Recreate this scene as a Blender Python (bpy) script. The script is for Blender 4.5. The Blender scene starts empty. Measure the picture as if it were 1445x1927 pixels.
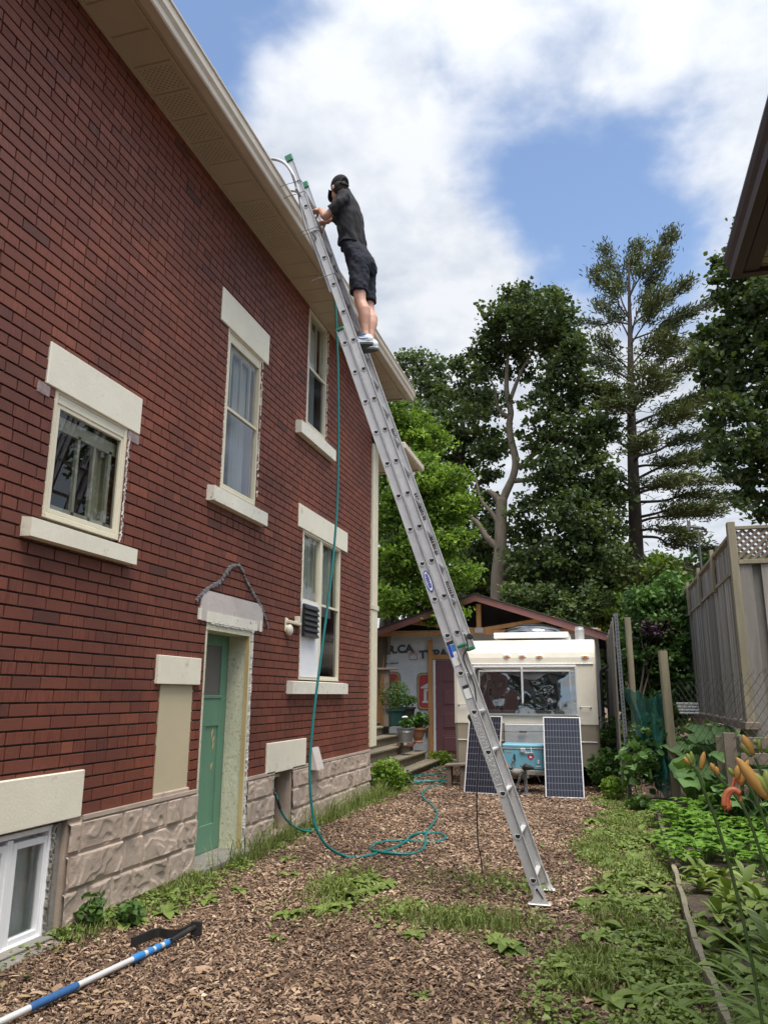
import bpy, bmesh, math, random
import numpy as np
from mathutils import Vector, Matrix, noise as mnoise
R_ = math.radians
rnd = random.Random(7)
NP = np.random.RandomState(11)
sc = bpy.context.scene
COL = sc.collection

# ------------------------------------------------------------------ camera
CAM_H = 1.448
F_PX, PITCH, YAW, ROLL = 1444.6, R_(13.34), R_(15.70), R_(0.341)
_F = Vector((-math.sin(YAW)*math.cos(PITCH), math.cos(YAW)*math.cos(PITCH), math.sin(PITCH)))
_R = Vector((math.cos(YAW), math.sin(YAW), 0.0))
_U = _R.cross(_F)
_R2 = _R*math.cos(ROLL) + _U*math.sin(ROLL)
_U2 = -_R*math.sin(ROLL) + _U*math.cos(ROLL)
cam_data = bpy.data.cameras.new('camera')
cam = bpy.data.objects.new('camera', cam_data); COL.objects.link(cam)
cam.matrix_world = Matrix(((_R2.x, _U2.x, -_F.x, 0), (_R2.y, _U2.y, -_F.y, 0), (_R2.z, _U2.z, -_F.z, CAM_H), (0, 0, 0, 1)))
cam_data.sensor_fit = 'HORIZONTAL'; cam_data.sensor_width = 36.0
cam_data.lens = 36.0*F_PX/1445.0
cam_data.clip_start = 0.05; cam_data.clip_end = 2000
sc.camera = cam

def _ray(px, py): return _R2*(px-722.5) - _U2*(py-963.5) + _F*F_PX
CAM = Vector((0, 0, CAM_H))
def atX(px, py, X): r = _ray(px, py); return CAM + r*(X/r.x)
def atY(px, py, Y): r = _ray(px, py); return CAM + r*(Y/r.y)
def atZ(px, py, Z=0.0): r = _ray(px, py); return CAM + r*((Z-CAM_H)/r.z)

# ------------------------------------------------------------------ sky, sun, exposure
SUN_DIR = Vector((0.24, -0.30, 0.92)).normalized()
SUN_EL = math.asin(SUN_DIR.z); SUN_AZ = math.atan2(SUN_DIR.x, SUN_DIR.y)
world = bpy.data.worlds.new('World'); sc.world = world; world.use_nodes = True
def build_world():
    nt = world.node_tree; N = nt.nodes; L = nt.links; N.clear()
    out = N.new('ShaderNodeOutputWorld'); bg = N.new('ShaderNodeBackground'); L.new(bg.outputs[0], out.inputs[0])
    sky = N.new('ShaderNodeTexSky'); sky.sky_type = 'NISHITA'; sky.sun_disc = False
    sky.sun_elevation = SUN_EL; sky.sun_rotation = SUN_AZ; sky.air_density = 1.0; sky.dust_density = 0.6; sky.ozone_density = 1.6
    tc = N.new('ShaderNodeTexCoord'); D = tc.outputs['Generated']
    def math_(op, a, b=None, c=None, clamp=False):
        n = N.new('ShaderNodeMath'); n.operation = op; n.use_clamp = clamp
        for i, v in enumerate((a, b, c)):
            if v is None: continue
            if isinstance(v, (int, float)): n.inputs[i].default_value = v
            else: L.new(v, n.inputs[i])
        return n.outputs[0]
    sep = N.new('ShaderNodeSeparateXYZ'); L.new(D, sep.inputs[0])
    zc = math_('MAXIMUM', sep.outputs[2], 0.0)
    den = math_('ADD', zc, 0.25)
    comb = N.new('ShaderNodeCombineXYZ')
    L.new(math_('DIVIDE', sep.outputs[0], den), comb.inputs[0]); L.new(math_('DIVIDE', sep.outputs[1], den), comb.inputs[1])
    def noise(scale, detail, rough, vec, dist=0.0, off=(0, 0, 0)):
        m = N.new('ShaderNodeMapping'); m.inputs['Location'].default_value = off; L.new(vec, m.inputs[0])
        n = N.new('ShaderNodeTexNoise'); n.inputs['Scale'].default_value = scale; n.inputs['Detail'].default_value = detail
        n.inputs['Roughness'].default_value = rough; n.inputs['Distortion'].default_value = dist; L.new(m.outputs[0], n.inputs['Vector'])
        return n.outputs[0]
    P = comb.outputs[0]
    n1 = noise(3.4, 9, 0.52, P, 0.15, (3.1, 1.7, 0.4)); n2 = noise(9.0, 7, 0.55, P, 0.15, (0.4, 5.2, 1.0)); n3 = noise(1.4, 3, 0.5, P, 0, (7.0, 2.0, 2))
    base = math_('ADD', math_('MULTIPLY', n1, 1.5), math_('MULTIPLY', n2, 0.55))
    # clear gaps in the cloud deck: direction, tightness, strength
    gaps = [((-0.11, 0.79, 0.60), 80, 0.46), ((-0.03, 0.83, 0.555), 80, 0.50), ((0.066, 0.866, 0.495), 80, 0.50), ((0.10, 0.90, 0.43), 110, 0.34), ((0.03, 0.90, 0.44), 110, 0.36), ((0.0, 0.81, 0.59), 120, 0.20),
            ((-0.39, 0.63, 0.67), 140, 0.38), ((-0.36, 0.60, 0.71), 120, 0.22), ((-0.16, 0.76, 0.63), 140, 0.14)]
    blobs = [((-0.29, 0.72, 0.63), 160, 0.24), ((-0.25, 0.77, 0.585), 110, 0.24), ((-0.18, 0.83, 0.527), 120, 0.30), ((-0.22, 0.87, 0.44), 40, 0.40), ((0.13, 0.77, 0.62), 40, 0.26), ((-0.13, 0.90, 0.42), 60, 0.30), ((0.16, 0.93, 0.33), 40, 0.35), ((0.0, 0.97, 0.22), 12, 0.45), ((0.05, 0.95, 0.30), 40, 0.3), ((-0.10, 0.70, 0.70), 30, 0.22), ((0.03, 0.73, 0.68), 40, 0.12)]
    acc = base
    for (v, k, s), sg in [(g, -1) for g in gaps] + [(b, 1) for b in blobs]:
        vv = Vector(v).normalized()
        dp = N.new('ShaderNodeVectorMath'); dp.operation = 'DOT_PRODUCT'; L.new(D, dp.inputs[0]); dp.inputs[1].default_value = vv
        e = math_('EXPONENT', math_('MULTIPLY', math_('SUBTRACT', dp.outputs['Value'], 1.0), float(k)))
        acc = math_('ADD', acc, math_('MULTIPLY', e, sg*s))
    mr = N.new('ShaderNodeMapRange'); mr.interpolation_type = 'SMOOTHSTEP'; mr.clamp = True
    L.new(acc, mr.inputs['Value']); mr.inputs['From Min'].default_value = 0.70; mr.inputs['From Max'].default_value = 1.26
    mask = math_('MULTIPLY', mr.outputs[0], 0.96)
    mr2 = N.new('ShaderNodeMapRange'); mr2.clamp = True; L.new(math_('ADD', math_('MULTIPLY', n2, 0.5), math_('MULTIPLY', n3, 0.6)), mr2.inputs['Value'])
    mr2.inputs['From Min'].default_value = 0.45; mr2.inputs['From Max'].default_value = 0.64
    cmix = N.new('ShaderNodeMix'); cmix.data_type = 'RGBA'; L.new(mr2.outputs[0], cmix.inputs[0])
    cmix.inputs[6].default_value = (3.5, 3.85, 4.4, 1); cmix.inputs[7].default_value = (5.35, 5.5, 5.75, 1)
    skm = N.new('ShaderNodeMix'); skm.data_type = 'RGBA'; skm.blend_type = 'MULTIPLY'; skm.inputs[0].default_value = 1.0
    L.new(sky.outputs[0], skm.inputs[6]); skm.inputs[7].default_value = (1.62, 1.55, 1.50, 1)
    ds = N.new('ShaderNodeVectorMath'); ds.operation = 'DOT_PRODUCT'; L.new(D, ds.inputs[0]); ds.inputs[1].default_value = SUN_DIR
    glow = math_('ADD', 1.0, math_('MULTIPLY', math_('EXPONENT', math_('MULTIPLY', math_('SUBTRACT', ds.outputs['Value'], 1.0), 4.5)), 3.2))
    cg = N.new('ShaderNodeVectorMath'); cg.operation = 'SCALE'; L.new(cmix.outputs[2], cg.inputs[0]); L.new(glow, cg.inputs['Scale'])
    fin = N.new('ShaderNodeMix'); fin.data_type = 'RGBA'; L.new(mask, fin.inputs[0]); L.new(skm.outputs[2], fin.inputs[6]); L.new(cg.outputs[0], fin.inputs[7])
    L.new(fin.outputs[2], bg.inputs[0]); bg.inputs[1].default_value = 0.10
build_world()
sun_d = bpy.data.lights.new('sun', 'SUN'); sun_d.energy = 2.7; sun_d.angle = R_(28); sun_d.color = (1.0, 0.93, 0.82)
sun = bpy.data.objects.new('sun', sun_d); COL.objects.link(sun)
sun.rotation_euler = (-SUN_DIR).to_track_quat('-Z', 'Y').to_euler(); sun.location = (20, -10, 40)
sc.view_settings.view_transform = 'Standard'; sc.view_settings.look = 'None'
sc.view_settings.exposure = 0.68; sc.view_settings.gamma = 1.0
sc.render.engine = 'CYCLES'
sc.cycles.max_bounces = 6; sc.cycles.transparent_max_bounces = 12

# ------------------------------------------------------------------ materials
def new_mat(name):
    m = bpy.data.materials.new(name); m.use_nodes = True
    b = m.node_tree.nodes['Principled BSDF']; return m, m.node_tree.nodes, m.node_tree.links, b
def ramp(N, L, src, stops):
    r = N.new('ShaderNodeValToRGB'); L.new(src, r.inputs[0]); e = r.color_ramp.elements
    while len(e) > 1: e.remove(e[-1])
    e[0].position = stops[0][0]; e[0].color = (*stops[0][1], 1)
    for p, c in stops[1:]:
        k = e.new(p); k.color = (*c, 1)
    return r.outputs[0]
def tex(N, L, kind, scale=5, detail=4, rough=.6, stretch=(1, 1, 1), coord='Object', dist=0.0):
    tc = N.new('ShaderNodeTexCoord'); mp = N.new('ShaderNodeMapping'); L.new(tc.outputs[coord], mp.inputs[0]); mp.inputs['Scale'].default_value = stretch
    t = N.new('ShaderNodeTex'+kind); L.new(mp.outputs[0], t.inputs['Vector']); t.inputs['Scale'].default_value = scale
    if kind == 'Noise':
        t.inputs['Detail'].default_value = detail; t.inputs['Roughness'].default_value = rough; t.inputs['Distortion'].default_value = dist
    return t
def mul(c, k): return tuple(min(1, x*k) for x in c)
def simple(name, col, rough=.6, metal=0.0, var=.15, scale=6, bump=0.0, bscale=60, stretch=(1, 1, 1), spec=None, attr=False, dirt=None):
    m, N, L, b = new_mat(name)
    n = tex(N, L, 'Noise', scale, 6, .65, stretch)
    c = ramp(N, L, n.outputs[0], [(.3, mul(col, 1-var)), (.7, mul(col, 1+var))])
    if attr:
        a = N.new('ShaderNodeAttribute'); a.attribute_name = 'rnd'
        mx = N.new('ShaderNodeMix'); mx.data_type = 'RGBA'; mx.blend_type = 'MULTIPLY'; mx.inputs[0].default_value = 1
        L.new(c, mx.inputs[6]); L.new(ramp(N, L, a.outputs['Fac'], [(0, (.55, .55, .55)), (1, (1.5, 1.5, 1.5))]), mx.inputs[7]); c = mx.outputs[2]
    if dirt:
        n3 = tex(N, L, 'Noise', dirt[1], 8, .7)
        mx = N.new('ShaderNodeMix'); mx.data_type = 'RGBA'
        L.new(ramp(N, L, n3.outputs[0], [(dirt[2], (0, 0, 0)), (dirt[2]+.06, (1, 1, 1))]), mx.inputs[0]); L.new(c, mx.inputs[6]); mx.inputs[7].default_value = (*dirt[0], 1); c = mx.outputs[2]
    L.new(c, b.inputs['Base Color']); b.inputs['Roughness'].default_value = rough; b.inputs['Metallic'].default_value = metal
    if spec is not None: b.inputs['Specular IOR Level'].default_value = spec
    if bump:
        n2 = tex(N, L, 'Noise', bscale, 5, .7, stretch); bp = N.new('ShaderNodeBump'); bp.inputs['Strength'].default_value = min(1, bump); bp.inputs['Distance'].default_value = .01
        L.new(n2.outputs[0], bp.inputs['Height']); L.new(bp.outputs[0], b.inputs['Normal'])
    return m
def leaf_mat(name, dark, light, rough=.5, trans=.35):
    m, N, L, b = new_mat(name)
    a = N.new('ShaderNodeAttribute'); a.attribute_name = 'rnd'
    c = ramp(N, L, a.outputs['Fac'], [(0, dark), (1, light)])
    L.new(c, b.inputs['Base Color']); b.inputs['Roughness'].default_value = rough; b.inputs['Specular IOR Level'].default_value = .35
    tr = N.new('ShaderNodeBsdfTranslucent'); mx = N.new('ShaderNodeMix'); mx.data_type = 'RGBA'; mx.blend_type = 'MULTIPLY'; mx.inputs[0].default_value = 1
    L.new(c, mx.inputs[6]); mx.inputs[7].default_value = (1.0, 1.05, .45, 1); L.new(mx.outputs[2], tr.inputs['Color'])
    ms = N.new('ShaderNodeMixShader'); ms.inputs[0].default_value = trans
    L.new(b.outputs[0], ms.inputs[1]); L.new(tr.outputs[0], ms.inputs[2]); L.new(ms.outputs[0], N['Material Output'].inputs[0])
    return m
def glass_mat(name, tint=(.75, .8, .82), refl=.10, rough=.02, wav=0.0, k=.8):
    m, N, L, b = new_mat(name)
    g = N.new('ShaderNodeBsdfGlossy'); g.inputs['Roughness'].default_value = rough; g.inputs['Color'].default_value = (1, 1, 1, 1)
    t = N.new('ShaderNodeBsdfTransparent'); t.inputs['Color'].default_value = (*tint, 1)
    fr = N.new('ShaderNodeFresnel'); fr.inputs[0].default_value = 1.5
    ad = N.new('ShaderNodeMath'); ad.operation = 'MULTIPLY_ADD'; ad.use_clamp = True; ad.inputs[2].default_value = refl; L.new(fr.outputs[0], ad.inputs[0]); ad.inputs[1].default_value = k
    ms = N.new('ShaderNodeMixShader'); L.new(ad.outputs[0], ms.inputs[0]); L.new(t.outputs[0], ms.inputs[1]); L.new(g.outputs[0], ms.inputs[2]); L.new(ms.outputs[0], N['Material Output'].inputs[0])
    if wav:
        n = tex(N, L, 'Noise', 3.0, 2, .5); bp = N.new('ShaderNodeBump'); bp.inputs['Strength'].default_value = wav; bp.inputs['Distance'].default_value = .03
        L.new(n.outputs[0], bp.inputs['Height']); L.new(bp.outputs[0], g.inputs['Normal'])
    return m
def brick_mat():
    m, N, L, b = new_mat('rug_brick')
    a = N.new('ShaderNodeAttribute'); a.attribute_name = 'rnd'
    a2 = N.new('ShaderNodeAttribute'); a2.attribute_name = 'rnd2'
    col = ramp(N, L, a.outputs['Fac'], [(0, (.085, .030, .022)), (.12, (.130, .038, .025)), (.30, (.162, .044, .026)), (.6, (.188, .052, .029)), (.85, (.215, .062, .034)), (1, (.29, .088, .048))])
    big = tex(N, L, 'Noise', .8, 4, .6)
    mb = N.new('ShaderNodeMix'); mb.data_type = 'RGBA'; mb.blend_type = 'MULTIPLY'; mb.inputs[0].default_value = 1; L.new(col, mb.inputs[6]); L.new(ramp(N, L, big.outputs[0], [(.3, (.66, .66, .70)), (.7, (1.2, 1.17, 1.12))]), mb.inputs[7])
    # vertical wire-cut scores
    st = tex(N, L, 'Noise', 95, 4, .75, (1, 1, .05)); dots = tex(N, L, 'Noise', 210, 3, .8)
    hmix = N.new('ShaderNodeMix'); hmix.data_type = 'RGBA'; L.new(ramp(N, L, a2.outputs['Fac'], [(.35, (0, 0, 0)), (.6, (1, 1, 1))]), hmix.inputs[0])
    L.new(dots.outputs[0], hmix.inputs[6]); L.new(st.outputs[0], hmix.inputs[7])
    sh = ramp(N, L, hmix.outputs[2], [(.34, (.42, .38, .40)), (.50, (1, 1, 1)), (.66, (1.5, 1.42, 1.35))])
    m3 = N.new('ShaderNodeMix'); m3.data_type = 'RGBA'; m3.blend_type = 'MULTIPLY'; m3.inputs[0].default_value = .75; L.new(mb.outputs[2], m3.inputs[6]); L.new(sh, m3.inputs[7])
    sp = tex(N, L, 'Noise', 34, 3, .5); m4 = N.new('ShaderNodeMix'); m4.data_type = 'RGBA'
    L.new(ramp(N, L, sp.outputs[0], [(.765, (0, 0, 0)), (.79, (.7, .7, .7))]), m4.inputs[0]); L.new(m3.outputs[2], m4.inputs[6]); m4.inputs[7].default_value = (.42, .36, .33, 1)
    L.new(m4.outputs[2], b.inputs['Base Color']); b.inputs['Roughness'].default_value = .62
    bp = N.new('ShaderNodeBump'); bp.inputs['Strength'].default_value = .9; bp.inputs['Distance'].default_value = .006; L.new(hmix.outputs[2], bp.inputs['Height']); L.new(bp.outputs[0], b.inputs['Normal'])
    return m
M = {}
M['brick'] = brick_mat()
M['mortar'] = simple('raked_mortar', (.085, .074, .065), .95, var=.35, scale=14, bump=.6, bscale=90)
M['stone'] = simple('cast_stone', (.44, .352, .285), .93, var=.16, scale=5, bump=.8, bscale=110, dirt=((.27, .215, .17), 7, .60))
M['concrete'] = simple('grey_concrete', (.24, .225, .20), .95, var=.25, scale=9, bump=.7, bscale=60, dirt=((.10, .09, .075), 6, .6))
M['cream'] = simple('cream_paint', (.74, .70, .57), .55, var=.05, scale=4, bump=.25, bscale=50, dirt=((.58, .52, .41), 5, .60))
M['cream_worn'] = simple('worn_cream_paint', (.72, .69, .59), .6, var=.08, scale=5, bump=.4, bscale=40, dirt=((.20, .15, .11), 22, .60))
M['trim'] = simple('cream_trim', (.66, .61, .47), .45, var=.06, scale=8, bump=.1, bscale=40)
M['greywhite'] = simple('bare_limestone', (.50, .45, .42), .8, var=.12, scale=5, bump=.4, bscale=30, dirt=((.30, .26, .25), 5, .6))
M['beige'] = simple('beige_panel', (.50, .43, .29), .6, var=.05, scale=3, bump=.08)
M['soffit'] = simple('tan_soffit', (.50, .42, .31), .5, var=.05, scale=4)
M['gutter'] = simple('tan_aluminium', (.58, .51, .41), .42, var=.08, scale=6, dirt=((.30, .25, .19), 5, .68))
M['hole'] = simple('dark_hole', (.02, .018, .015), .9)
M['green_paint'] = simple('green_door_paint', (.115, .25, .165), .5, var=.12, scale=4, bump=.5, bscale=25, stretch=(1, 1, .3), dirt=((.06, .13, .09), 30, .64))
M['jamb'] = simple('peeling_jamb_paint', (.60, .59, .44), .75, var=.10, scale=6, bump=1.0, bscale=35, stretch=(1, 1, .45), dirt=((.34, .31, .21), 34, .575))
M['yellowwood'] = simple('raw_yellow_wood', (.48, .36, .17), .7, var=.2, scale=10, stretch=(1, 1, .1))
M['caulk'] = simple('white_caulk', (.66, .64, .61), .7, var=.3, scale=20, bump=1, bscale=50, dirt=((.16, .13, .12), 40, .6))
M['white'] = simple('white_vinyl', (.78, .79, .80), .35, var=.03)
M['whiteboard'] = simple('white_board', (.76, .77, .79), .6, var=.04)
M['black_vent'] = simple('black_plastic', (.028, .028, .032), .45, var=.1)
M['black'] = simple('black_rubber', (.018, .018, .018), .6, var=.2)
M['curtain'] = simple('sheer_curtain', (.62, .63, .60), .9, var=.18, scale=14, stretch=(1, 6, .05))
M['curtain_cream'] = simple('cream_curtain', (.56, .52, .36), .9, var=.14, scale=14, stretch=(1, 6, .05))
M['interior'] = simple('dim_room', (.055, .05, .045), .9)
M['glass'] = glass_mat('window_glass', (.80, .84, .83), .04, .01, 0, .75)
M['screen_glass'] = glass_mat('insect_screen_glass', (.40, .42, .43), .01, .10, 0, .22)
M['grey_glass'] = simple('frosted_grey_glass', (.13, .12, .115), .35, var=.12, scale=3)
M['lead'] = simple('grey_roof_cement', (.17, .17, .175), .8, var=.45, scale=25, bump=1, bscale=50)
M['patch'] = simple('pinkish_patch_mortar', (.26, .20, .19), .9, var=.35, scale=14, bump=.6, bscale=40)
M['shingle'] = simple('dark_shingle', (.06, .055, .05), .9, var=.3, scale=20, bump=.5)
# ------------------------------------------------------------------ mesh helpers
def tag(o, label=None, cat=None, group=None, kind=None):
    if label: o['label'] = label
    if cat: o['category'] = cat
    if group: o['group'] = group
    if kind: o['kind'] = kind
    return o
def thing(name, label, cat, loc=(0, 0, 0), rz=0.0, group=None):
    o = bpy.data.objects.new(name, None); COL.objects.link(o); o.location = loc; o.rotation_euler = (0, 0, rz); o.empty_display_size = .2
    return tag(o, label, cat, group)
def mesh_obj(name, me, parent=None, keep_world=True):
    o = bpy.data.objects.new(name, me); COL.objects.link(o)
    if parent is not None:
        o.parent = parent
        if keep_world:   # geometry was written in world coordinates
            root = parent; chain = []
            while root is not None: chain.append(root); root = root.parent
            mw = Matrix.Identity(4)
            for c in reversed(chain): mw = mw @ c.matrix_parent_inverse @ c.matrix_basis
            me.transform(mw.inverted())
    return o
class MB:
    def __init__(s): s.v = []; s.f = []; s.m = []; s.mi = 0
    def add(s, vs, fs):
        b = len(s.v); s.v.extend([tuple(v) for v in vs]); s.f.extend([tuple(b+i for i in f) for f in fs]); s.m.extend([s.mi]*len(fs)); return s
    def box(s, x0, x1, y0, y1, z0, z1, bev=0.0):
        if x0 > x1: x0, x1 = x1, x0
        if y0 > y1: y0, y1 = y1, y0
        if z0 > z1: z0, z1 = z1, z0
        if bev <= 0:
            vs = [(x, y, z) for x in (x0, x1) for y in (y0, y1) for z in (z0, z1)]
            return s.add(vs, [(0, 1, 3, 2), (4, 6, 7, 5), (0, 4, 5, 1), (2, 3, 7, 6), (0, 2, 6, 4), (1, 5, 7, 3)])
        return s.obox(Vector(((x0+x1)/2, (y0+y1)/2, (z0+z1)/2)), Vector((1, 0, 0)), Vector((0, 1, 0)), Vector((0, 0, 1)), (x1-x0)/2, (y1-y0)/2, (z1-z0)/2, bev)
    def obox(s, c, ax, ay, az, hx, hy, hz, bev=0.0):
        c = Vector(c); ax = Vector(ax); ay = Vector(ay); az = Vector(az)
        if bev <= 0:
            vs = [c+ax*hx*i+ay*hy*j+az*hz*k for i in (-1, 1) for j in (-1, 1) for k in (-1, 1)]
            return s.add(vs, [(0, 1, 3, 2), (4, 6, 7, 5), (0, 4, 5, 1), (2, 3, 7, 6), (0, 2, 6, 4), (1, 5, 7, 3)])
        b = min(bev, hx*.9, hy*.9, hz*.9); vs = []; idx = {}
        for i in (-1, 1):
            for j in (-1, 1):
                for k in (-1, 1):
                    for ax_ in range(3):
                        h = [hx-b, hy-b, hz-b]; h[ax_] += b
                        idx[(i, j, k, ax_)] = len(vs); vs.append(c+ax*h[0]*i+ay*h[1]*j+az*h[2]*k)
        fs = []
        for a in range(3):
            b1, b2 = (a+1) % 3, (a+2) % 3
            for sg in (-1, 1):
                q = []
                for (p, r) in ((-1, -1), (1, -1), (1, 1), (-1, 1)):
                    t = [0, 0, 0]; t[a] = sg; t[b1] = p; t[b2] = r; q.append(idx[(*t, a)])
                fs.append(q if sg > 0 else q[::-1])
            for p in (-1, 1):
                for r in (-1, 1):
                    t = [0, 0, 0]; t[b1] = p; t[b2] = r; u = list(t); t[a] = -1; u[a] = 1
                    fs.append([idx[(*t, b1)], idx[(*u, b1)], idx[(*u, b2)], idx[(*t, b2)]])
        for i in (-1, 1):
            for j in (-1, 1):
                for k in (-1, 1): fs.append([idx[(i, j, k, 0)], idx[(i, j, k, 1)], idx[(i, j, k, 2)]])
        return s.add(vs, fs)
    def bar(s, a, b, w, t, up=(0, 0, 1), bev=0.0):
        a = Vector(a); b = Vector(b); d = (b-a); l = d.length; d.normalize(); u = Vector(up)
        sx = d.cross(u)
        if sx.length < 1e-4: sx = d.cross(Vector((1, 0, 0)))
        sx.normalize(); uz = sx.cross(d).normalized()
        return s.obox((a+b)/2, d, sx, uz, l/2, w/2, t/2, bev)
    def tube(s, pts, r, seg=8, caps=True, squash=1.0):
        pts = [Vector(p) for p in pts]; n = len(pts); rr = r if isinstance(r, (list, tuple)) else [r]*n
        t0 = (pts[1]-pts[0]).normalized(); u = t0.orthogonal().normalized(); vs = []; fs = []
        for i, p in enumerate(pts):
            t = (pts[min(i+1, n-1)]-pts[max(i-1, 0)])
            t = t.normalized() if t.length > 1e-9 else t0
            u = (u-t*u.dot(t)); u = u.normalized() if u.length > 1e-6 else t.orthogonal().normalized(); w = t.cross(u)
            for k in range(seg):
                a = 2*math.pi*k/seg; vs.append(p+(u*math.cos(a)+w*math.sin(a)*squash)*rr[i])
        for i in range(n-1):
            for k in range(seg):
                k2 = (k+1) % seg; fs.append((i*seg+k, i*seg+k2, (i+1)*seg+k2, (i+1)*seg+k))
        if caps: fs.append(tuple(range(seg))[::-1]); fs.append(tuple((n-1)*seg+k for k in range(seg)))
        return s.add(vs, fs)
    def lathe(s, c, prof, seg=20, axis=(0, 0, 1)):
        c = Vector(c); az = Vector(axis).normalized(); ax = az.orthogonal().normalized(); ay = az.cross(ax); vs = []; fs = []
        for (r, z) in prof:
            for k in range(seg):
                a = 2*math.pi*k/seg; vs.append(c+ax*r*math.cos(a)+ay*r*math.sin(a)+az*z)
        for i in range(len(prof)-1):
            for k in range(seg):
                k2 = (k+1) % seg; fs.append((i*seg+k, i*seg+k2, (i+1)*seg+k2, (i+1)*seg+k))
        fs.append(tuple(range(seg))[::-1]); fs.append(tuple((len(prof)-1)*seg+k for k in range(seg)))
        return s.add(vs, fs)
    def prism(s, poly, d):
        """poly: list of 3d points (planar); d: extrusion vector"""
        d = Vector(d); n = len(poly); vs = [Vector(p) for p in poly]+[Vector(p)+d for p in poly]
        fs = [tuple(range(n))[::-1], tuple(range(n, 2*n))]+[(i, (i+1) % n, n+(i+1) % n, n+i) for i in range(n)]
        return s.add(vs, fs)
    def build(s, name, mat, parent=None, smooth=False):
        me = bpy.data.meshes.new(name); me.from_pydata([tuple(v) for v in s.v], [], s.f)
        mats = mat if isinstance(mat, (list, tuple)) else [mat]
        for m in mats: me.materials.append(m)
        if len(mats) > 1: me.polygons.foreach_set('material_index', s.m)
        bm = bmesh.new(); bm.from_mesh(me); bmesh.ops.recalc_face_normals(bm, faces=bm.faces); bm.to_mesh(me); bm.free()
        if smooth: me.polygons.foreach_set('use_smooth', [True]*len(me.polygons))
        return mesh_obj(name, me, parent)
def np_mesh(name, V, Fq, mat, parent=None, attrs=None, smooth=False, mi=None):
    """V (n,3); Fq (m,k) constant k-gons; attrs dict name->(m,) face floats"""
    me = bpy.data.meshes.new(name); V = np.asarray(V, dtype=np.float32); Fq = np.asarray(Fq, dtype=np.int32); m, k = Fq.shape
    me.vertices.add(len(V)); me.vertices.foreach_set('co', V.ravel())
    me.loops.add(m*k); me.loops.foreach_set('vertex_index', Fq.ravel())
    me.polygons.add(m); me.polygons.foreach_set('loop_start', np.arange(0, m*k, k, dtype=np.int32)); me.polygons.foreach_set('loop_total', np.full(m, k, dtype=np.int32))
    for mm in (mat if isinstance(mat, (list, tuple)) else [mat]): me.materials.append(mm)
    if mi is not None: me.polygons.foreach_set('material_index', np.asarray(mi, dtype=np.int32))
    me.update(calc_edges=True)
    for kx, a in (attrs or {}).items():
        at = me.attributes.new(kx, 'FLOAT', 'FACE'); at.data.foreach_set('value', np.asarray(a, dtype=np.float32))
    me.polygons.foreach_set('use_smooth', np.full(m, bool(smooth)))
    me.validate()
    return mesh_obj(name, me, parent)
def catmull(pts, n=8):
    pts = [Vector(p) for p in pts]; out = []
    P = [pts[0]*2-pts[1]]+pts+[pts[-1]*2-pts[-2]]
    for i in range(1, len(P)-2):
        for j in range(n):
            t = j/n; a, b, c, d = P[i-1], P[i], P[i+1], P[i+2]
            out.append(.5*((2*b)+(c-a)*t+(2*a-5*b+4*c-d)*t*t+(3*b-3*c+d-a)*t**3))
    out.append(pts[-1]); return out
def text_mesh(name, body, size, mat, origin, xdir, ydir, parent=None, extrude=.001, bold=0.0, sx=1.0, align='LEFT'):
    cu = bpy.data.curves.new(name, 'FONT'); cu.body = body; cu.size = size; cu.extrude = extrude; cu.offset = bold; cu.align_x = align; cu.resolution_u = 3
    ob = bpy.data.objects.new(name, cu); me = bpy.data.meshes.new_from_object(ob); bpy.data.objects.remove(ob); bpy.data.curves.remove(cu)
    x = Vector(xdir).normalized(); y = Vector(ydir).normalized(); z = x.cross(y); o = Vector(origin)
    me.transform(Matrix(((x.x*sx, y.x, z.x, o.x), (x.y*sx, y.y, z.y, o.y), (x.z*sx, y.z, z.z, o.z), (0, 0, 0, 1))))
    me.materials.clear(); me.materials.append(mat); me.name = name
    return mesh_obj(name, me, parent)
# ================================================================== GROUND
def mulch_mat():
    m, N, L, b = new_mat('mulch_ground')
    v = tex(N, L, 'Voronoi', 45, stretch=(1, .55, 1)); v2 = tex(N, L, 'Noise', 2.0, 5, .6); v3 = tex(N, L, 'Noise', 120, 4, .7)
    c = ramp(N, L, v.outputs['Color'], [(.1, (.05, .030, .022)), (.45, (.13, .080, .055)), (.8, (.24, .16, .11))])
    mx = N.new('ShaderNodeMix'); mx.data_type = 'RGBA'; mx.blend_type = 'MULTIPLY'; mx.inputs[0].default_value = 1; L.new(c, mx.inputs[6])
    L.new(ramp(N, L, v2.outputs[0], [(.3, (.6, .55, .5)), (.7, (1.2, 1.15, 1.1))]), mx.inputs[7])
    L.new(mx.outputs[2], b.inputs['Base Color']); b.inputs['Roughness'].default_value = .95
    bp = N.new('ShaderNodeBump'); bp.inputs['Distance'].default_value = .02; L.new(v3.outputs[0], bp.inputs['Height']); L.new(bp.outputs[0], b.inputs['Normal'])
    return m
M['mulch'] = mulch_mat()
M['chip'] = None
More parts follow.
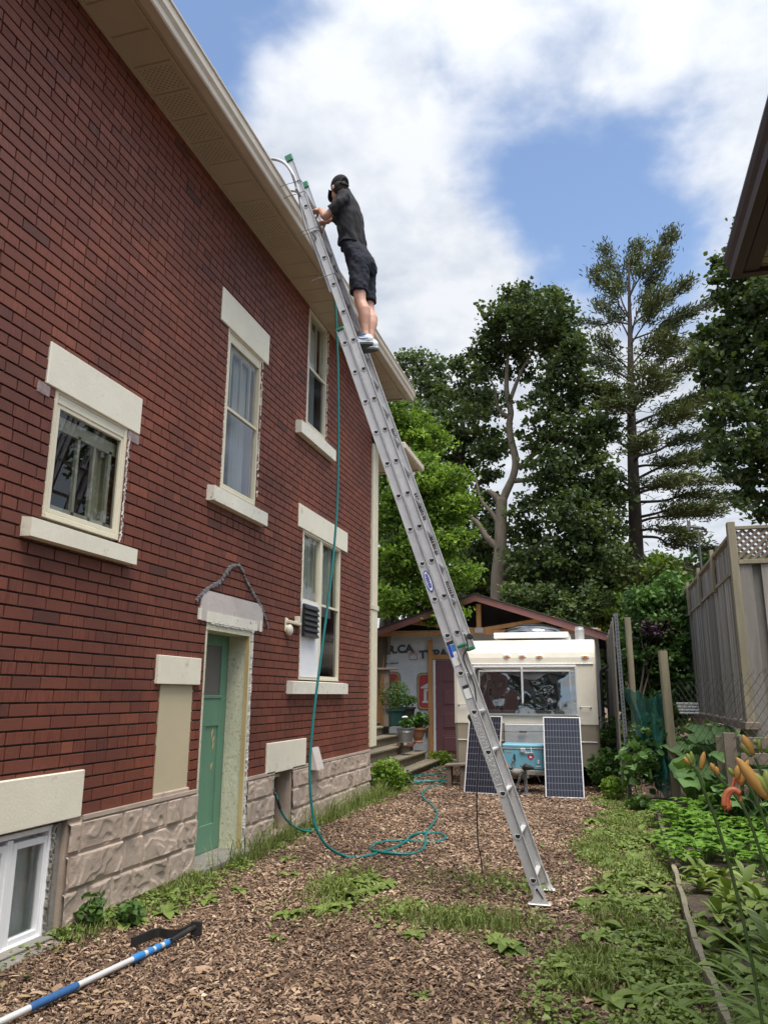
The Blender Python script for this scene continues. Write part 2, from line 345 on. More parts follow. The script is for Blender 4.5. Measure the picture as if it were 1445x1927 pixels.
def chip_mat():
    m, N, L, b = new_mat('wood_chip')
    a = N.new('ShaderNodeAttribute'); a.attribute_name = 'rnd'
    c = ramp(N, L, a.outputs['Fac'], [(0, (.05, .031, .021)), (.25, (.14, .088, .056)), (.55, (.29, .196, .130)), (.85, (.46, .345, .245)), (1, (.64, .53, .41))])
    n = tex(N, L, 'Noise', 1.1, 4, .6); mx = N.new('ShaderNodeMix'); mx.data_type = 'RGBA'; mx.blend_type = 'MULTIPLY'; mx.inputs[0].default_value = 1; L.new(c, mx.inputs[6])
    L.new(ramp(N, L, n.outputs[0], [(.32, (.56, .50, .46)), (.64, (1.22, 1.20, 1.18))]), mx.inputs[7])
    L.new(mx.outputs[2], b.inputs['Base Color']); b.inputs['Roughness'].default_value = .85; return m
M['chip'] = chip_mat()
M['soil'] = simple('garden_soil', (.095, .068, .05), .98, var=.5, scale=14, bump=1, bscale=60)
def gz(x, y): return .018*mnoise.noise(Vector((x*.8, y*.8, 0)))+.008*mnoise.noise(Vector((x*3, y*3, 5)))
def build_ground():
    xs = np.concatenate([[-400, -120, -40, -15, -8], np.linspace(-4.4, 4.4, 75), [8, 15, 40, 120, 400]]); ys = np.concatenate([[-300, -60, -15, -4, 0], np.linspace(1.5, 20, 130), [24, 30, 45, 90, 200, 700]])
    V = [(x, y, gz(x, y) if (-4.5 < x < 4.5 and 1 < y < 21) else 0.0) for y in ys for x in xs]; nx = len(xs)
    F = [(j*nx+i, j*nx+i+1, (j+1)*nx+i+1, (j+1)*nx+i) for j in range(len(ys)-1) for i in range(nx-1)]
    o = np_mesh('ground', V, F, M['mulch'], smooth=True); tag(o, kind='structure')
build_ground()
def in_green(x, y):
    """amount of weeds growing over the mulch at a ground point"""
    g = math.exp(-(((x+.98)/.75)**2+((y-5.45)/.42)**2)*1.2)
    g = max(g, .9*math.exp(-(((x+1.95)/.35)**2+((y-5.9)/.8)**2)))
    g = max(g, .55*math.exp(-(((x+.9)/.9)**2+((y-6.5)/.45)**2)))
    e = -.25 + .12*math.sin(y*1.3)+.05*math.sin(y*3.7) - (.10 if y < 6 else 0)
    g = max(g, 1/(1+math.exp(-(x-e)/.08)) if x < .5 and y < 12 else 0)
    w = -3.02-.10*math.sin(y*.9)
    g = max(g, (1/(1+math.exp((x-w)/.07)))*(1 if y > 4.3 else .25))
    return g
def chips(n=175000):
    u = NP.rand(n*2); y = 2.6+ (u**1.55)*15.0; x = -3.35+NP.rand(n*2)*4.2
    keep = (x < .50) & ~((y > 12.6) & (x < -3.45)); x = x[keep][:n]; y = y[keep][:n]; n = len(x)
    g = np.array([in_green(a, b) for a, b in zip(x, y)]); k = NP.rand(n) > g*.45; x = x[k]; y = y[k]; n = len(x)
    z = np.array([gz(a, b) for a, b in zip(x, y)])
    ln = (.0062+.016*NP.rand(n)**2.0)*(1+.045*(y-3)); ln[NP.rand(n) < .015] *= 1.9; wd = ln*(.16+.30*NP.rand(n)); ang = NP.rand(n)*math.pi*2; tl = (NP.rand(n)-.5)*.9; rl = (NP.rand(n)-.5)*1.1
    dx = np.stack([np.cos(ang)*np.cos(tl), np.sin(ang)*np.cos(tl), np.sin(tl)], 1); px = np.stack([-np.sin(ang)*np.cos(rl), np.cos(ang)*np.cos(rl), np.sin(rl)], 1)
    c = np.stack([x, y, z+.006+.010*NP.rand(n)], 1); bend = np.zeros((n, 3)); bend[:, 2] = (.002+.005*NP.rand(n))
    w0 = wd*(.5+.6*NP.rand(n)); w2 = wd*(.35+.6*NP.rand(n))
    A = c-dx*ln[:, None]; B = c+dx*ln[:, None]; Cm = c+bend
    V = np.stack([A-px*w0[:, None], A+px*w0[:, None], Cm+px*wd[:, None], Cm-px*wd[:, None], B+px*w2[:, None], B-px*w2[:, None]], 1).reshape(-1, 3)
    b = np.arange(n)[:, None]*6; F = np.concatenate([b+np.array([0, 1, 2, 3]), b+np.array([3, 2, 4, 5])], 1).reshape(-1, 4)
    r = np.repeat(np.clip(NP.beta(1.7, 2.0, n), 0, 1), 2)
    o = np_mesh('wood_chips', V, F, M['chip'], attrs={'rnd': r}); tag(o, 'tan and brown wood chip mulch spread over the yard', 'mulch', kind='stuff')
chips()

# ================================================================== BRICK HOUSE
WX = -3.3
house = thing('brick_house', 'two storey dark red brick house with cream lintels and a green side door', 'house', (-6.5, 5.0, 0))
SOF = 6.22
YA, YB = -1.0, 11.02
def wb(mb, y0, y1, z0, z1, out, inn, bev=0.0):
    """box on the side wall; y/z are where its front face is seen against the wall plane"""
    k = (3.3-out)/3.3
    return mb.box(WX+inn, WX+out, y0*k, y1*k, CAM_H+(z0-CAM_H)*k, CAM_H+(z1-CAM_H)*k, bev)
OPEN = [(3.895, 4.70, 2.48, 3.40), (6.165, 6.925, 3.27, 4.95), (8.22, 8.92, 4.60, 6.30), (8.24, 9.62, 1.56, 3.38), (6.055, 6.96, -1, 2.08), (5.39, 5.897, .66, 1.53)]
def brick_wall():
    ch = .0793; bl = .2405; j = .0120; z = .668; row = 0; V = []; F = []; r1 = []; r2 = []; MI = []; n = 0
    def brick(ya, yb, za, zb, c1, c2):
        nonlocal n
        b = .0018; o = rnd.uniform(-.0010, .0010); x1 = WX+o; x0 = WX-.022; t = rnd.uniform(-.0012, .0012)
        vs = [(x0, ya, za), (x0, yb, za), (x0, yb, zb), (x0, ya, zb), (x1-b, ya, za+t), (x1-b, yb, za-t), (x1-b, yb, zb-t), (x1-b, ya, zb+t), (x1, ya+b, za+b+t), (x1, yb-b, za+b-t), (x1, yb-b, zb-b-t), (x1, ya+b, zb-b+t)]
        fs = [(8, 9, 10, 11)]+[(i, (i+1) % 4, 4+(i+1) % 4, 4+i) for i in range(4)]+[(4+i, 4+(i+1) % 4, 8+(i+1) % 4, 8+i) for i in range(4)]
        V.extend(vs); F.extend([[n+q for q in f] for f in fs]); n += 12; r1.extend([c1]*9); r2.extend([c2]*9); MI.extend([0]*9)
    while z < SOF-.01:
        za = z+j*.5; zb = min(z+ch-j*.5, SOF+.01); off = (row % 2)*bl/2+rnd.uniform(-.012, .012); y = YA-bl+off
        hdr = (row % 6 == 5)
        while y < YB:
            l = bl/2 if hdr else bl; l += rnd.uniform(-.003, .003)
            segs = [(max(y+.0056, YA), min(y+l-.0056, YB))]
            for (a, b_, c, d) in OPEN:
                if za+(zb-za)*.5 > c and za+(zb-za)*.5 < d:
                    ns = []
                    for (s, e) in segs:
                        if e <= a or s >= b_: ns.append((s, e))
                        else:
                            if s < a: ns.append((s, a))
                            if e > b_: ns.append((b_, e))
                    segs = ns
            c1 = min(1, max(0, rnd.gauss(.52, .15))); c1 = c1 if rnd.random() > .012 else rnd.random()*.25
            c2 = rnd.random()
            for (s, e) in segs:
                if e-s > .012: brick(s, e, za, zb, c1, c2)
            y += l
        z += ch; row += 1
    # mortar backing, split round the openings
    ys = sorted({YA, YB}|{q for o in OPEN for q in o[:2]}); zs = sorted({.66, SOF}|{min(max(q, .66), SOF) for o in OPEN for q in o[2:]})
    for i in range(len(ys)-1):
        for k in range(len(zs)-1):
            cy, cz = (ys[i]+ys[i+1])/2, (zs[k]+zs[k+1])/2
            if any(a < cy < b_ and c < cz < d for (a, b_, c, d) in OPEN) or zs[k+1]-zs[k] < 1e-4: continue
            x = WX-.019; V.extend([(x, ys[i], zs[k]), (x, ys[i+1], zs[k]), (x, ys[i+1], zs[k+1]), (x, ys[i], zs[k+1])]); F.append([n, n+1, n+2, n+3]); n += 4; r1.append(.5); r2.append(.5); MI.append(1)
    # reveals of the openings
    for (a, b_, c, d) in OPEN:
        c = max(c, .66); d = min(d, SOF); x1 = WX-.012; x0 = WX-.13
        for qi, q in enumerate([[(x1, a, c), (x0, a, c), (x0, a, d), (x1, a, d)], [(x1, b_, c), (x0, b_, c), (x0, b_, d), (x1, b_, d)], [(x1, a, d), (x1, b_, d), (x0, b_, d), (x0, a, d)], [(x1, a, c), (x1, b_, c), (x0, b_, c), (x0, a, c)]]):
            if qi == 3 and c < .67: continue
            V.extend(q); F.append([n, n+1, n+2, n+3]); n += 4; r1.append(.35); r2.append(.2); MI.append(0)
    np_mesh('brick_wall', V, F, [M['brick'], M['mortar']], house, {'rnd': r1, 'rnd2': r2}, mi=MI)
brick_wall()
def foundation():
    res = .0095; y0, y1, z0, z1 = 2.6, 11.04, -.12, .665
    ys = np.arange(y0, y1, res*1.25); zs = np.linspace(z0, z1, int((z1-z0)/res)); rs = np.random.RandomState(4)
    rows = [(-.12, .02), (.02, .235), (.235, .45), (.45, .645)]; H = np.zeros((len(ys), len(zs)))
    Y, Z = np.meshgrid(ys, zs, indexing='ij'); MI = []
    for ri, (c, d) in enumerate(rows):
        y = y0-.3+.17*ri
        while y < y1:
            l = rs.choice([.24, .34, .46, .58]); a, b = y, y+l; y += l; sd = rs.rand()*90; fx = rs.uniform(2.4, 5.0); fz = rs.uniform(3.0, 6.0); tl = rs.uniform(-2.2, 2.2)
            for i in np.nonzero((ys >= a) & (ys < b))[0]:
                for k in np.nonzero((zs >= c) & (zs < d))[0]:
                    u, v = ys[i], zs[k]; e = min(u-a, b-u, v-c, d-v)
                    n0 = mnoise.noise(Vector((u*fx+v*tl, v*fz, sd)))+.35*mnoise.noise(Vector((u*fx*3, v*fz*3, sd+9)))
                    # chipped terraces: each level breaks off in a crisp curved ledge
                    q = (n0+.9)*2.3; f = q-math.floor(q); h = (math.floor(q)+min(1, f*f*f*f*f*1.0))*.0095+.003*math.sin(q)
                    m = min(1, max(0, (e-.008)/.010)); H[i, k] = .002+h*m+math.exp(-((e-.002)/.003)**2)*.004
    nn = np.array([[mnoise.noise(Vector((a*7, b*7, 3)))*.004+mnoise.noise(Vector((a*30, b*30, 9)))*.0018 for b in zs] for a in ys]); H += nn
    holes = [(2.9, 4.42, -.02, 1), (6.04, 6.975, -1, 1), (7.62, 8.10, .03, 1)]
    nz = len(zs); V = np.stack([WX+.004+H, Y, Z], -1).reshape(-1, 3); F = []
    for i in range(len(ys)-1):
        for k in range(nz-1):
            cy = ys[i]; cz = zs[k]
            if any(a < cy < b and c < cz < d for (a, b, c, d) in holes): continue
            F.append((i*nz+k, (i+1)*nz+k, (i+1)*nz+k+1, i*nz+k+1))
    np_mesh('stone_foundation', V, F, M['stone'], house, smooth=False)
    for (a, b) in ((YA, 3.0), (4.56, 6.04), (6.975, 7.62), (8.10, 11.04)): mb = MB(); mb.box(WX-.02, WX+.022, a, b, .645, .672); mb.build('foundation_cap', M['stone'], house)
    for (a, b, c, d, e, f) in ((WX-.22, WX, 4.42, 4.50, -.1, .66), (WX-.22, WX, 2.9, 3.0, -.1, .66), (WX-.22, WX, 7.55, 7.62, -.05, .66), (WX-.22, WX, 8.10, 8.17, -.05, .66), (WX-.3, WX+.005, 7.625, 8.095, -.1, .045)): mb = MB(); mb.box(a, b, c, d, e, f); mb.build('window_reveal', M['stone'], house)
    mb = MB(); mb.box(WX-.25, WX+.13, 2.9, 4.50, -.15, .012, .012); mb.box(WX-.2, WX+.05, 2.9, 4.40, .012, .03, .006); mb.build('window_well_ledge', M['concrete'], house)
foundation()
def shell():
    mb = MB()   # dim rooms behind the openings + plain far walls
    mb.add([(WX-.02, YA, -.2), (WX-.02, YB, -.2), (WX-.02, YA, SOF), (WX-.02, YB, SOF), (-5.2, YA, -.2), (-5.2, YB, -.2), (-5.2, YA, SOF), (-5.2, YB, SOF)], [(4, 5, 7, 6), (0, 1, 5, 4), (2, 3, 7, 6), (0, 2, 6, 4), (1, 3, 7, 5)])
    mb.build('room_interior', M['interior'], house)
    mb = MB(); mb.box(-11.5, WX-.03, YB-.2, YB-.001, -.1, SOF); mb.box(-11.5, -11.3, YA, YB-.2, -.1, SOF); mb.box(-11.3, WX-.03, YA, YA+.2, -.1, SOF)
    V = mb.build('far_wall', M['brick'], house)
shell()
def eaves():
    # soffit boards run across the overhang: a profiled aluminium sheet
    XO = -2.945; mb = MB(); y = YA; k = 0; vent = {(3.9, 5.0): 1, (5.6, 6.75): 1, (8.75, 9.0): 1}
    mbs = MB()
    zf = SOF
    holes = MB()
    while y < 11.58:
        w = .296; y2 = min(y+w, 11.58)
        vs = [(WX-.02, y, zf), (XO, y, zf), (XO, y+.006, zf+.014), (WX-.02, y+.006, zf+.014), (WX-.02, y+.016, zf), (XO, y+.016, zf), (XO, y2, zf), (WX-.02, y2, zf)]
        mbs.add(vs, [(0, 1, 2, 3), (3, 2, 5, 4), (4, 5, 6, 7)])
        k += 1
        if (4.05 < y < 5.25 or 5.85 < y < 6.9 or 8.6 < y < 8.9):
            nx, ny = 12, 6
            for a in range(nx):
                for b in range(ny):
                    cx = WX+.035+(a+.5)*(XO-WX-.07)/nx; cy = y+.03+(b+.5+(.5 if a % 2 else 0))*(w-.045)/(ny+.5)
                    r = .0068; holes.add([(cx+r*math.cos(t*math.pi/3)*.7, cy+r*math.sin(t*math.pi/3), zf-.0012) for t in range(6)], [tuple(range(6))])
        y = y2
    so = mbs.build('soffit', M['soffit'], house); holes.build('soffit_vent_holes', M['hole'], so)
    mb = MB(); mb.box(WX, WX+.022, YA, 11.02, SOF-.022, SOF-.002); mb.build('soffit_moulding', M['soffit'], house)
    mb = MB(); mb.box(XO, XO+.028, YA, 11.60, SOF-.022, SOF+.02); mb.box(XO+.028, XO+.07, YA, 11.62, SOF-.008, SOF+.16); mb.box(WX-8, XO+.06, 11.58, 11.62, SOF-.02, SOF+.16); mb.build('fascia', M['soffit'], house)
    # K-style gutter profile swept along the eave
    g0 = XO+.072; pr = [(g0, .175), (g0, .0), (g0+.075, .0), (g0+.085, .012), (g0+.090, .055), (g0+.112, .085), (g0+.116, .15), (g0+.128, .158), (g0+.128, .172), (g0+.113, .175), (g0+.110, .165), (g0+.108, .09), (g0+.084, .06), (g0+.078, .008), (g0+.006, .008), (g0+.006, .175)]
    z0 = SOF-.035
    gt = MB(); gt.prism([(x, YA, z0+z) for x, z in pr], (0, 11.70-YA, 0)); g = gt.build('gutter', M['gutter'], house)
    sm = MB()
    for yy in (2.2, 4.62, 7.9, 10.3): sm.prism([(x+.002, yy, z0+z-.001) for x, z in pr[2:10]], (0, .03, 0))
    sm.build('gutter_seam', M['gutter'], g)
    # hip roof
    e = XO+.05; zt = SOF+.165; rf = MB(); rf.add([(e+.05, YA-.5, zt), (e+.05, 11.66, zt), (-11.9, 11.66, zt), (-11.9, YA-.5, zt), (-7.4, 3.4, zt+1.9), (-7.4, 7.2, zt+1.9)], [(0, 1, 5, 4), (1, 2, 5), (2, 3, 4, 5), (3, 0, 4), (0, 3, 2, 1)])
    rf.build('roof', M['shingle'], house)
eaves()
def curtain(y0, y1, z0, z1, x, mat, parent, folds=5, amp=.012, ph=0.0):
    n = folds*8; V = []; F = []
    for i in range(n+1):
        t = i/n; y = y0+(y1-y0)*t; xx = x+amp*math.sin(t*folds*2*math.pi+ph)
        V += [(xx, y, z0), (xx*1.0-amp*.3, y, z1)]
    for i in range(n): F.append((2*i, 2*i+2, 2*i+3, 2*i+1))
    return np_mesh('curtain', V, F, mat, parent, smooth=True)
def frame_ring(mb, y0, y1, z0, z1, w, out, inn, bev=.004):
    wb(mb, y0, y0+w, z0, z1, out, inn, bev); wb(mb, y1-w, y1, z0, z1, out, inn, bev); wb(mb, y0+w, y1-w, z0, z0+w, out, inn, bev); wb(mb, y0+w, y1-w, z1-w, z1, out, inn, bev)
def lintel(y0, y1, z0, z1, parent, out=.012, mat='cream'):
    mb = MB(); wb(mb, y0, y1, z0, z1, out, -.05, .006); return mb.build('lintel', M[mat], parent)
def sill(y0, y1, z0, z1, parent, mat='cream', out=.075):
    k = (3.3-out)/3.3; mb = MB(); a, b, c, d = y0*k, y1*k, CAM_H+(z0-CAM_H)*k, CAM_H+(z1-CAM_H)*k
    mb.prism([(WX-.12, a, c), (WX+out, a, c), (WX+out, a, d-.012), (WX-.12, a, d+.012)], (0, b-a, 0)); return mb.build('window_sill', M[mat], parent)
def pane(y0, y1, z0, z1, x, parent, mat='glass'):
    mb = MB(); mb.add([(x, y0, z0), (x, y1, z0), (x, y1, z1), (x, y0, z1)], [(0, 1, 2, 3)]); return mb.build('pane', M[mat], parent)
# --- small upper window at the left
def window_a():
    f = MB(); frame_ring(f, 3.895, 4.70, 2.51, 3.37, .035, -.005, -.07); frame_ring(f, 3.93, 4.66, 2.545, 3.27, .030, -.018, -.05, .003); wb(f, 3.93, 4.665, 3.27, 3.335, -.012, -.07, .004)
    for yy in (3.905, 3.92): wb(f, yy, yy+.006, 2.53, 3.33, .0, -.04)
    w = f.build('window', M['trim'], house)
    pane(3.95, 4.66, 2.56, 3.26, WX-.035, w)
    s = MB(); wb(s, 4.16, 4.185, 2.56, 3.12, -.075, -.10); wb(s, 4.33, 4.355, 2.56, 3.10, -.075, -.10); wb(s, 3.96, 4.70, 2.56, 2.60, -.075, -.10); wb(s, 3.96, 4.70, 3.10, 3.19, -.075, -.10); wb(s, 4.50, 4.53, 2.56, 3.12, -.075, -.10); s.build('inner_sash', M['trim'], w)
    curtain(4.53, 4.80, 2.54, 3.36, WX-.14, M['curtain_cream'], w, 5); curtain(3.95, 4.08, 2.54, 3.36, WX-.20, M['curtain'], w, 3)
    sill(3.815, 4.945, 2.372, 2.50, w); lintel(3.812, 4.855, 3.36, 3.652, w)
    mb = MB(); wb(mb, 3.735, 3.85, 3.275, 3.35, .006, -.02, .004); mb.build('patched_mortar', M['patch'], w); mb = MB(); wb(mb, 4.71, 4.85, 3.275, 3.352, .006, -.02, .004); mb.build('patched_mortar', M['patch'], w)
    c = MB(); 
    for i in range(40): c.bar((WX+.003, 4.715+rnd.uniform(-.012, .012), 2.5+i*.02), (WX+.003, 4.712+rnd.uniform(-.008, .008), 2.525+i*.02), rnd.uniform(.006, .018), .006)
    c.build('caulking', M['caulk'], w)
window_a()
def sash_window(y0, y1, z0, z1, zm, ztop, worn, curt, with_lintel=None, sl=None):
    f = MB(); frame_ring(f, y0, y1, z0, z1, .030, -.008, -.08)
    if ztop: wb(f, y0+.002, y1-.002, ztop, z1-.031, -.02, -.08)
    zt = (ztop or z1-.03)
    frame_ring(f, y0+.030, y1-.030, z0+.030, zt, .022, -.022, -.05, .003); wb(f, y0+.052, y1-.052, zm-.014, zm+.014, -.02, -.05, .003)
    w = f.build('window', M['trim'], house)
    pane(y0+.05, y1-.05, zm, zt-.02, WX-.038, w); pane(y0+.05, y1-.05, z0+.05, zm, WX-.036, w, 'screen_glass')
    s = MB(); a = y0+.07; b = y1-.05
    wb(s, a, a+.03, zm-.03, zt-.05, -.08, -.11); wb(s, b-.03, b, zm-.03, zt-.05, -.08, -.11); wb(s, a, b, zt-.10, zt-.05, -.08, -.11); wb(s, a, b, zm-.03, zm+.02, -.08, -.11)
    for q in (.36, .68): wb(s, a+(b-a)*q-.009, a+(b-a)*q+.009, zm, zt-.06, -.08, -.105)
    s.build('upper_sash', M['trim'], w)
    for (ca, cb, cm) in curt: curtain(ca, cb, z0+.02, zt, WX-.17, M[cm], w, max(2, int((cb-ca)/.06)), .014)
    c = MB()
    n = int((z1-z0)/.035)
    for i in range(n):
        if rnd.random() < .75: c.bar((WX+.002, y1+.012+rnd.uniform(-.006, .008), z0+i*.035), (WX+.002, y1+.012+rnd.uniform(-.006, .008), z0+i*.035+.03), rnd.uniform(.008, .022), .006)
        if rnd.random() < .6: c.bar((WX+.002, y0-.008+rnd.uniform(-.005, .005), z0+i*.035), (WX+.002, y0-.008, z0+i*.035+.02), rnd.uniform(.005, .016), .006)
    c.build('caulking', M['cream_worn'], w)
    return w
w2 = sash_window(6.165, 6.925, 3.29, 4.90, 4.095, 4.79, 1, [(6.62, 6.93, 'curtain'), (6.2, 6.27, 'curtain')])
lintel(6.01, 7.10, 4.905, 5.255, w2); sill(6.06, 7.235, 3.15, 3.30, w2, 'cream_worn')
w4 = sash_window(8.225, 8.915, 4.63, 6.19, 5.405, None, 1, [(8.26, 8.48, 'curtain'), (8.55, 8.90, 'curtain')])
sill(8.09, 9.34, 4.485, 4.65, w4, 'cream_worn')
def window_c():
    y0, y1, z0, z1 = 8.24, 9.62, 1.60, 3.33; ym = 8.87; zm = 2.507
    f = MB(); frame_ring(f, y0, y1, z0, z1, .030, -.006, -.08)
    wb(f, ym-.03, ym+.03, z0+.03, z1-.03, -.008, -.08, .003)
    for (a, b) in ((y0+.03, ym-.03), (ym+.03, y1-.03)):
        frame_ring(f, a, b, z0+.03, z1-.03, .02, -.024, -.05, .002); wb(f, a+.02, b-.02, zm-.014, zm+.014, -.02, -.05, .002)
    w = f.build('window', M['trim'], house)
    pane(y0+.05, ym-.04, zm, z1-.05, WX-.038, w); pane(ym+.05, y1-.04, zm, z1-.05, WX-.038, w); pane(ym+.05, y1-.04, z0+.05, zm, WX-.036, w, 'screen_glass')
    curtain(y0+.05, ym+.02, zm-.1, z1, WX-.13, M['curtain'], w, 7); curtain(ym, y1, zm-.1, z1, WX-.13, M['curtain'], w, 8)
    s = MB()
    for q in (8.42, 8.60, 9.12, 9.36): wb(s, q, q+.018, zm, z1-.05, -.075, -.09)
    s.build('muntin', M['trim'], w)
    b = MB(); wb(b, y0+.032, ym-.032, z0+.031, zm-.01, .0, -.04); b.build('insulation_board', M['whiteboard'], w)
    v = MB(); wb(v, 8.375, 8.81, 2.09, 2.47, .035, .0, .004)
    for i in range(6):
        z = 2.095+i*.0635; k = (3.3-.06)/3.3
        ya, yb_ = 8.385*k, 8.845*k; za = CAM_H+(z-CAM_H)*k
        v.prism([(WX+.035, ya, za), (WX+.066, ya, za+.006), (WX+.066, ya, za+.016), (WX+.040, ya, za+.060), (WX+.035, ya, za+.060)], (0, yb_-ya, 0))
    v.build('vent_louvre', M['black_vent'], w)
    lintel(8.105, 9.90, 3.335, 3.615, w); sill(8.085, 10.015, 1.442, 1.587, w, 'cream_worn')
window_c()
# --- basement windows
def basement():
    f = MB(); frame_ring(f, 3.1, 4.30, .018, .655, .030, -.02, -.12, .006); wb(f, 3.92, 3.965, .05, .62, -.03, -.12, .004)
    frame_ring(f, 3.965, 4.268, .05, .60, .038, -.035, -.08, .004); frame_ring(f, 3.14, 3.92, .05, .60, .038, -.035, -.08, .004)
    w = f.build('basement_window', M['white'], house); pane(3.98, 4.26, .07, .59, WX-.06, w); pane(3.15, 3.91, .07, .59, WX-.06, w)
    curtain(4.14, 4.36, .0, .66, WX-.15, M['white'], w, 2, .006)
    c = MB(); 
    for i in range(26): c.bar((WX-.01, 4.315+rnd.uniform(-.01, .012), .02+i*.024), (WX-.01, 4.315+rnd.uniform(-.01, .012), .048+i*.024), rnd.uniform(.012, .028), .01)
    for i in range(24): c.bar((WX-.0, 3.1+i*.05, .022), (WX-.0, 3.155+i*.05, .02), rnd.uniform(.01, .02), .012)
    wb(c, 4.33, 4.43, -.02, .655, -.03, -.1)
    c.build('caulking', M['concrete'], w)
    l = MB(); k = .996; n = 40; ys = np.linspace(2.6, 4.56, n)
    for i in range(n-1):
        d = .662+rnd.uniform(-.006, .006); l.box(WX-.02, WX+.022, ys[i], ys[i+1]+.0, d, .955)
    l = MB(); wb(l, 2.6, 4.56, .664, .955, .022, -.03, .006); l.build('lintel', M['cream'], w)
    # right one
    f = MB(); frame_ring(f, 7.63, 8.10, .05, .64, .035, -.13, -.19, .004); wb(f, 7.93, 7.985, .05, .64, -.12, -.19, .004)
    w = f.build('basement_window', M['jamb'], house); pane(7.66, 8.07, .08, .61, WX-.16, w, 'screen_glass')
    l = MB(); wb(l, 7.476, 8.54, .650, .952, .022, -.02, .005); l.build('lintel', M['cream'], w)
    t = MB(); t.tube([(WX-.10, 7.72, .50), (WX-.04, 7.70, .50), (WX-.01, 7.69, .49)], .012, 8); t.box(WX-.06, WX-.04, 7.675, 7.725, .51, .53, .003); t.build('tap', M['concrete'], w)
basement()
# --- green side door in its deep reveal
def side_door():
    Y0, Y1, Z0, Z1 = 6.055, 6.96, .06, 1.985; XD = -3.515
    j = MB(); j.box(XD, WX+.003, Y1-.035, Y1-.004, .0, 2.03); j.box(XD, WX-.0, Y0, Y0+.03, .0, 2.03); j.box(XD, WX+.004, Y0, Y1-.004, 1.985, 2.055)
    fr = j.build('door_frame', M['jamb'], house)
    t = MB(); t.box(WX-.032, WX+.006, Y1-.046, Y1-.036, .02, 1.985); t.build('bare_wood_strip', M['yellowwood'], fr)
    c = MB()
    for i in range(78): c.bar((WX+.008, Y1+.010+rnd.uniform(-.008, .008), .02+i*.026), (WX+.008, Y1+.010+rnd.uniform(-.008, .008), .05+i*.026), rnd.uniform(.016, .032), .012)
    for i in range(30): c.bar((WX+.006, Y0+.05+i*.03, 2.04+rnd.uniform(-.006, .006)), (WX+.006, Y0+.085+i*.03, 2.04), rnd.uniform(.012, .03), .01)
    c.build('caulking', M['caulk'], fr)
    d = MB(); x0, x1 = XD-.03, XD; a, b = Y0+.03, Y1-.035; zz = lambda q: Z0+q*(Z1-Z0)
    d.box(x0, x1-.014, a, b, Z0, zz(.60))          # recessed panels plane
    for (p, q) in ((a, a+.13), (b-.13, b)): d.box(x0, x1, p, q, Z0, Z1, .004)
    d.box(x0, x1, a+.13, b-.13, Z0, zz(.12), .004); d.box(x0, x1, a+.13, b-.13, zz(.565), zz(.70), .004); d.box(x0, x1, a+.13, b-.13, zz(.945), Z1, .004)
    m_ = (a+b)/2; d.box(x0, x1, m_-.045, m_+.045, zz(.12), zz(.565), .004)
    d.box(x0, x1+.012, a+.11, b-.11, zz(.695), zz(.710), .004)
    dr = d.build('door', M['green_paint'], house)
    g = MB(); g.box(x0+.006, x1-.012, a+.13, b-.13, zz(.705), zz(.945)); g.build('frosted_pane', M['grey_glass'], dr)
    p = MB()
    for (yy, z, h) in ((m_+.17, 1.09, .07), (m_+.20, 1.03, .06), (m_+.20, .97, .05), (m_+.19, .80, .05)):
        p.add([(x1-.010, yy, z), (x1+.002, yy+.012, z+h*.5), (x1+.006, yy+.018, z+h*.4), (x1-.008, yy+.012, z-h)], [(0, 1, 2, 3)])
    p.build('peeling_flake', M['yellowwood'], dr)
    s = MB(); s.box(XD-.1, WX+.10, Y0-.01, Y1+.06, -.08, .058, .012); s.build('threshold', M['concrete'], house)
    # curved stone head
    k = 1.0; pts = []
    for i in range(9): t = i/8*math.pi/2; pts.append((6.005-.075*math.cos(t), 2.235+.085*math.sin(t)))
    pts2 = [(7.12+.075*math.sin(i/8*math.pi/2), 2.235+.085*math.cos(i/8*math.pi/2)) for i in range(9)]
    poly = [(5.93, 2.055)]+pts+pts2+[(7.195, 2.055)]
    h = MB(); h.prism([(WX-.05, y, z) for y, z in poly], (.062, 0, 0)); hd = h.build('door_head_stone', M['greywhite'], house)
    s = MB(); wb(s, 6.067, 7.097, 2.052, 2.145, .018, .0); wb(s, 5.925, 5.965, 2.06, 2.16, .016, .0); wb(s, 7.165, 7.2, 2.05, 2.16, .016, .0); s.build('painted_strip', M['cream_worn'], hd)
    r = MB(); pl = [(5.84, 2.215), (6.05, 2.345), (6.25, 2.43), (6.42, 2.58), (6.52, 2.62), (6.64, 2.625), (6.80, 2.50), (7.0, 2.38), (7.18, 2.27), (7.34, 2.10)]
    P = catmull([(WX+.006, y, z) for y, z in pl], 14)
    for i in range(len(P)-1):
        r.bar(P[i]+Vector((0, rnd.uniform(-.01, .01), rnd.uniform(-.012, .012))), P[i+1]+Vector((0, rnd.uniform(-.01, .01), rnd.uniform(-.012, .012))), rnd.uniform(.012, .034), rnd.uniform(.010, .024), up=(1, 0, 0))
    r.build('roof_cement_scar', M['lead'], house)
side_door()
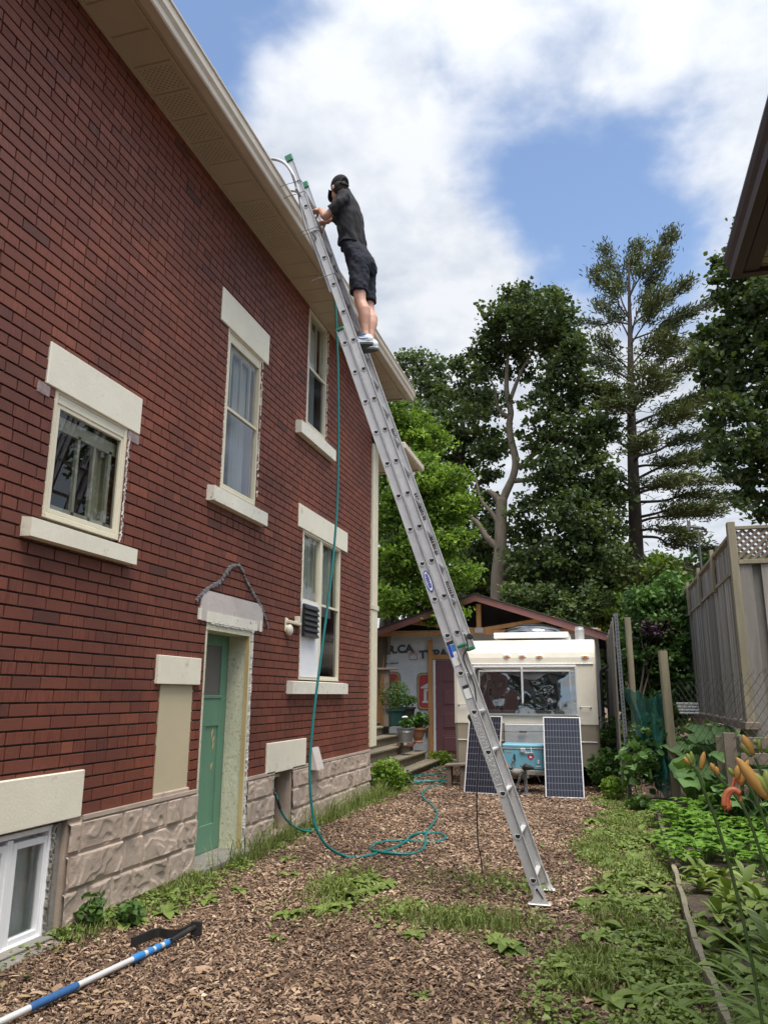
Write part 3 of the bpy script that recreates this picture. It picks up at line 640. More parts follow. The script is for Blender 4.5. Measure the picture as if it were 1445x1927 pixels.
def wall_bits():
    f = MB(); wb(f, 5.352, 6.014, 1.512, 1.733, .03, -.02, .004); f.build('blank_panel', M['cream'], house)
    f = MB(); wb(f, 5.39, 5.90, .70, 1.508, -.006, -.03); p = f.build('blocked_window_panel', M['beige'], house); 
    s = MB(); s.box(WX-.03, WX+.01, 5.40, 5.92, .655, .703, .008); s.build('rough_stone_sill', M['stone'], p)
    # plastic bracket beside the window
    b = MB(); k = .98; b.box(WX, WX+.012, 7.78, 7.86, 2.10, 2.25, .003); b.box(WX, WX+.05, 7.80, 8.16, 2.19, 2.225, .006)
    b.lathe((WX+.012, 7.84, 2.12), [(.06, 0), (.062, .03), (.045, .05), (.02, .06)], 16, (1, 0, 0)); b.box(WX, WX+.05, 8.06, 8.12, 2.22, 2.29, .004)
    b.build('cable_bracket', M['trim'], house)
    # louvred metal hood near the right basement window
    v = MB(); v.prism([(WX+.02, 8.60, .62), (WX+.02, 8.60, .84), (WX+.045, 8.60, .84), (WX+.12, 8.60, .60), (WX+.02, 8.60, .60)], (0, .22, 0)); v.build('dryer_vent_hood', M['greywhite'], house)
    # corner post of the rear porch
    c = MB(); c.box(WX-.30, WX+.02, 11.06, 11.34, .70, 2.68, .004); c.box(WX-.30, WX+.02, 11.06, 11.34, 2.76, 5.30, .004); c.box(WX-.32, WX+.035, 11.05, 11.37, 2.68, 2.76, .006)
    for yy in (11.13, 11.20, 11.27):
        for (a, b) in ((.71, 2.67), (2.77, 5.29)): c.box(WX+.02, WX+.027, yy, yy+.035, a, b)
    for xx in (-3.40, -3.48): 
        for (a, b) in ((.71, 2.67), (2.77, 5.29)): c.box(xx, xx+.035, 11.053, 11.06, a, b)
    c.build('porch_corner_post', M['trim'], house)
    r = MB(); r.box(-8, -2.93, 11.42, 12.6, 5.28, 5.32); r.build('porch_soffit', M['soffit'], house)
    g = MB(); g.box(-2.93, -2.83, 11.3, 12.66, 5.25, 5.37, .02); g.box(-8, -2.93, 12.6, 12.66, 5.25, 5.37, .01); g.build('porch_gutter', M['gutter'], house)
    r = MB(); r.add([(-2.9, 11.03, 5.40), (-2.9, 12.7, 5.38), (-8, 12.7, 5.38), (-8, 11.03, 5.40), (-3.4, 11.03, 5.6), (-8, 11.03, 5.6)], [(0, 1, 4), (1, 2, 5, 4), (0, 3, 2, 1)]); r.build('porch_roof', M['shingle'], house)
wall_bits()
# ================================================================== LADDER
M['alu'] = simple('weathered_aluminium', (.50, .50, .505), .5, .35, var=.10, scale=7, bump=.15, bscale=40, dirt=((.42, .42, .42), 18, .62))
M['alu_bright'] = simple('bright_aluminium', (.74, .74, .74), .42, .4, var=.06, scale=9)
M['green_cap'] = simple('green_end_cap', (.02, .17, .085), .5, var=.1)
M['label'] = simple('label_paper', (.60, .61, .62), .5, var=.10, scale=60)
M['label_blue'] = simple('blue_label', (.03, .20, .50), .4, var=.1); M['label_navy'] = simple('navy_print', (.015, .05, .36), .4); M['label_black'] = simple('black_print', (.02, .02, .02), .5)
M['label_white'] = simple('white_label', (.75, .76, .77), .4)
LU = Vector((-math.cos(R_(71.056)), 0, math.sin(R_(71.056)))); LN = Vector((LU.z, 0, -LU.x)); LB = Vector((-.506, 0, 0))
def lp(s, n=0.0, y=6.195): return LB+LU*s+LN*n+Vector((0, y, 0))
def ladder():
    L = thing('extension_ladder', 'tall aluminium extension ladder leaning from the mulch up to the roof gutter', 'ladder', tuple(lp(0)))
    def rail(y, out, s0, s1, n0, name='rail'):
        mb = MB(); hw = .037; mb.obox(lp((s0+s1)/2, n0, y), LU, LN, (0, 1, 0), (s1-s0)/2, hw, .0022)
        for sg in (-1, 1): mb.obox(lp((s0+s1)/2, n0+sg*(hw-.0018), y+out*.0), LU, LN, (0, 1, 0), (s1-s0)/2, .0019, .013)
        for sg in (-1, 1): mb.obox(lp((s0+s1)/2, n0+sg*(hw-.010), y+out*.003), LU, LN, (0, 1, 0), (s1-s0)/2, .0012, .002)
        return mb.build(name, M['alu'], L)
    for (s0, s1, n0, ya, yb) in ((.06, 4.90, 0, 5.972, 6.418), (1.90, 6.86, .079, 5.984, 6.406)):
        for y, o in ((ya, -1), (yb, 1)):
            r = rail(y, o, s0, s1, n0)
            # collar rings and the dark D of each hollow rung end
        k0 = 0 if n0 == 0 else 6; k1 = 16 if n0 == 0 else 22
        for k in range(k0, k1):
            s = .1726+.3048*k
            if s < s0 or s > s1-.02: continue
            mb = MB(); prof = []
            for i in range(9): a = math.pi+math.pi*i/8; prof.append((math.cos(a)*.0185, math.sin(a)*.020+.006))
            prof += [(.0185, .010), (.0165, .0135), (-.0165, .0135), (-.0185, .010)]
            C0 = lp(s, n0, 0); ex = Vector((1, 0, 0)); ez = Vector((0, 0, 1))
            mb.prism([C0+ex*a+ez*b+Vector((0, ya-.002, 0)) for a, b in prof], (0, yb-ya+.004, 0))
            for y, o in ((ya, -1), (yb, 1)):
                big = [C0+ex*a*1.38+ez*((b-.002)*1.32)+Vector((0, y+o*.0022, 0)) for a, b in prof]; mb.prism(big, (0, o*.005, 0))
                mb.mi = 1; mb.add([C0+ex*a*.98+ez*b*.95+Vector((0, y+o*.0082, 0)) for a, b in prof], [tuple(range(len(prof)))]); mb.mi = 0
            mb.build('rung', [M['alu_bright'] if n0 == 0 else M['alu'], M['hole']], L)
    for y, o in ((5.972, -1), (6.418, 1)):   # pivoting shoes
        f = MB(); c = lp(.06, 0, y+o*.016); pts = [(-.072, -.052), (.072, -.052), (.050, -.01), (.032, .045), (.012, .072), (-.012, .072), (-.028, .05), (-.036, .0)]
        c = Vector((c.x, c.y, .062)); f.prism([c+Vector((a, 0, b)) for a, b in pts], (0, o*.006, 0)); f.box(c.x-.080, c.x+.082, y-.032, y+.032, .008, .018, .003)
        ft = f.build('foot', M['alu_bright'], L)
        g = MB(); g.bar(c+Vector((-.008, o*.008, .045)), c+Vector((.028, o*.008, -.008)), .009, .004, up=(0, 1, 0)); g.lathe(c+Vector((-.012, o*.006, .048)), [(.009, 0), (.009, o*.008)], 10, (0, 1, 0)); g.build('pivot_slot', M['black'], ft)
    def cap(s, n, y, d=.022, nm='end_cap'):
        m = MB(); m.obox(lp(s, n, y), LU, LN, (0, 1, 0), d, .0385, .0155, .008); m.build(nm, M['green_cap'], L)
    cap(6.87, .079, 5.984, .040); cap(6.87, .079, 6.406, .040); cap(4.895, -.0, 5.972, .016); cap(4.895, 0, 6.418, .016); cap(1.895, .079, 5.984, .014); cap(1.895, .079, 6.406, .016)
    # labels on the near outer faces
    yl = 5.9665
    def lab(s0, s1, n0, n1, mat, y=yl, nm='label'):
        m = MB(); m.obox(lp((s0+s1)/2, (n0+n1)/2, y), LU, LN, (0, 1, 0), abs(s1-s0)/2, abs(n1-n0)/2, .0006); return m.build(nm, M[mat], L)
    o = MB(); c = lp(2.46, 0, yl)
    for rr, mi in ((1.0, 0), (.80, 1)):
        o.mi = mi; pts = [c+LU*math.cos(t*math.pi/16)*.092*(rr if rr == 1 else .88)+LN*math.sin(t*math.pi/16)*.028*rr+Vector((0, -.0008*(1 if rr == 1 else 2), 0)) for t in range(32)]; o.add(pts, [tuple(range(32))])
    ov = o.build('brand_oval', [M['label_navy'], M['label_white']], L)
    text_mesh('lettering', 'WERNER', .033, M['label_navy'], c+LU*.064-LN*.0115+Vector((0, -.0032, 0)), -LU, LN, ov, .0003, .0012, .92)
    lb = lab(1.93, 1.76, -.030, .026, 'label_white'); 
    for (a, b, n0, n1, mt) in ((1.955, 1.93, -.030, .026, 'label_black'), (1.93, 1.83, -.029, -.006, 'label_navy'), (1.925, 1.87, -.004, .026, 'label_blue'), (1.85, 1.80, .004, .018, 'label')):
        m = MB(); m.obox(lp((a+b)/2, (n0+n1)/2, yl-.001), LU, LN, (0, 1, 0), abs(a-b)/2, (n1-n0)/2, .0006); m.build('print_block', M[mt], lb)
    text_mesh('lettering', 'TYPE III  200 LB', .012, M['label_black'], lp(1.82, .016, yl-.0022), LU*-1, LN, lb, .0002, .0002)
    lb = lab(1.60, 1.50, -.024, .024, 'label_white'); m = MB(); m.obox(lp(1.59, 0, yl-.001), LU, LN, (0, 1, 0), .012, .024, .0006); m.build('print_block', M['label_black'], lb)
    for (a, b) in ((1.39, 1.12), (1.07, .845)):
        lb = lab(a, b, -.024, .024, 'label'); m = MB()
        for i in range(5):
            n = -.019+i*.0085
            s = b+.01
            while s < a-.012:
                l = rnd.uniform(.012, .05); m.obox(lp(s+l/2, n, yl-.001), LU, LN, (0, 1, 0), min(l, a-.01-s)/2, .0017, .0004); s += l+.008
        m.build('print_lines', M['mortar'], lb)
    lb = None; m = MB()
    for (a, b) in ((3.35, 3.08), (2.95, 2.75), (2.50, 2.30), (4.0, 3.9), (5.85, 5.7)):
        s = b
        while s < a:
            l = rnd.uniform(.008, .02); m.obox(lp(s, .079+rnd.uniform(-.003, .003), 6.4015), LU, LN, (0, 1, 0), l/2, .013, .0004); s += l+.008
    m.build('stamped_print', M['mortar'], L)
    # stand-off bars curling over the gutter onto the roof
    for y, nm in ((5.95, 0), (6.45, 1)):
        ya = 6.0 if nm == 0 else 6.39; q = [lp(5.3, .026, ya), lp(5.8, .022, ya), lp(6.12, .012, ya)]+[Vector((p.x, y*.5+ya*.5 if i == 0 else y, p.z)) for i, p in enumerate([atY(561, 352, 6.0), atY(549, 324, 5.95), atY(534, 304, 5.93), atY(516, 296.5, 5.93), atY(500, 298, 5.93)])]+[Vector((-2.98, y, 6.48)), Vector((-3.04, y, 6.43))]
        t = MB(); t.tube(catmull(q, 6), .015, 10); t.box(-3.12, -2.98, y-.05, y+.05, 6.405, 6.425, .004); t.build('stand_off_arm', M['alu'], L)
    c = MB(); 
    for (x, z) in ((-2.33, 5.60), (-2.50, 6.08)): c.tube([(x-.03, 5.86, z), (x-.03, 6.53, z)], .013, 8)
    c.build('stand_off_crossbar', M['alu'], L)
    for (s, n) in ((6.42, -.02), (6.56, -.02), (5.95, -.02), (5.45, -.02), (5.99, -.02)):
        u = MB(); u.tube([lp(s, n-.075, 5.93), lp(s, n-.02, 5.93), lp(s, .05, 5.955), lp(s, .115, 5.96), lp(s, .12, 6.0)], .0035, 6); u.build('u_bolt', M['lead'], L)
    # rope and pulley hook
    r = MB(); r.tube(catmull([atY(866, 1180, 6.2), atY(880, 1215, 6.2), atY(872, 1240, 6.2), atY(892, 1290, 6.2), atY(897, 1335, 6.2), atY(905, 1385, 6.2), atY(900, 1440, 6.2), atY(897, 1495, 6.2), atY(899, 1585, 6.2), atY(904, 1610, 6.2), atY(908, 1645, 6.2)], 6), .006, 6); r.build('rope', M['black'], L)
    for (x, y) in ((884, 1198), (886, 1350), (889, 1355)): 
        k = MB(); p = atY(x, y, 6.22); k.lathe(p-Vector((0, .012, 0)), [(.02, 0), (.026, .006), (.026, .018), (.02, .024)], 12, (0, 1, 0)); k.build('pulley', M['black'], L)
ladder()
# ================================================================== PERSON
M['skin'] = simple('skin', (.50, .27, .19), .5, var=.10, scale=9, bump=.1, bscale=60)
M['shirt'] = simple('charcoal_shirt', (.015, .015, .018), .95, var=.2, scale=10, bump=.3, bscale=200)
M['shorts'] = simple('navy_shorts', (.006, .008, .018), .9, var=.2, scale=10, bump=.2, bscale=160)
M['cap'] = simple('black_cap', (.014, .014, .015), .95, var=.2, bump=.3, bscale=150)
M['hair'] = simple('dark_hair', (.025, .018, .013), .7, var=.3, scale=80)
M['shoe'] = simple('white_shoe', (.62, .65, .68), .55, var=.06); M['shoe_blue'] = simple('blue_shoe_trim', (.08, .22, .52), .5); M['sole'] = simple('grey_shoe_sole', (.06, .07, .07), .8)
def remeshed(mb, name, mat, parent, vox=.007, sm=4, fold=None):
    o = mb.build('tmp', mat); md = o.modifiers.new('r', 'REMESH'); md.mode = 'VOXEL'; md.voxel_size = vox
    s = o.modifiers.new('s', 'SMOOTH'); s.iterations = sm; s.factor = .6
    dg = bpy.context.evaluated_depsgraph_get(); dg.update(); me = bpy.data.meshes.new_from_object(o.evaluated_get(dg)); old = o.data; bpy.data.objects.remove(o); bpy.data.meshes.remove(old)
    if fold:
        me.update(); nrm = [v.normal.copy() for v in me.vertices]
        for v, n in zip(me.vertices, nrm): v.co = v.co+n*fold(v.co)
    me.name = name; me.materials.clear(); me.materials.append(mat); me.polygons.foreach_set('use_smooth', [True]*len(me.polygons))
    return mesh_obj(name, me, parent)
def ell(mb, c, a, b, d, seg=18, rot=None):
    c = Vector(c); vs = []; fs = []; n = 12
    for i in range(n+1):
        th = math.pi*i/n
        for k in range(seg):
            ph = 2*math.pi*k/seg; v = Vector((a*math.sin(th)*math.cos(ph), b*math.sin(th)*math.sin(ph), d*math.cos(th)))
            if rot: v = rot @ v
            vs.append(c+v)
    for i in range(n):
        for k in range(seg): k2 = (k+1) % seg; fs.append((i*seg+k, i*seg+k2, (i+1)*seg+k2, (i+1)*seg+k))
    return mb.add(vs, fs)
def rings(mb, secs, seg=24):
    """secs: (centre, half-depth x, half-width y, tilt) lofted as ellipses"""
    vs = []; fs = []
    for (c, a, b, t) in secs:
        c = Vector(c)
        for k in range(seg):
            ph = 2*math.pi*k/seg; x = a*math.cos(ph); y = b*math.sin(ph); vs.append(c+Vector((x*math.cos(t), y, x*math.sin(t))))
    for i in range(len(secs)-1):
        for k in range(seg): k2 = (k+1) % seg; fs.append((i*seg+k, i*seg+k2, (i+1)*seg+k2, (i+1)*seg+k))
    fs.append(tuple(range(seg))[::-1]); fs.append(tuple((len(secs)-1)*seg+k for k in range(seg)))
    return mb.add(vs, fs)
def person():
    P = thing('person', 'person in black cap, dark shirt and navy shorts standing high on the ladder', 'person', (-1.97, 6.2, 4.55))
    yl, yr, ym = 6.10, 6.33, 6.21
    V3 = lambda px, py, y: atY(px, py, y)
    kl, al = V3(677, 562, yl), V3(688, 630, yl); hl = V3(674, 492, yl+.02)
    d = Vector((0, yr-yl, 0)); kr = kl+d*.85+Vector((.025, 0, -.012)); ar = al+Vector((.014, .115, .0)); hr = hl+Vector((0, .17, 0))
    waist = V3(664, 470, ym); chest = V3(659, 415, ym); shl = V3(649, 378, 6.05); shr = shl+Vector((.02, .275, -.015)); neck = V3(648, 362, ym); head = V3(638.5, 353, ym)
    elb = V3(612, 408, 6.06); wr = V3(596, 389, 6.13)
    rungc = lp(.1726+.3048*20, .079, 0); hand = Vector((rungc.x+.035, 6.13, rungc.z+.035)); hand2 = Vector((rungc.x+.035, 6.32, rungc.z+.035))
    elr = V3(618, 410, 6.46); wr = hand+Vector((.055, -.005, .01)); wrr = hand2+Vector((.055, .01, .01))
    b = MB()
    def limb(pts): b.tube([p for p, r in pts], [r for p, r in pts], 14)
    lerp = lambda a, c, t: a+(c-a)*t
    for (h, k, a) in ((hl, kl, al), (hr, kr, ar)):
        bk = Vector((.022, 0, 0)); heel = a+Vector((.012, 0, -.05))
        limb([(h, .085), (lerp(h, k, .5), .074), (lerp(h, k, .85), .060), (k, .056), (lerp(k, a, .12)+bk*.2, .053), (lerp(k, a, .32)+bk, .060), (lerp(k, a, .5)+bk*.8, .055), (lerp(k, a, .75)+bk*.2, .039), (lerp(k, a, .92), .032), (a, .034), (heel, .035)])
        limb([(heel+Vector((0, 0, .0)), .034), (heel+Vector((-.10, 0, -.01)), .032), (heel+Vector((-.18, 0, -.02)), .025)])
    rings(b, [(lerp(hl, hr, .5)-Vector((0, 0, .02)), .09, .14, 0), (waist, .085, .13, 0), (chest, .10, .15, 0), (lerp(chest, neck, .75), .07, .14, 0), (neck, .05, .055, 0)])
    limb([(neck-Vector((.0, 0, .05)), .058), (neck, .054), (lerp(neck, head, .6), .052)])
    for (s, e, w, h) in ((shl, elb, wr, hand), (shr, elr, wrr, hand2)):
        limb([(lerp(chest, s, .7), .05), (s, .052), (lerp(s, e, .5), .045), (lerp(s, e, .9), .038), (e, .036), (lerp(e, w, .25), .040), (lerp(e, w, .6), .033), (w, .025)])
        # palm and fingers closed round the rung
        limb([(w, .024), (lerp(w, h, .6)+Vector((0, 0, .006)), .024), (h+Vector((-.008, 0, .004)), .020)])
        ell(b, h+Vector((.012, 0, .0)), .030, .040, .018)
        for i in range(4):
            yy = h.y-.030+.020*i; r = .0088; R0 = .034+(.002 if i in (1, 2) else -.001)
            pts = [Vector((h.x+.01, yy, h.z+.004))]+[Vector((rungc.x+R0*math.cos(a), yy, rungc.z+.002+R0*math.sin(a))) for a in (R_(65), R_(105), R_(150), R_(195), R_(235))]
            b.tube(pts[:6 if i in (1, 2) else 5], [r*1.1]+[r]*5 if i in (1, 2) else [r*1.05]+[r*.95]*4, 8)
        b.tube([h+Vector((.02, .03, -.01)), Vector((rungc.x+.034, h.y+.036, rungc.z-.008)), Vector((rungc.x+.020, h.y+.030, rungc.z-.032))], [.011, .0105, .009], 8)
    # head, looking down and to the wall
    RZ = Matrix.Rotation(R_(-42), 3, 'Z'); hr_ = RZ @ Matrix.Rotation(R_(-18), 3, 'Y'); H = head
    ell(b, H+RZ @ Vector((.005, 0, .012)), .092, .074, .098, rot=hr_); ell(b, H+RZ @ Vector((-.045, 0, -.050)), .052, .052, .065, rot=hr_)
    ell(b, H+RZ @ Vector((-.082, 0, -.098)), .028, .030, .024)                    # chin
    b.tube([H+RZ @ Vector((-.085, 0, -.010)), H+RZ @ Vector((-.112, 0, -.045)), H+RZ @ Vector((-.098, 0, -.058))], [.010, .014, .010], 8)   # nose
    for s in (-1, 1):
        ell(b, H+RZ @ Vector((.012, s*.076, -.028)), .020, .010, .031, rot=hr_)   # ears
        ell(b, H+RZ @ Vector((-.075, s*.030, -.022)), .014, .016, .012)          # brow and eye socket
    ell(b, H+RZ @ Vector((-.094, 0, -.078)), .012, .024, .009)                   # mouth
    remeshed(b, 'body', M['skin'], P, .0065, 3)
    e = MB()
    for s in (-1, 1): ell(e, H+RZ @ Vector((-.087, s*.030, -.030)), .008, .010, .006, 10, RZ)
    e.build('eye', M['hair'], P, True)
    hm = MB(); ell(hm, H+RZ @ Vector((.024, 0, -.012)), .085, .078, .075, rot=hr_); ell(hm, H+RZ @ Vector((.062, 0, -.055)), .03, .052, .035, rot=RZ)
    remeshed(hm, 'hair', M['hair'], P, .008, 2)
    # cap: crown, peak over the face, strap and opening at the back
    c = MB(); cr = RZ @ Matrix.Rotation(R_(-14), 3, 'Y'); ell(c, H+RZ @ Vector((.008, 0, .030)), .105, .086, .088, rot=cr)
    ell(c, H+RZ @ Vector((.008, 0, .012)), .100, .085, .045, rot=cr)
    cp = remeshed(c, 'cap', M['cap'], P, .006, 3)
    pk = MB(); n = 10; vs = []
    for i in range(n+1):
        a = math.pi*(i/n)-math.pi/2; vs.append(H+RZ @ Vector((-.085-.0*math.cos(a), .074*math.sin(a), .006)))
    for i in range(n+1):
        a = math.pi*(i/n)-math.pi/2; vs.append(H+RZ @ Vector((-.075-.088*math.cos(a), .074*math.sin(a), -.004-.060*math.cos(a)-.012*abs(math.sin(a)))))
    pk.add(vs+[v+Vector((.002, 0, -.006)) for v in vs], [(i, i+1, n+2+i, n+1+i) for i in range(n)]+[(2*n+2+i, 3*n+3+i, 3*n+4+i, 2*n+3+i) for i in range(n)]+[(n+1+i, n+2+i, 3*n+4+i, 3*n+3+i) for i in range(n)])
    pk.build('cap_peak', M['cap'], cp, True)
    st = MB(); st.tube(catmull([H+RZ @ Vector((.100, -.045, .0)), H+RZ @ Vector((.112, -.02, .038)), H+RZ @ Vector((.112, .02, .038)), H+RZ @ Vector((.100, .045, .0))], 4), .005, 6); st.tube([H+RZ @ Vector((.096, -.05, -.018)), H+RZ @ Vector((.117, 0, -.026)), H+RZ @ Vector((.096, .05, -.018))], .009, 6); st.build('cap_strap', M['hair'], cp)
    # shirt
    s = MB(); hem = V3(664, 462, ym)
    rings(s, [(hem+Vector((.0, 0, -.035)), .130, .178, R_(-10)), (hem+Vector((0, 0, .05)), .124, .172, R_(-6)), (lerp(hem, chest, .5)+Vector((.0, 0, 0)), .122, .176, 0), (chest, .128, .192, 0), (lerp(chest, neck, .45)+Vector((.008, 0, 0)), .112, .192, 0), (lerp(chest, neck, .78)+Vector((.0, 0, 0)), .082, .150, 0), (neck+Vector((.004, 0, -.005)), .060, .066, 0), (neck+Vector((.0, 0, .022)), .055, .060, 0)])
    for (a, e_) in ((shl, elb), (shr, elr)):
        s.tube([lerp(chest, a, .55), a+Vector((.005, 0, .005)), lerp(a, e_, .35), lerp(a, e_, .68)], [.08, .077, .070, .066], 16)
    def fold(p):
        t = (p.z-hem.z)/(chest.z-hem.z+.001)
        f = .011*math.sin(p.y*62+p.x*30+2.2*math.sin(p.z*9))*max(0, min(1, 1.2-t*.7))+.014*mnoise.noise(Vector((p.x*9, p.y*12, p.z*4)))+.010*mnoise.noise(Vector((p.x*22+p.z*12, p.y*26, p.z*9)))
        return f
    sh = remeshed(s, 'shirt', M['shirt'], P, .0075, 3, fold)
    # shorts
    t = MB(); hipc = lerp(hl, hr, .5)
    rings(t, [(hem+Vector((.003, 0, .0)), .108, .156, 0), (lerp(hem, hipc, .5)+Vector((.012, 0, 0)), .126, .170, 0), (hipc+Vector((.018, 0, .0)), .138, .176, 0), (hipc+Vector((.018, 0, -.06)), .130, .170, 0), (hipc+Vector((.010, 0, -.10)), .105, .150, 0)])
    for (h, k) in ((hl, kl), (hr, kr)):
        dd = (k-h); t.tube([h+Vector((.012, 0, .03)), h+dd*.3+Vector((.006, 0, 0)), h+dd*.6, h+dd*.84+Vector((-.002, 0, 0))], [.098, .098, .090, .086], 18)
    def fold2(p): return .010*mnoise.noise(Vector((p.x*14, p.y*10, p.z*16+p.x*14)))+.006*mnoise.noise(Vector((p.x*34, p.y*20, p.z*34)))
    remeshed(t, 'shorts', M['shorts'], P, .0075, 3, fold2)
    # shoes
    for a in (al, ar):
        z0 = a.z-.105; hx = a.x+.055; u = MB(); y = a.y
        rings(u, [((hx-.012, y, z0+.03), .02, .026, 0)], 12) if False else None
        ell(u, (hx-.040, y, z0+.058), .058, .041, .054); ell(u, (hx-.12, y, z0+.048), .085, .045, .042); ell(u, (hx-.20, y, z0+.038), .062, .046, .030); u.tube([(hx-.05, y, z0+.06), (hx-.048, y, z0+.095)], [.040, .037], 14)
        so = remeshed(u, 'shoe', M['shoe'], P, .006, 3)
        q = MB(); pts = []
        for i in range(24):
            t_ = 2*math.pi*i/24; xx = hx-.125+.145*math.cos(t_); w = .046*(1+.10*math.cos(t_*1.0+math.pi)) ; pts.append((xx, y+w*math.sin(t_), z0+.0))
        q.prism(pts, (0, 0, .020)); q.build('shoe_sole', M['sole'], so)
        q = MB(); q.prism([(x, y_, z0+.020) for x, y_, z in pts], (0, 0, .014)); q.build('midsole', M['shoe'], so)
        q = MB()
        for sd in (-1, 1):
            q.tube([(hx-.02, y+sd*.036, z0+.055), (hx-.06, y+sd*.039, z0+.052), (hx-.11, y+sd*.043, z0+.066), (hx-.15, y+sd*.036, z0+.070)], .005, 6)
        q.tube([(hx-.088, y-.03, z0+.094), (hx-.048, y-.038, z0+.098), (hx-.008, y, z0+.100), (hx-.048, y+.038, z0+.098), (hx-.088, y+.03, z0+.094)], .0045, 6); q.build('shoe_trim', M['shoe_blue'], so)
    return P
person()
# ================================================================== HOSES and POLE
M['hose'] = simple('teal_hose', (.005, .155, .150), .38, var=.12, scale=20)
def hose():
    a = [(-3.05, 7.1, 6.42), (-2.86, 7.13, 6.36), (-2.70, 7.17, 6.28), (-2.62, 7.19, 6.15), (-2.60, 7.20, 6.0), (-2.6, 7.225, 5.681), (-2.6, 7.364, 4.862), (-2.6, 7.435, 3.678), (-2.6, 7.337, 2.803), (-2.6, 7.071, 1.874), (-2.6, 6.889, 1.235), (-2.59, 6.80, .773)]
    a += [atX(588, 1530, -2.55), atX(598, 1566, -2.50), atX(618, 1595, -2.43)]
    P = [atZ(x, y, .02) for x, y in ((650, 1612), (680, 1613), (705, 1608), (735, 1600), (762, 1588), (775, 1575), (800, 1568), (830, 1570), (838, 1578), (822, 1586), (790, 1586), (750, 1583), (712, 1587), (697, 1597), (708, 1606), (740, 1610), (775, 1608), (797, 1598), (801, 1580), (803, 1565), (818, 1545), (822, 1530), (812, 1516), (797, 1502), (795, 1492), (810, 1482), (828, 1476), (836, 1471), (800, 1470), (775, 1470), (760, 1466), (775, 1463), (815, 1460), (848, 1464), (840, 1470), (790, 1474), (770, 1476), (757, 1467), (790, 1459), (824, 1457), (828, 1453), (818, 1446), (797, 1434), (806, 1433), (832, 1449), (844, 1444), (842, 1436), (834, 1434))]
    for i, p in enumerate(P): p.z = .014+gz(p.x, p.y)*.5+(.018 if i in (4, 5, 14, 15, 18, 34, 35) else .006)
    mb = MB(); mb.tube(catmull([Vector(q) for q in a]+P, 5), .0125, 8); o = mb.build('garden_hose', M['hose'], None, True)
    tag(o, 'long teal garden hose hanging from the roof gutter and coiled on the mulch', 'hose')
    b = [(-3.36, 7.69, .49), (-3.29, 7.69, .44), (-3.27, 7.70, .38)]; c = [(-3.26, 7.74, .30), (-3.22, 7.83, .18), (-3.14, 7.95, .08), (-3.05, 8.10, .03)]+[tuple(atZ(x, y, .02)) for x, y in ((572, 1562), (592, 1561), (604, 1558))]
    mb = MB(); mb.tube(catmull(b+c, 6), .0125, 8); o = mb.build('tap_hose', M['hose'], None, True); tag(o, 'short teal hose running from the basement window tap down to the ground', 'hose')
    k = MB(); k.tube([b[0], b[1], b[2], c[0]], .016, 8); k.build('hose_strain_relief', M['black'], o)
hose()
M['pole_blue'] = simple('blue_grip', (.025, .10, .26), .6, var=.15, scale=25, bump=.3)
def pole():
    A = Vector((-2.70, 2.35, .045)); B = atZ(322, 1772, .04); d = (B-A).normalized(); L = (B-A).length
    T = thing('extension_pole', 'silver and blue telescopic pole with a black rake head on the mulch', 'pole', tuple(A), 0)
    s1 = (atZ(50, 1892, .045)-A).length; s2 = (atZ(120, 1853, .045)-A).length; s3 = (atZ(250, 1805, .045)-A).length
    m = MB(); m.tube([A, B], .0155, 14); m.build('tube', M['alu_bright'], T)
    m = MB(); m.tube([A+d*(s1-.02), A+d*s1, A+d*s2, A+d*(s2+.015)], [.017, .0195, .0195, .017], 14); m.build('grip', M['pole_blue'], T)
    for (a, b, r) in ((s3, s3+.09, .021), (s3+.12, s3+.17, .020), (s3+.19, s3+.24, .020), (s3+.27, L, .019)):
        m = MB(); m.tube([A+d*a, A+d*(a+.01), A+d*(b-.01), A+d*b], [r*.9, r, r, r*.85], 14); m.build('collar', M['label_blue'], T)
    m = MB(); P = [atZ(322, 1772, .05), atZ(338, 1762, .05), atZ(355, 1752, .06), atZ(370, 1744, .08)]; m.tube(catmull(P, 4), [.015]*13, 8); m.box(P[-1].x-.035, P[-1].x+.035, P[-1].y-.01, P[-1].y+.01, .03, .11, .004); m.build('socket', M['black'], T)
    m = MB(); Q = [atZ(x, y, .03) for x, y in ((247, 1779), (262, 1773), (285, 1763), (300, 1760), (318, 1763), (336, 1762), (360, 1750))]; Q = catmull(Q, 6)
    for i in range(len(Q)-1): m.bar(Q[i]+Vector((0, 0, .012)), Q[i+1]+Vector((0, 0, .012)), .012, .05)
    m.build('rake_blade', M['black'], T)
pole()
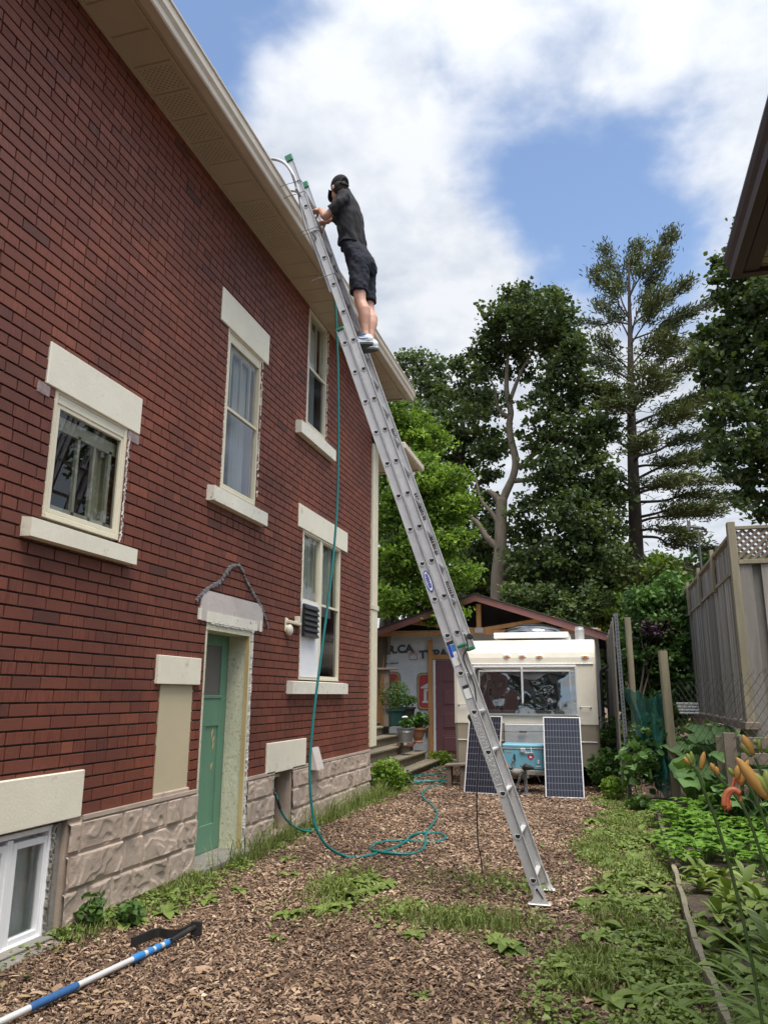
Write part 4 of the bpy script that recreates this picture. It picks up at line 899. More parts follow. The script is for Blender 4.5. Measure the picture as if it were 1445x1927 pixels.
# ================================================================== CARAVAN AND WHAT STANDS ROUND IT
M['van_cream'] = simple('caravan_cream', (.73, .68, .57), .42, var=.06, scale=3, bump=.06, bscale=20, dirt=((.50, .43, .32), 4, .66))
M['van_tan'] = simple('caravan_tan', (.40, .34, .255), .5, var=.08, scale=3, bump=.05)
M['van_dark'] = simple('dark_trailer_blind', (.075, .072, .075), .6, var=.5, scale=2.5)
M['amber'] = simple('amber_lens', (.75, .26, .04), .2, var=.1)
M['van_glass'] = glass_mat('wrinkled_plastic_glass', (.34, .34, .35), .16, .03, .10, .8)
M['maroon'] = simple('maroon_paint', (.16, .068, .078), .5, var=.08)
M['fascia_maroon'] = simple('maroon_fascia', (.21, .088, .078), .5, var=.08)
M['solar'] = None
def solar_mat():
    m, N, L, b = new_mat('solar_cells'); tc = N.new('ShaderNodeTexCoord'); sp = N.new('ShaderNodeSeparateXYZ'); L.new(tc.outputs['UV'], sp.inputs[0])
    def line(src, n, w):
        mm = N.new('ShaderNodeMath'); mm.operation = 'MULTIPLY'; L.new(src, mm.inputs[0]); mm.inputs[1].default_value = n
        fr = N.new('ShaderNodeMath'); fr.operation = 'FRACT'; L.new(mm.outputs[0], fr.inputs[0])
        s = N.new('ShaderNodeMath'); s.operation = 'SUBTRACT'; L.new(fr.outputs[0], s.inputs[0]); s.inputs[1].default_value = .5
        a = N.new('ShaderNodeMath'); a.operation = 'ABSOLUTE'; L.new(s.outputs[0], a.inputs[0])
        g = N.new('ShaderNodeMath'); g.operation = 'GREATER_THAN'; L.new(a.outputs[0], g.inputs[0]); g.inputs[1].default_value = .5-w; return g.outputs[0]
    a = line(sp.outputs[1], 12, .035); c = line(sp.outputs[0], 12, .06); mx = N.new('ShaderNodeMath'); mx.operation = 'MAXIMUM'; L.new(a, mx.inputs[0]); L.new(c, mx.inputs[1])
    n = tex(N, L, 'Noise', 9, 4, .6); base = ramp(N, L, n.outputs[0], [(.3, (.006, .007, .014)), (.7, (.014, .013, .026))])
    cm = N.new('ShaderNodeMix'); cm.data_type = 'RGBA'; L.new(mx.outputs[0], cm.inputs[0]); L.new(base, cm.inputs[6]); cm.inputs[7].default_value = (.15, .16, .19, 1)
    L.new(cm.outputs[2], b.inputs['Base Color']); b.inputs['Roughness'].default_value = .28; return m
M['solar'] = solar_mat()
def caravan():
    T = thing('caravan', 'old cream and tan camping trailer parked nose out beside the shed', 'trailer', (-1.28, 14.9, 0))
    X0, X1 = -2.45, -.12; Yf = 13.2; Yb = 16.1
    def body(poly, name, mat, x0=X0, x1=X1, ins=.05):
        # side profile (y, z) swept across x, its ends pulled in for a rounded edge
        mb = MB(); n = len(poly); cy = sum(p[0] for p in poly)/n; cz = sum(p[1] for p in poly)/n
        secs = []
        for x, k in ((x0, .965), (x0+.02, .985), (x0+ins, 1.0), (x1-ins, 1.0), (x1-.02, .985), (x1, .965)):
            secs.append([(x, cy+(y-cy)*k, z if abs(z-.985) < .01 or abs(z-.33) < .01 else cz+(z-cz)*(k+1)/2) for y, z in poly])
        vs = [v for s in secs for v in s]; fs = [tuple(range(n)), tuple(range(5*n, 6*n))[::-1]]
        for i in range(5):
            for k in range(n): fs.append((i*n+k, i*n+(k+1) % n, (i+1)*n+(k+1) % n, (i+1)*n+k))
        mb.add(vs, fs); return mb.build(name, mat, T)
    top = [(Yf-.03, .985), (Yf-.03, 1.945)]+[(Yf-.03+.42*(1-math.cos(t)), 1.945+.42*math.sin(t)**.85) for t in [math.pi/2*i/8 for i in range(1, 9)]]+[(Yb-.3, 2.38), (Yb, 2.1), (Yb, .985)]
    b = body(top, 'body', M['van_cream']); body([(Yf+.06, .33), (Yf-.02, .985), (Yb, .985), (Yb-.1, .33)], 'lower_band', M['van_tan'])
    f = MB()
    f.box(X0+.03, X1-.03, Yf-.045, Yf-.025, 1.935, 1.955, .004); f.box(X0+.04, X1-.03, Yf+.0, Yf+.02, .705, .718, .003); f.build('trim_strip', M['alu_bright'], T)
    rv = MB()
    for i in range(36): rv.lathe((X0+.1+i*.062, Yf-.046, 1.945), [(.006, 0), (.004, -.004)], 6, (0, 1, 0))
    rv.build('rivet_row', M['van_tan'], T)
    e = MB()
    for x in (X0+.012, X1-.012): e.tube([(x, Yf-.005, .98), (x, Yf-.005, 1.945)]+[(x, Yf+.0+.42*(1-math.cos(t)), 1.94+.41*math.sin(t)**.85) for t in [math.pi/2*i/6 for i in range(1, 7)]], .011, 6)
    e.build('corner_moulding', M['van_cream'], T)
    # front window with its raised outer frame
    y = Yf-.055; w = MB()
    for (a, b_, c, d) in ((-2.12, -.42, 1.115, 1.145), (-2.12, -.42, 1.885, 1.915), (-2.12, -2.09, 1.145, 1.885), (-.45, -.42, 1.145, 1.885)): w.box(a, b_, y-.004, y+.03, c, d, .005)
    wf = w.build('window_frame', M['alu_bright'], T)
    w = MB(); w.box(-1.32, -1.288, y-.010, y+.02, 1.145, 1.885, .004); w.build('mullion', M['alu_bright'], wf)
    w = MB()
    for (a, b_, c, d) in ((-2.03, -.52, 1.175, 1.20), (-2.03, -.52, 1.815, 1.84), (-2.03, -2.01, 1.20, 1.815), (-.545, -.52, 1.20, 1.815)): w.box(a, b_, y+.004, y+.028, c, d, .005)
    w.build('inner_frame', M['alu'], wf)
    g = MB(); g.box(-2.01, -.545, y+.024, y+.028, 1.20, 1.815); g.build('dark_backing', M['van_dark'], wf)
    g = MB(); nx, nz = 26, 12; vs = []; fs = []
    for i in range(nx+1):
        for k in range(nz+1):
            x = -2.09+1.64*i/nx; z = 1.145+.74*k/nz; vs.append((x, y-.022+.055*(k/nz)+.008*mnoise.noise(Vector((x*2.2, z*3.0, 2)))+.004*mnoise.noise(Vector((x*5, z*6, 7))), z))
    for i in range(nx):
        for k in range(nz): fs.append((i*(nz+1)+k, (i+1)*(nz+1)+k, (i+1)*(nz+1)+k+1, i*(nz+1)+k+1))
    g.add(vs, fs); g.build('plastic_cover', M['van_glass'], wf, True)
    for x, z in ((-1.545, 2.076), (-1.289, 2.074), (-1.007, 2.066), (-.272, 2.057)):
        yy = Yf-.03+.42*(1-math.cos(math.asin(min(1, ((z-1.945)/.42)**(1/.85))))) - .006
        l = MB(); l.obox((x, yy, z), (1, 0, 0), (0, 1, 0), (0, 0, 1), .062, .012, .026, .012); lo = l.build('marker_light', M['white'], T)
        l = MB(); l.obox((x, yy-.014, z), (1, 0, 0), (0, 1, 0), (0, 0, 1), .032, .014, .018, .008); l.build('lens', M['amber'], lo)
    for xa, xb, z in ((-2.37, -2.21, 1.283), (-.385, -.225, 1.258)):
        h = MB(); h.tube([(xa, Yf-.03, z), (xa, Yf-.075, z), (xb, Yf-.075, z), (xb, Yf-.03, z)], .008, 8); h.lathe((xa, Yf-.04, z), [(.018, 0), (.018, .012)], 10, (0, 1, 0)); h.lathe((xb, Yf-.04, z), [(.018, 0), (.018, .012)], 10, (0, 1, 0)); h.build('grab_handle', M['alu'], T)
    s = MB(); s.box(-1.85, -.55, 13.85, 15.0, 2.42, 2.52, .01); so = s.build('roof_hatch', M['white'], T)
    s = MB(); ell(s, (-1.2, 14.4, 2.50), .56, .5, .22, 28); s.build('hatch_dome', M['van_glass'], so, True)
    c = MB(); c.lathe((-.36, 13.8, 2.36), [(.078, 0), (.078, .16), (.082, .165), (.082, .19), (.074, .20), (.07, .235), (.03, .24)], 18); c.build('roof_flue', M['alu'], T)
    p = MB(); p.box(-1.62, -.9, Yf-.06, Yf-.03, .66, .98, .01); p.build('front_skirt', M['alu'], T)
    w = MB(); w.tube(catmull([(-1.7, Yf-.09, .865), (-1.5, Yf-.09, .855), (-1.3, Yf-.10, .86), (-1.1, Yf-.09, .87), (-.9, Yf-.09, .872)], 4), .004, 6); w.box(-1.38, -1.25, Yf-.11, Yf-.085, .848, .872, .006); w.build('cable', M['black'], T)
    # A-frame drawbar, coupler, jack, chain
    d = MB(); d.bar((-1.95, 13.5, .28), (-1.35, 12.15, .28), .06, .11, bev=.005); d.bar((-.65, 13.5, .28), (-1.27, 12.15, .28), .06, .11, bev=.005); d.box(-1.72, -.90, 12.28, 12.6, .27, .335, .005); dr = d.build('drawbar', M['concrete'], T)
    c = MB(); c.box(-1.40, -1.24, 12.02, 12.30, .27, .36, .02); ell(c, (-1.33, 12.02, .33), .065, .07, .055); c.tube([(-1.37, 12.05, .36), (-1.39, 12.02, .44), (-1.36, 12.0, .50)], .012, 8); c.build('coupler', M['concrete'], dr)
    c = MB(); c.tube([(-1.20, 12.1, -.02), (-1.20, 12.1, .44)], .028, 12); c.lathe((-1.2, 12.1, 0), [(.09, -.02), (.09, .01), (.03, .03)], 14); c.box(-1.27, -1.12, 12.03, 12.06, .40, .43); c.build('jockey_jack', M['lead'], dr)
    h = MB()
    for i in range(13):
        z = .29-.022*i; x = -1.29+.012*math.sin(i*.9); r = .016
        pts = [Vector((x+(r*math.cos(t) if i % 2 else 0), 12.0+(0 if i % 2 else r*math.cos(t)), z+.019*math.sin(t))) for t in [2*math.pi*q/8 for q in range(9)]]
        h.tube(pts, .0045, 5, False)
    h.build('safety_chain', M['lead'], dr)
    b = MB(); b.tube([(-1.22, 12.0, .38), (-1.18, 11.98, .42), (-1.06, 12.0, .40)], [.03, .05, .015], 8); b.tube([(-1.03, 12.02, .32), (-.98, 12.0, .20)], .007, 6); b.build('rope_end', M['black'], dr)
    for x in (X0+.25, X1-.25):
        wl = MB(); wl.lathe((x-.09, 15.0, .32), [(.02, 0), (.30, .0), (.32, .03), (.32, .15), (.30, .18), (.02, .18)], 26, (1, 0, 0)); wl.build('wheel', M['black'], T)
caravan()
def solar(name, pb0, pb1, lean, label, h=1.17):
    """pb0/pb1: bottom corners on the ground"""
    a, b = Vector(pb0), Vector(pb1); ux = (b-a).normalized(); w = (b-a).length; back = Vector((-ux.y, ux.x, 0)); up = (Vector((0, 0, 1))*math.cos(lean)+back*math.sin(lean)+ux*(-.10 if False else 0)).normalized(); n = ux.cross(up)
    T = thing(name, label, 'solar panel', tuple((a+b)/2), 0, 'solar panels leaning against the trailer'); c = (a+b)/2+up*h/2
    f = MB()
    for s in (-1, 1): f.obox(c+ux*s*(w/2-.008), ux, up, n, .008, h/2, .016, .002); f.obox(c+up*s*(h/2-.008), ux, up, n, w/2-.016, .008, .016, .002)
    f.build('frame', M['alu_bright'], T)
    me = bpy.data.meshes.new('cells'); q = [c+ux*sx*(w/2-.016)+up*sy*(h/2-.016)+n*.010 for sx, sy in ((-1, -1), (1, -1), (1, 1), (-1, 1))]; q2 = [v-n*.02 for v in q]
    me.from_pydata(q+q2, [], [(0, 1, 2, 3), (7, 6, 5, 4)]); uv = me.uv_layers.new(name='UVMap')
    for i, t in enumerate(((0, 0), (1, 0), (1, 1), (0, 1), (0, 0), (0, 0), (0, 0), (0, 0))): uv.data[i].uv = t
    me.materials.append(M['solar']); mesh_obj('cells', me, T)
solar('solar_panel', (-.905, 11.93, .0), (-.358, 11.96, .0), R_(17), 'right solar panel, fully in view, leaning beside the blue ice chest', 1.17)
solar('solar_panel', (-2.125, 12.10, .0), (-1.60, 12.02, .0), R_(17), 'left solar panel, partly hidden behind the ladder', 1.17)
def cooler():
    T = thing('ice_chest', 'light blue steel ice chest with stickers on the trailer drawbar', 'cooler', (-1.25, 12.42, .336)); M['cool'] = simple('ice_chest_blue', (.14, .36, .46), .35, var=.06)
    b = MB(); b.box(-1.56, -.95, 12.40-.04, 12.75, .338, .645, .02); b.build('chest', M['cool'], T)
    b = MB(); b.box(-1.57, -.94, 12.35, 12.76, .65, .71, .018); b.build('lid', M['cool'], T)
    b = MB(); b.box(-1.565, -.945, 12.352, 12.755, .640, .655, .003); b.build('steel_band', M['alu'], T)
    b = MB(); b.box(-1.29, -1.21, 12.335, 12.36, .59, .655, .006); b.build('latch', M['alu'], T)
    b = MB(); b.tube([(-1.13, 12.35, .67), (-1.125, 12.345, .62), (-1.12, 12.345, .585)], .006, 6); b.bar((-1.24, 12.345, .585), (-1.10, 12.345, .592), .012, .008); b.build('drain_wire', M['white'], T)
    M['red'] = simple('red_sticker', (.45, .02, .04), .4); M['orange'] = simple('orange_sticker', (.65, .28, .14), .5)
    y = 12.3575; pts = []
    for i in range(30):
        t = 2*math.pi*i/30; pts.append((-1.135+.0033*16*math.sin(t)**3, y, .525+.0033*(13*math.cos(t)-5*math.cos(2*t)-2*math.cos(3*t)-math.cos(4*t))))
    b = MB(); b.prism(pts, (0, -.0012, 0)); h = b.build('heart_sticker', M['red'], T)
    b = MB(); b.lathe((-1.137, y-.0014, .525), [(.017, 0), (.017, -.0008)], 18, (0, 1, 0)); b.build('ring', M['label_white'], h)
    text_mesh('logo_sticker', 'Coleman', .030, M['orange'], (-1.53, y-.001, .59), (1, 0, 0), (0, 0, 1), T, .0004, .0008)
    b = MB(); b.box(-1.54, -1.46, y-.0012, y, .375, .415); b.build('sticker', M['orange'], T)
    b = MB(); b.lathe((-1.025, y, .475), [(.017, 0), (.017, -.001)], 14, (0, 1, 0)); b.box(-1.04, -1.01, y-.0012, y, .43, .458); b.box(-1.06, -.99, y-.0012, y, .39, .402); o = b.build('white_sticker', M['label_white'], T)
    b = MB(); b.box(-1.05, -1.03, y-.002, y-.001, .41, .422); b.box(-1.02, -1.0, y-.002, y-.001, .41, .422); b.build('print', M['black'], o)
    b = MB(); b.tube([(-1.375, 12.33, .46), (-1.38, 12.34, .56)], .014, 10); b.build('brush_grip', M['black'], T)
cooler()
def bench():
    M['greywood'] = simple('weathered_grey_wood', (.175, .135, .105), .85, var=.3, scale=6, bump=.6, bscale=60, stretch=(1, .15, 1))
    T = thing('wooden_step_stool', 'low weathered wooden stool beside the hose coil at the trailer', 'stool', (-2.40, 13.0, 0)); b = MB(); b.obox((-2.39, 13.0, .33), (1, 0, .06), (0, 1, 0), (-.06, 0, 1), .185, .13, .018, .006); b.build('seat', M['greywood'], T)
    for x in (-2.51, -2.29): l = MB(); l.box(x-.035, x+.035, 12.9, 13.1, -.01, .31, .004); l.build('leg', M['greywood'], T)
bench()
# ================================================================== SHED
M['wrap'] = simple('grey_house_wrap', (.55, .57, .58), .55, var=.10, scale=4, bump=.9, bscale=7, stretch=(1, 1, 1.6))
M['print'] = simple('dark_grey_print', (.06, .065, .07), .6, var=.2, scale=30); M['logo_red'] = simple('logo_red', (.36, .045, .055), .6, var=.1); M['logo_gold'] = simple('logo_gold', (.42, .31, .12), .6); M['outline_red'] = simple('red_outline', (.45, .12, .09), .6)
M['newwood'] = simple('new_orange_lumber', (.46, .225, .085), .7, var=.22, scale=8, bump=.3, stretch=(1, 1, .12))
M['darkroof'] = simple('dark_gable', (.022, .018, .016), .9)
def shed():
    T = thing('garden_shed', 'unfinished shed in grey house wrap with maroon fascia and a maroon panel door', 'shed', (-2.5, 18.5, 0)); Yw = 17.0
    nx, nz = 90, 60; vs = []; fs = []; x0, x1, z0, z1 = -6.2, -.06, -.05, 2.84
    for i in range(nx+1):
        for k in range(nz+1):
            x = x0+(x1-x0)*i/nx; z = z0+(z1-z0)*k/nz; vs.append((x, Yw-.006*abs(mnoise.noise(Vector((x*3+z*2, z*5-x, 1))))-.010*mnoise.noise(Vector((x*1.2, z*1.5, 4))), z))
    for i in range(nx):
        for k in range(nz): fs.append((i*(nz+1)+k, (i+1)*(nz+1)+k, (i+1)*(nz+1)+k+1, i*(nz+1)+k+1))
    m = MB(); m.add(vs, fs); wall = m.build('wrapped_wall', M['wrap'], T, True)
    m = MB(); m.box(-6.2, -6.1, Yw+.02, 21, 0, 2.6); m.box(-.16, -.06, Yw+.02, 21, 0, 2.6); m.box(-6.1, -.16, 20.9, 21, 0, 2.6); m.build('side_wall', M['wrap'], T)
    yp = Yw-.022
    def txt(s, size, x, z, mat='print', bold=.011, sx=1.12): text_mesh('lettering', s, size, M[mat], (x, yp, z), (1, 0, .055), (-.055, 0, 1), wall, .0008, bold, sx)
    def house(x, z, k):
        b = MB(); o = [(0, 0), (.16, 0), (.16, .11), (.08, .19), (0, .11), (0, 0)]
        for (p, q) in zip(o[:-1], o[1:]): b.bar((x+p[0]*k, yp, z+p[1]*k), (x+q[0]*k, yp, z+q[1]*k), .012, .003, up=(0, 1, 0))
        for (p, q) in (((.03, .08), (.08, .135)), ((.08, .135), (.13, .08))): b.bar((x+p[0]*k, yp, z+p[1]*k), (x+q[0]*k, yp, z+q[1]*k), .012, .003, up=(0, 1, 0))
        b.build('roof_mark', M['outline_red'], wall)
    for x, z in ((-5.30, 2.30), (-3.93, 2.22)): txt('TYPAR.CA', .24, x, z)
    house(-4.16, 2.20, 1.1)
    txt('HOUSEWRAP  PARE-AIR', .045, -4.95, 2.08, bold=.001); txt('HOUSEWRAP', .05, -3.72, 2.05, bold=.001)
    for x in (-3.98, -2.6): txt('TYPAR.CA', .24, x+.12, .55)
    house(-4.10, .56, 1.0); txt('HOUSEWRAP', .05, -3.70, .40, bold=.001)
    def logo(xc, zc):
        def rr(w, h, r, y):
            p = []
            for (sx, sz, a0) in ((1, 1, 0), (-1, 1, 90), (-1, -1, 180), (1, -1, 270)):
                for i in range(6): a = R_(a0+90*i/5); p.append((xc+sx*(w-r)+r*math.cos(a), y, zc+sz*(h-r)+r*math.sin(a)))
            return p
        b = MB(); b.mi = 0; b.add(rr(.27, .40, .11, yp), [tuple(range(24))]); b.mi = 1; b.add(rr(.255, .385, .10, yp-.0015), [tuple(range(24))]); b.mi = 2; b.add(rr(.225, .355, .085, yp-.003), [tuple(range(24))]); b.mi = 3
        y = yp-.0045; b.add([(xc-.19, y, zc+.06), (xc+.19, y, zc+.06), (xc+.19, y, zc+.085), (xc+.03, y, zc+.17), (xc-.03, y, zc+.17), (xc-.19, y, zc+.085)], [tuple(range(6))])
        b.add([(xc-.15, y, zc-.25), (xc-.02, y, zc-.25), (xc-.02, y, zc-.21), (xc-.05, y, zc-.21), (xc-.05, y, zc+.0), (xc+.05, y, zc+.0), (xc+.05, y, zc-.21), (xc+.02, y, zc-.21), (xc+.02, y, zc-.25), (xc+.15, y, zc-.25), (xc+.15, y, zc-.21), (xc+.115, y, zc-.21), (xc+.115, y, zc+.02), (xc+.09, y, zc+.05), (xc-.09, y, zc+.05), (xc-.115, y, zc+.02), (xc-.115, y, zc-.21), (xc-.15, y, zc-.21)], [tuple(range(18))])
        b.build('store_logo', [M['print'], M['logo_gold'], M['logo_red'], M['wrap_white']], wall)
    M['wrap_white'] = simple('pale_print', (.52, .53, .53), .6)
    logo(-3.72, 1.51); logo(-4.64, 1.53); logo(-2.5, 1.5)
    # door and its raw lumber trim
    m = MB(); m.box(-3.56, -2.70, Yw-.03, Yw+.05, .12, 2.17); d = m.build('door', M['maroon'], T)
    for z in (.22, .71, 1.20, 1.69):
        for x in (-3.42, -3.0):
            p = MB(); p.box(x, x+.34, Yw-.036, Yw-.028, z, z+.36, .003); p.box(x+.035, x+.305, Yw-.048, Yw-.034, z+.035, z+.325, .010); p.build('panel', M['maroon'], d)
    m = MB(); m.box(-3.73, -3.63, Yw-.07, Yw-.025, .05, 2.62, .003); m.box(-3.63, -2.6, Yw-.07, Yw-.03, 2.20, 2.30, .003); m.build('lumber_trim', M['newwood'], T)
    m = MB(); m.box(-3.62, -3.57, Yw-.045, Yw-.02, .1, 2.19); m.build('door_jamb', M['white'], T)
    m = MB(); m.box(-4.92, -4.73, Yw-.09, Yw-.03, .0, 2.7, .003); m.build('plywood_edge', M['newwood'], T)
    m = MB(); m.box(-3.75, -2.5, Yw-.25, Yw-.02, -.05, .10, .01); m.build('door_slab', M['concrete'], T)
    # gable roof
    Yf = 16.25; R = Vector((-2.54, Yf, 3.52)); E = Vector((.20, Yf, 2.615)); W = Vector((-6.9, Yf, 2.08)); W = Vector((-5.9, Yf, 3.52-.33*3.36))
    th = .135
    m = MB()
    for a, b in ((R, E), (W, R)): m.add([a, b, b-Vector((0, 0, th)), a-Vector((0, 0, th)), a+Vector((0, .03, 0)), b+Vector((0, .03, 0)), b-Vector((0, -.03, th)), a-Vector((0, -.03, th))], [(0, 1, 2, 3), (4, 7, 6, 5), (0, 4, 5, 1), (3, 2, 6, 7), (0, 3, 7, 4), (1, 5, 6, 2)])
    m.build('fascia_board', M['fascia_maroon'], T)
    for a, b in ((R, E), (W, R)):
        o = Vector((0, 0, .012)); q = Vector((0, 4.9, 0)); s = MB(); u = Vector((0, -.03, 0)); s.add([a+o+u, b+o+u, b+q+o, a+q+o, a+o*2.5+u, b+o*2.5+u, b+q+o*2.5, a+q+o*2.5], [(0, 3, 2, 1), (4, 5, 6, 7), (0, 1, 5, 4), (1, 2, 6, 5), (2, 3, 7, 6), (3, 0, 4, 7)]); s.build('roof', M['shingle'], T)
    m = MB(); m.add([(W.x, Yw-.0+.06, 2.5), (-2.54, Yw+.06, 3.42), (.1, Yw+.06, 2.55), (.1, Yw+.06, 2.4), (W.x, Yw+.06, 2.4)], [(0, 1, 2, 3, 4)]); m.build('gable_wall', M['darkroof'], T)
    m = MB(); y = Yf+.35; m.box(-2.58, -2.48, y, y+.08, 2.78, 3.36, .003); m.bar((-2.50, y+.04, 2.80), (-.92, y+.04, 3.03), .045, .085, up=(0, 0, 1)); m.bar((-2.56, y+.04, 2.80), (-4.1, y+.04, 3.0), .045, .085, up=(0, 0, 1)); m.box(-5.6, .0, y+.02, y+.10, 2.70, 2.79, .003); m.build('truss', M['newwood'], T)
    m = MB(); m.box(-2.62, -2.44, y-.004, y, 2.74, 2.85); m.build('truss_plate', M['alu'], T)
    g = MB(); g.box(.19, .30, Yf+.0, 21.0, 2.50, 2.60, .02); g.tube(catmull([(.25, Yf+.1, 2.52), (.25, Yf+.1, 2.30), (.22, Yf+.12, 2.12), (.05, 16.2, 1.98), (-.04, 16.2, 1.90), (-.05, 16.2, 1.6), (-.05, 16.2, .1)], 5), .035, 8); g.build('gutter_and_downpipe', M['black'], T)
shed()
# ================================================================== BACK STEPS, POTS, GNOME
M['stepwood'] = simple('weathered_step_wood', (.205, .175, .125), .85, var=.30, scale=5, bump=.7, bscale=70, stretch=(1, .12, 1), dirt=((.10, .10, .06), 6, .60))
def steps():
    T = thing('wooden_steps', 'weathered wooden steps rising to the back door of the brick house', 'steps', (-3.8, 14.5, 0)); Y0 = 12.45
    for k in range(5):
        x = -3.36-.25*k; z = .135+.168*k; y1 = 16.35-.04*k
        t = MB(); t.box(x-.27, x, Y0, y1, z-.035, z, .006); t.build('tread', M['stepwood'], T)
        t = MB(); t.box(x-.07, x-.045, Y0+.02, y1-.02, z-.17, z-.036); t.build('riser', M['stepwood'], T)
    d = MB(); d.box(-6.5, -4.63, 12.45, 16.4, .82, .86, .006); d.box(-6.5, -4.65, 12.5, 16.35, 0, .82); d.build('landing', M['stepwood'], T)
    p = MB(); p.box(-4.35, -4.25, 15.55, 15.65, .8, 1.93, .004); p.build('newel_post', M['greywood'], T); r = MB(); r.box(-5.2, -4.10, 15.50, 15.70, 1.93, 1.97, .005); r.box(-5.2, -4.35, 15.57, 15.62, 1.85, 1.93); r.build('handrail', M['greywood'], T)
    b = MB()
    for x in (-4.62, -4.9): b.box(x, x+.09, 15.58, 15.62, .85, 1.86)
    b.build('baluster', M['newwood'], T)
steps()
M['greenpot'] = simple('dark_green_plastic', (.018, .060, .055), .4, var=.1); M['galv'] = simple('galvanised_steel', (.30, .31, .31), .42, .6, var=.15, scale=10); M['terra'] = simple('terracotta', (.33, .15, .085), .8, var=.15, scale=10); M['petal'] = simple('white_petal', (.8, .8, .82), .6)
M['leafpot'] = leaf_mat('potted_leaf', (.035, .085, .020), (.12, .24, .055))
def leaf_ball(c, r, n, size, seed, flat=1.0, up=.5):
    rs = np.random.RandomState(seed); d = rs.randn(n, 3); d /= np.linalg.norm(d, axis=1)[:, None]; rad = rs.rand(n)**.4
    C = np.array(c)+d*rad[:, None]*np.array([r, r, r*flat]); nrm = rs.randn(n, 3)*.7+np.array([0, 0, up+.3]); nrm /= np.linalg.norm(nrm, axis=1)[:, None]
    return C, nrm, size*(.6+.8*rs.rand(n)), rs
def leaf_quads(C, nrm, sz, rs, asp=.62, fold=.25):
    """each leaf: two quads folded along the midrib with a pointed outline"""
    n = len(C); t = rs.randn(n, 3); t -= nrm*(t*nrm).sum(1)[:, None]; t /= np.linalg.norm(t, axis=1)[:, None]; s = np.cross(nrm, t); L = sz[:, None]; Wd = (sz*asp*(.8+.4*rs.rand(n)))[:, None]/2
    a = C-t*L/2; b = C+t*L/2-nrm*L*.12; m1 = C-t*L*.12; l1 = m1+s*Wd+nrm*Wd*fold; r1 = m1-s*Wd+nrm*Wd*fold; m2 = C+t*L*.22; 
    l2 = m2+s*Wd*.75+nrm*Wd*fold*.4; r2 = m2-s*Wd*.75+nrm*Wd*fold*.4
    V = np.stack([a, l1, l2, b, r2, r1], 1).reshape(-1, 3); base = np.arange(n)[:, None]*6; F = np.concatenate([base+np.array([0, 3, 2, 1]), base+np.array([0, 5, 4, 3])], 1).reshape(-1, 4)
    return V, F
def foliage(name, parts, mat, parent=None, rlo=0.0, rhi=1.0, asp=.62):
    """parts: list of (C, nrm, sz, rs, shade) -> one mesh"""
    VV = []; FF = []; rr = []; o = 0
    for (C, nrm, sz, rs, sh) in parts:
        V, F = leaf_quads(C, nrm, sz, rs, asp); VV.append(V); FF.append(F+o); o += len(V); r = np.clip(sh+rs.randn(len(C))*.16, rlo, rhi); rr.append(np.repeat(r, 2))
    return np_mesh(name, np.concatenate(VV), np.concatenate(FF), mat, parent, {'rnd': np.concatenate(rr)})
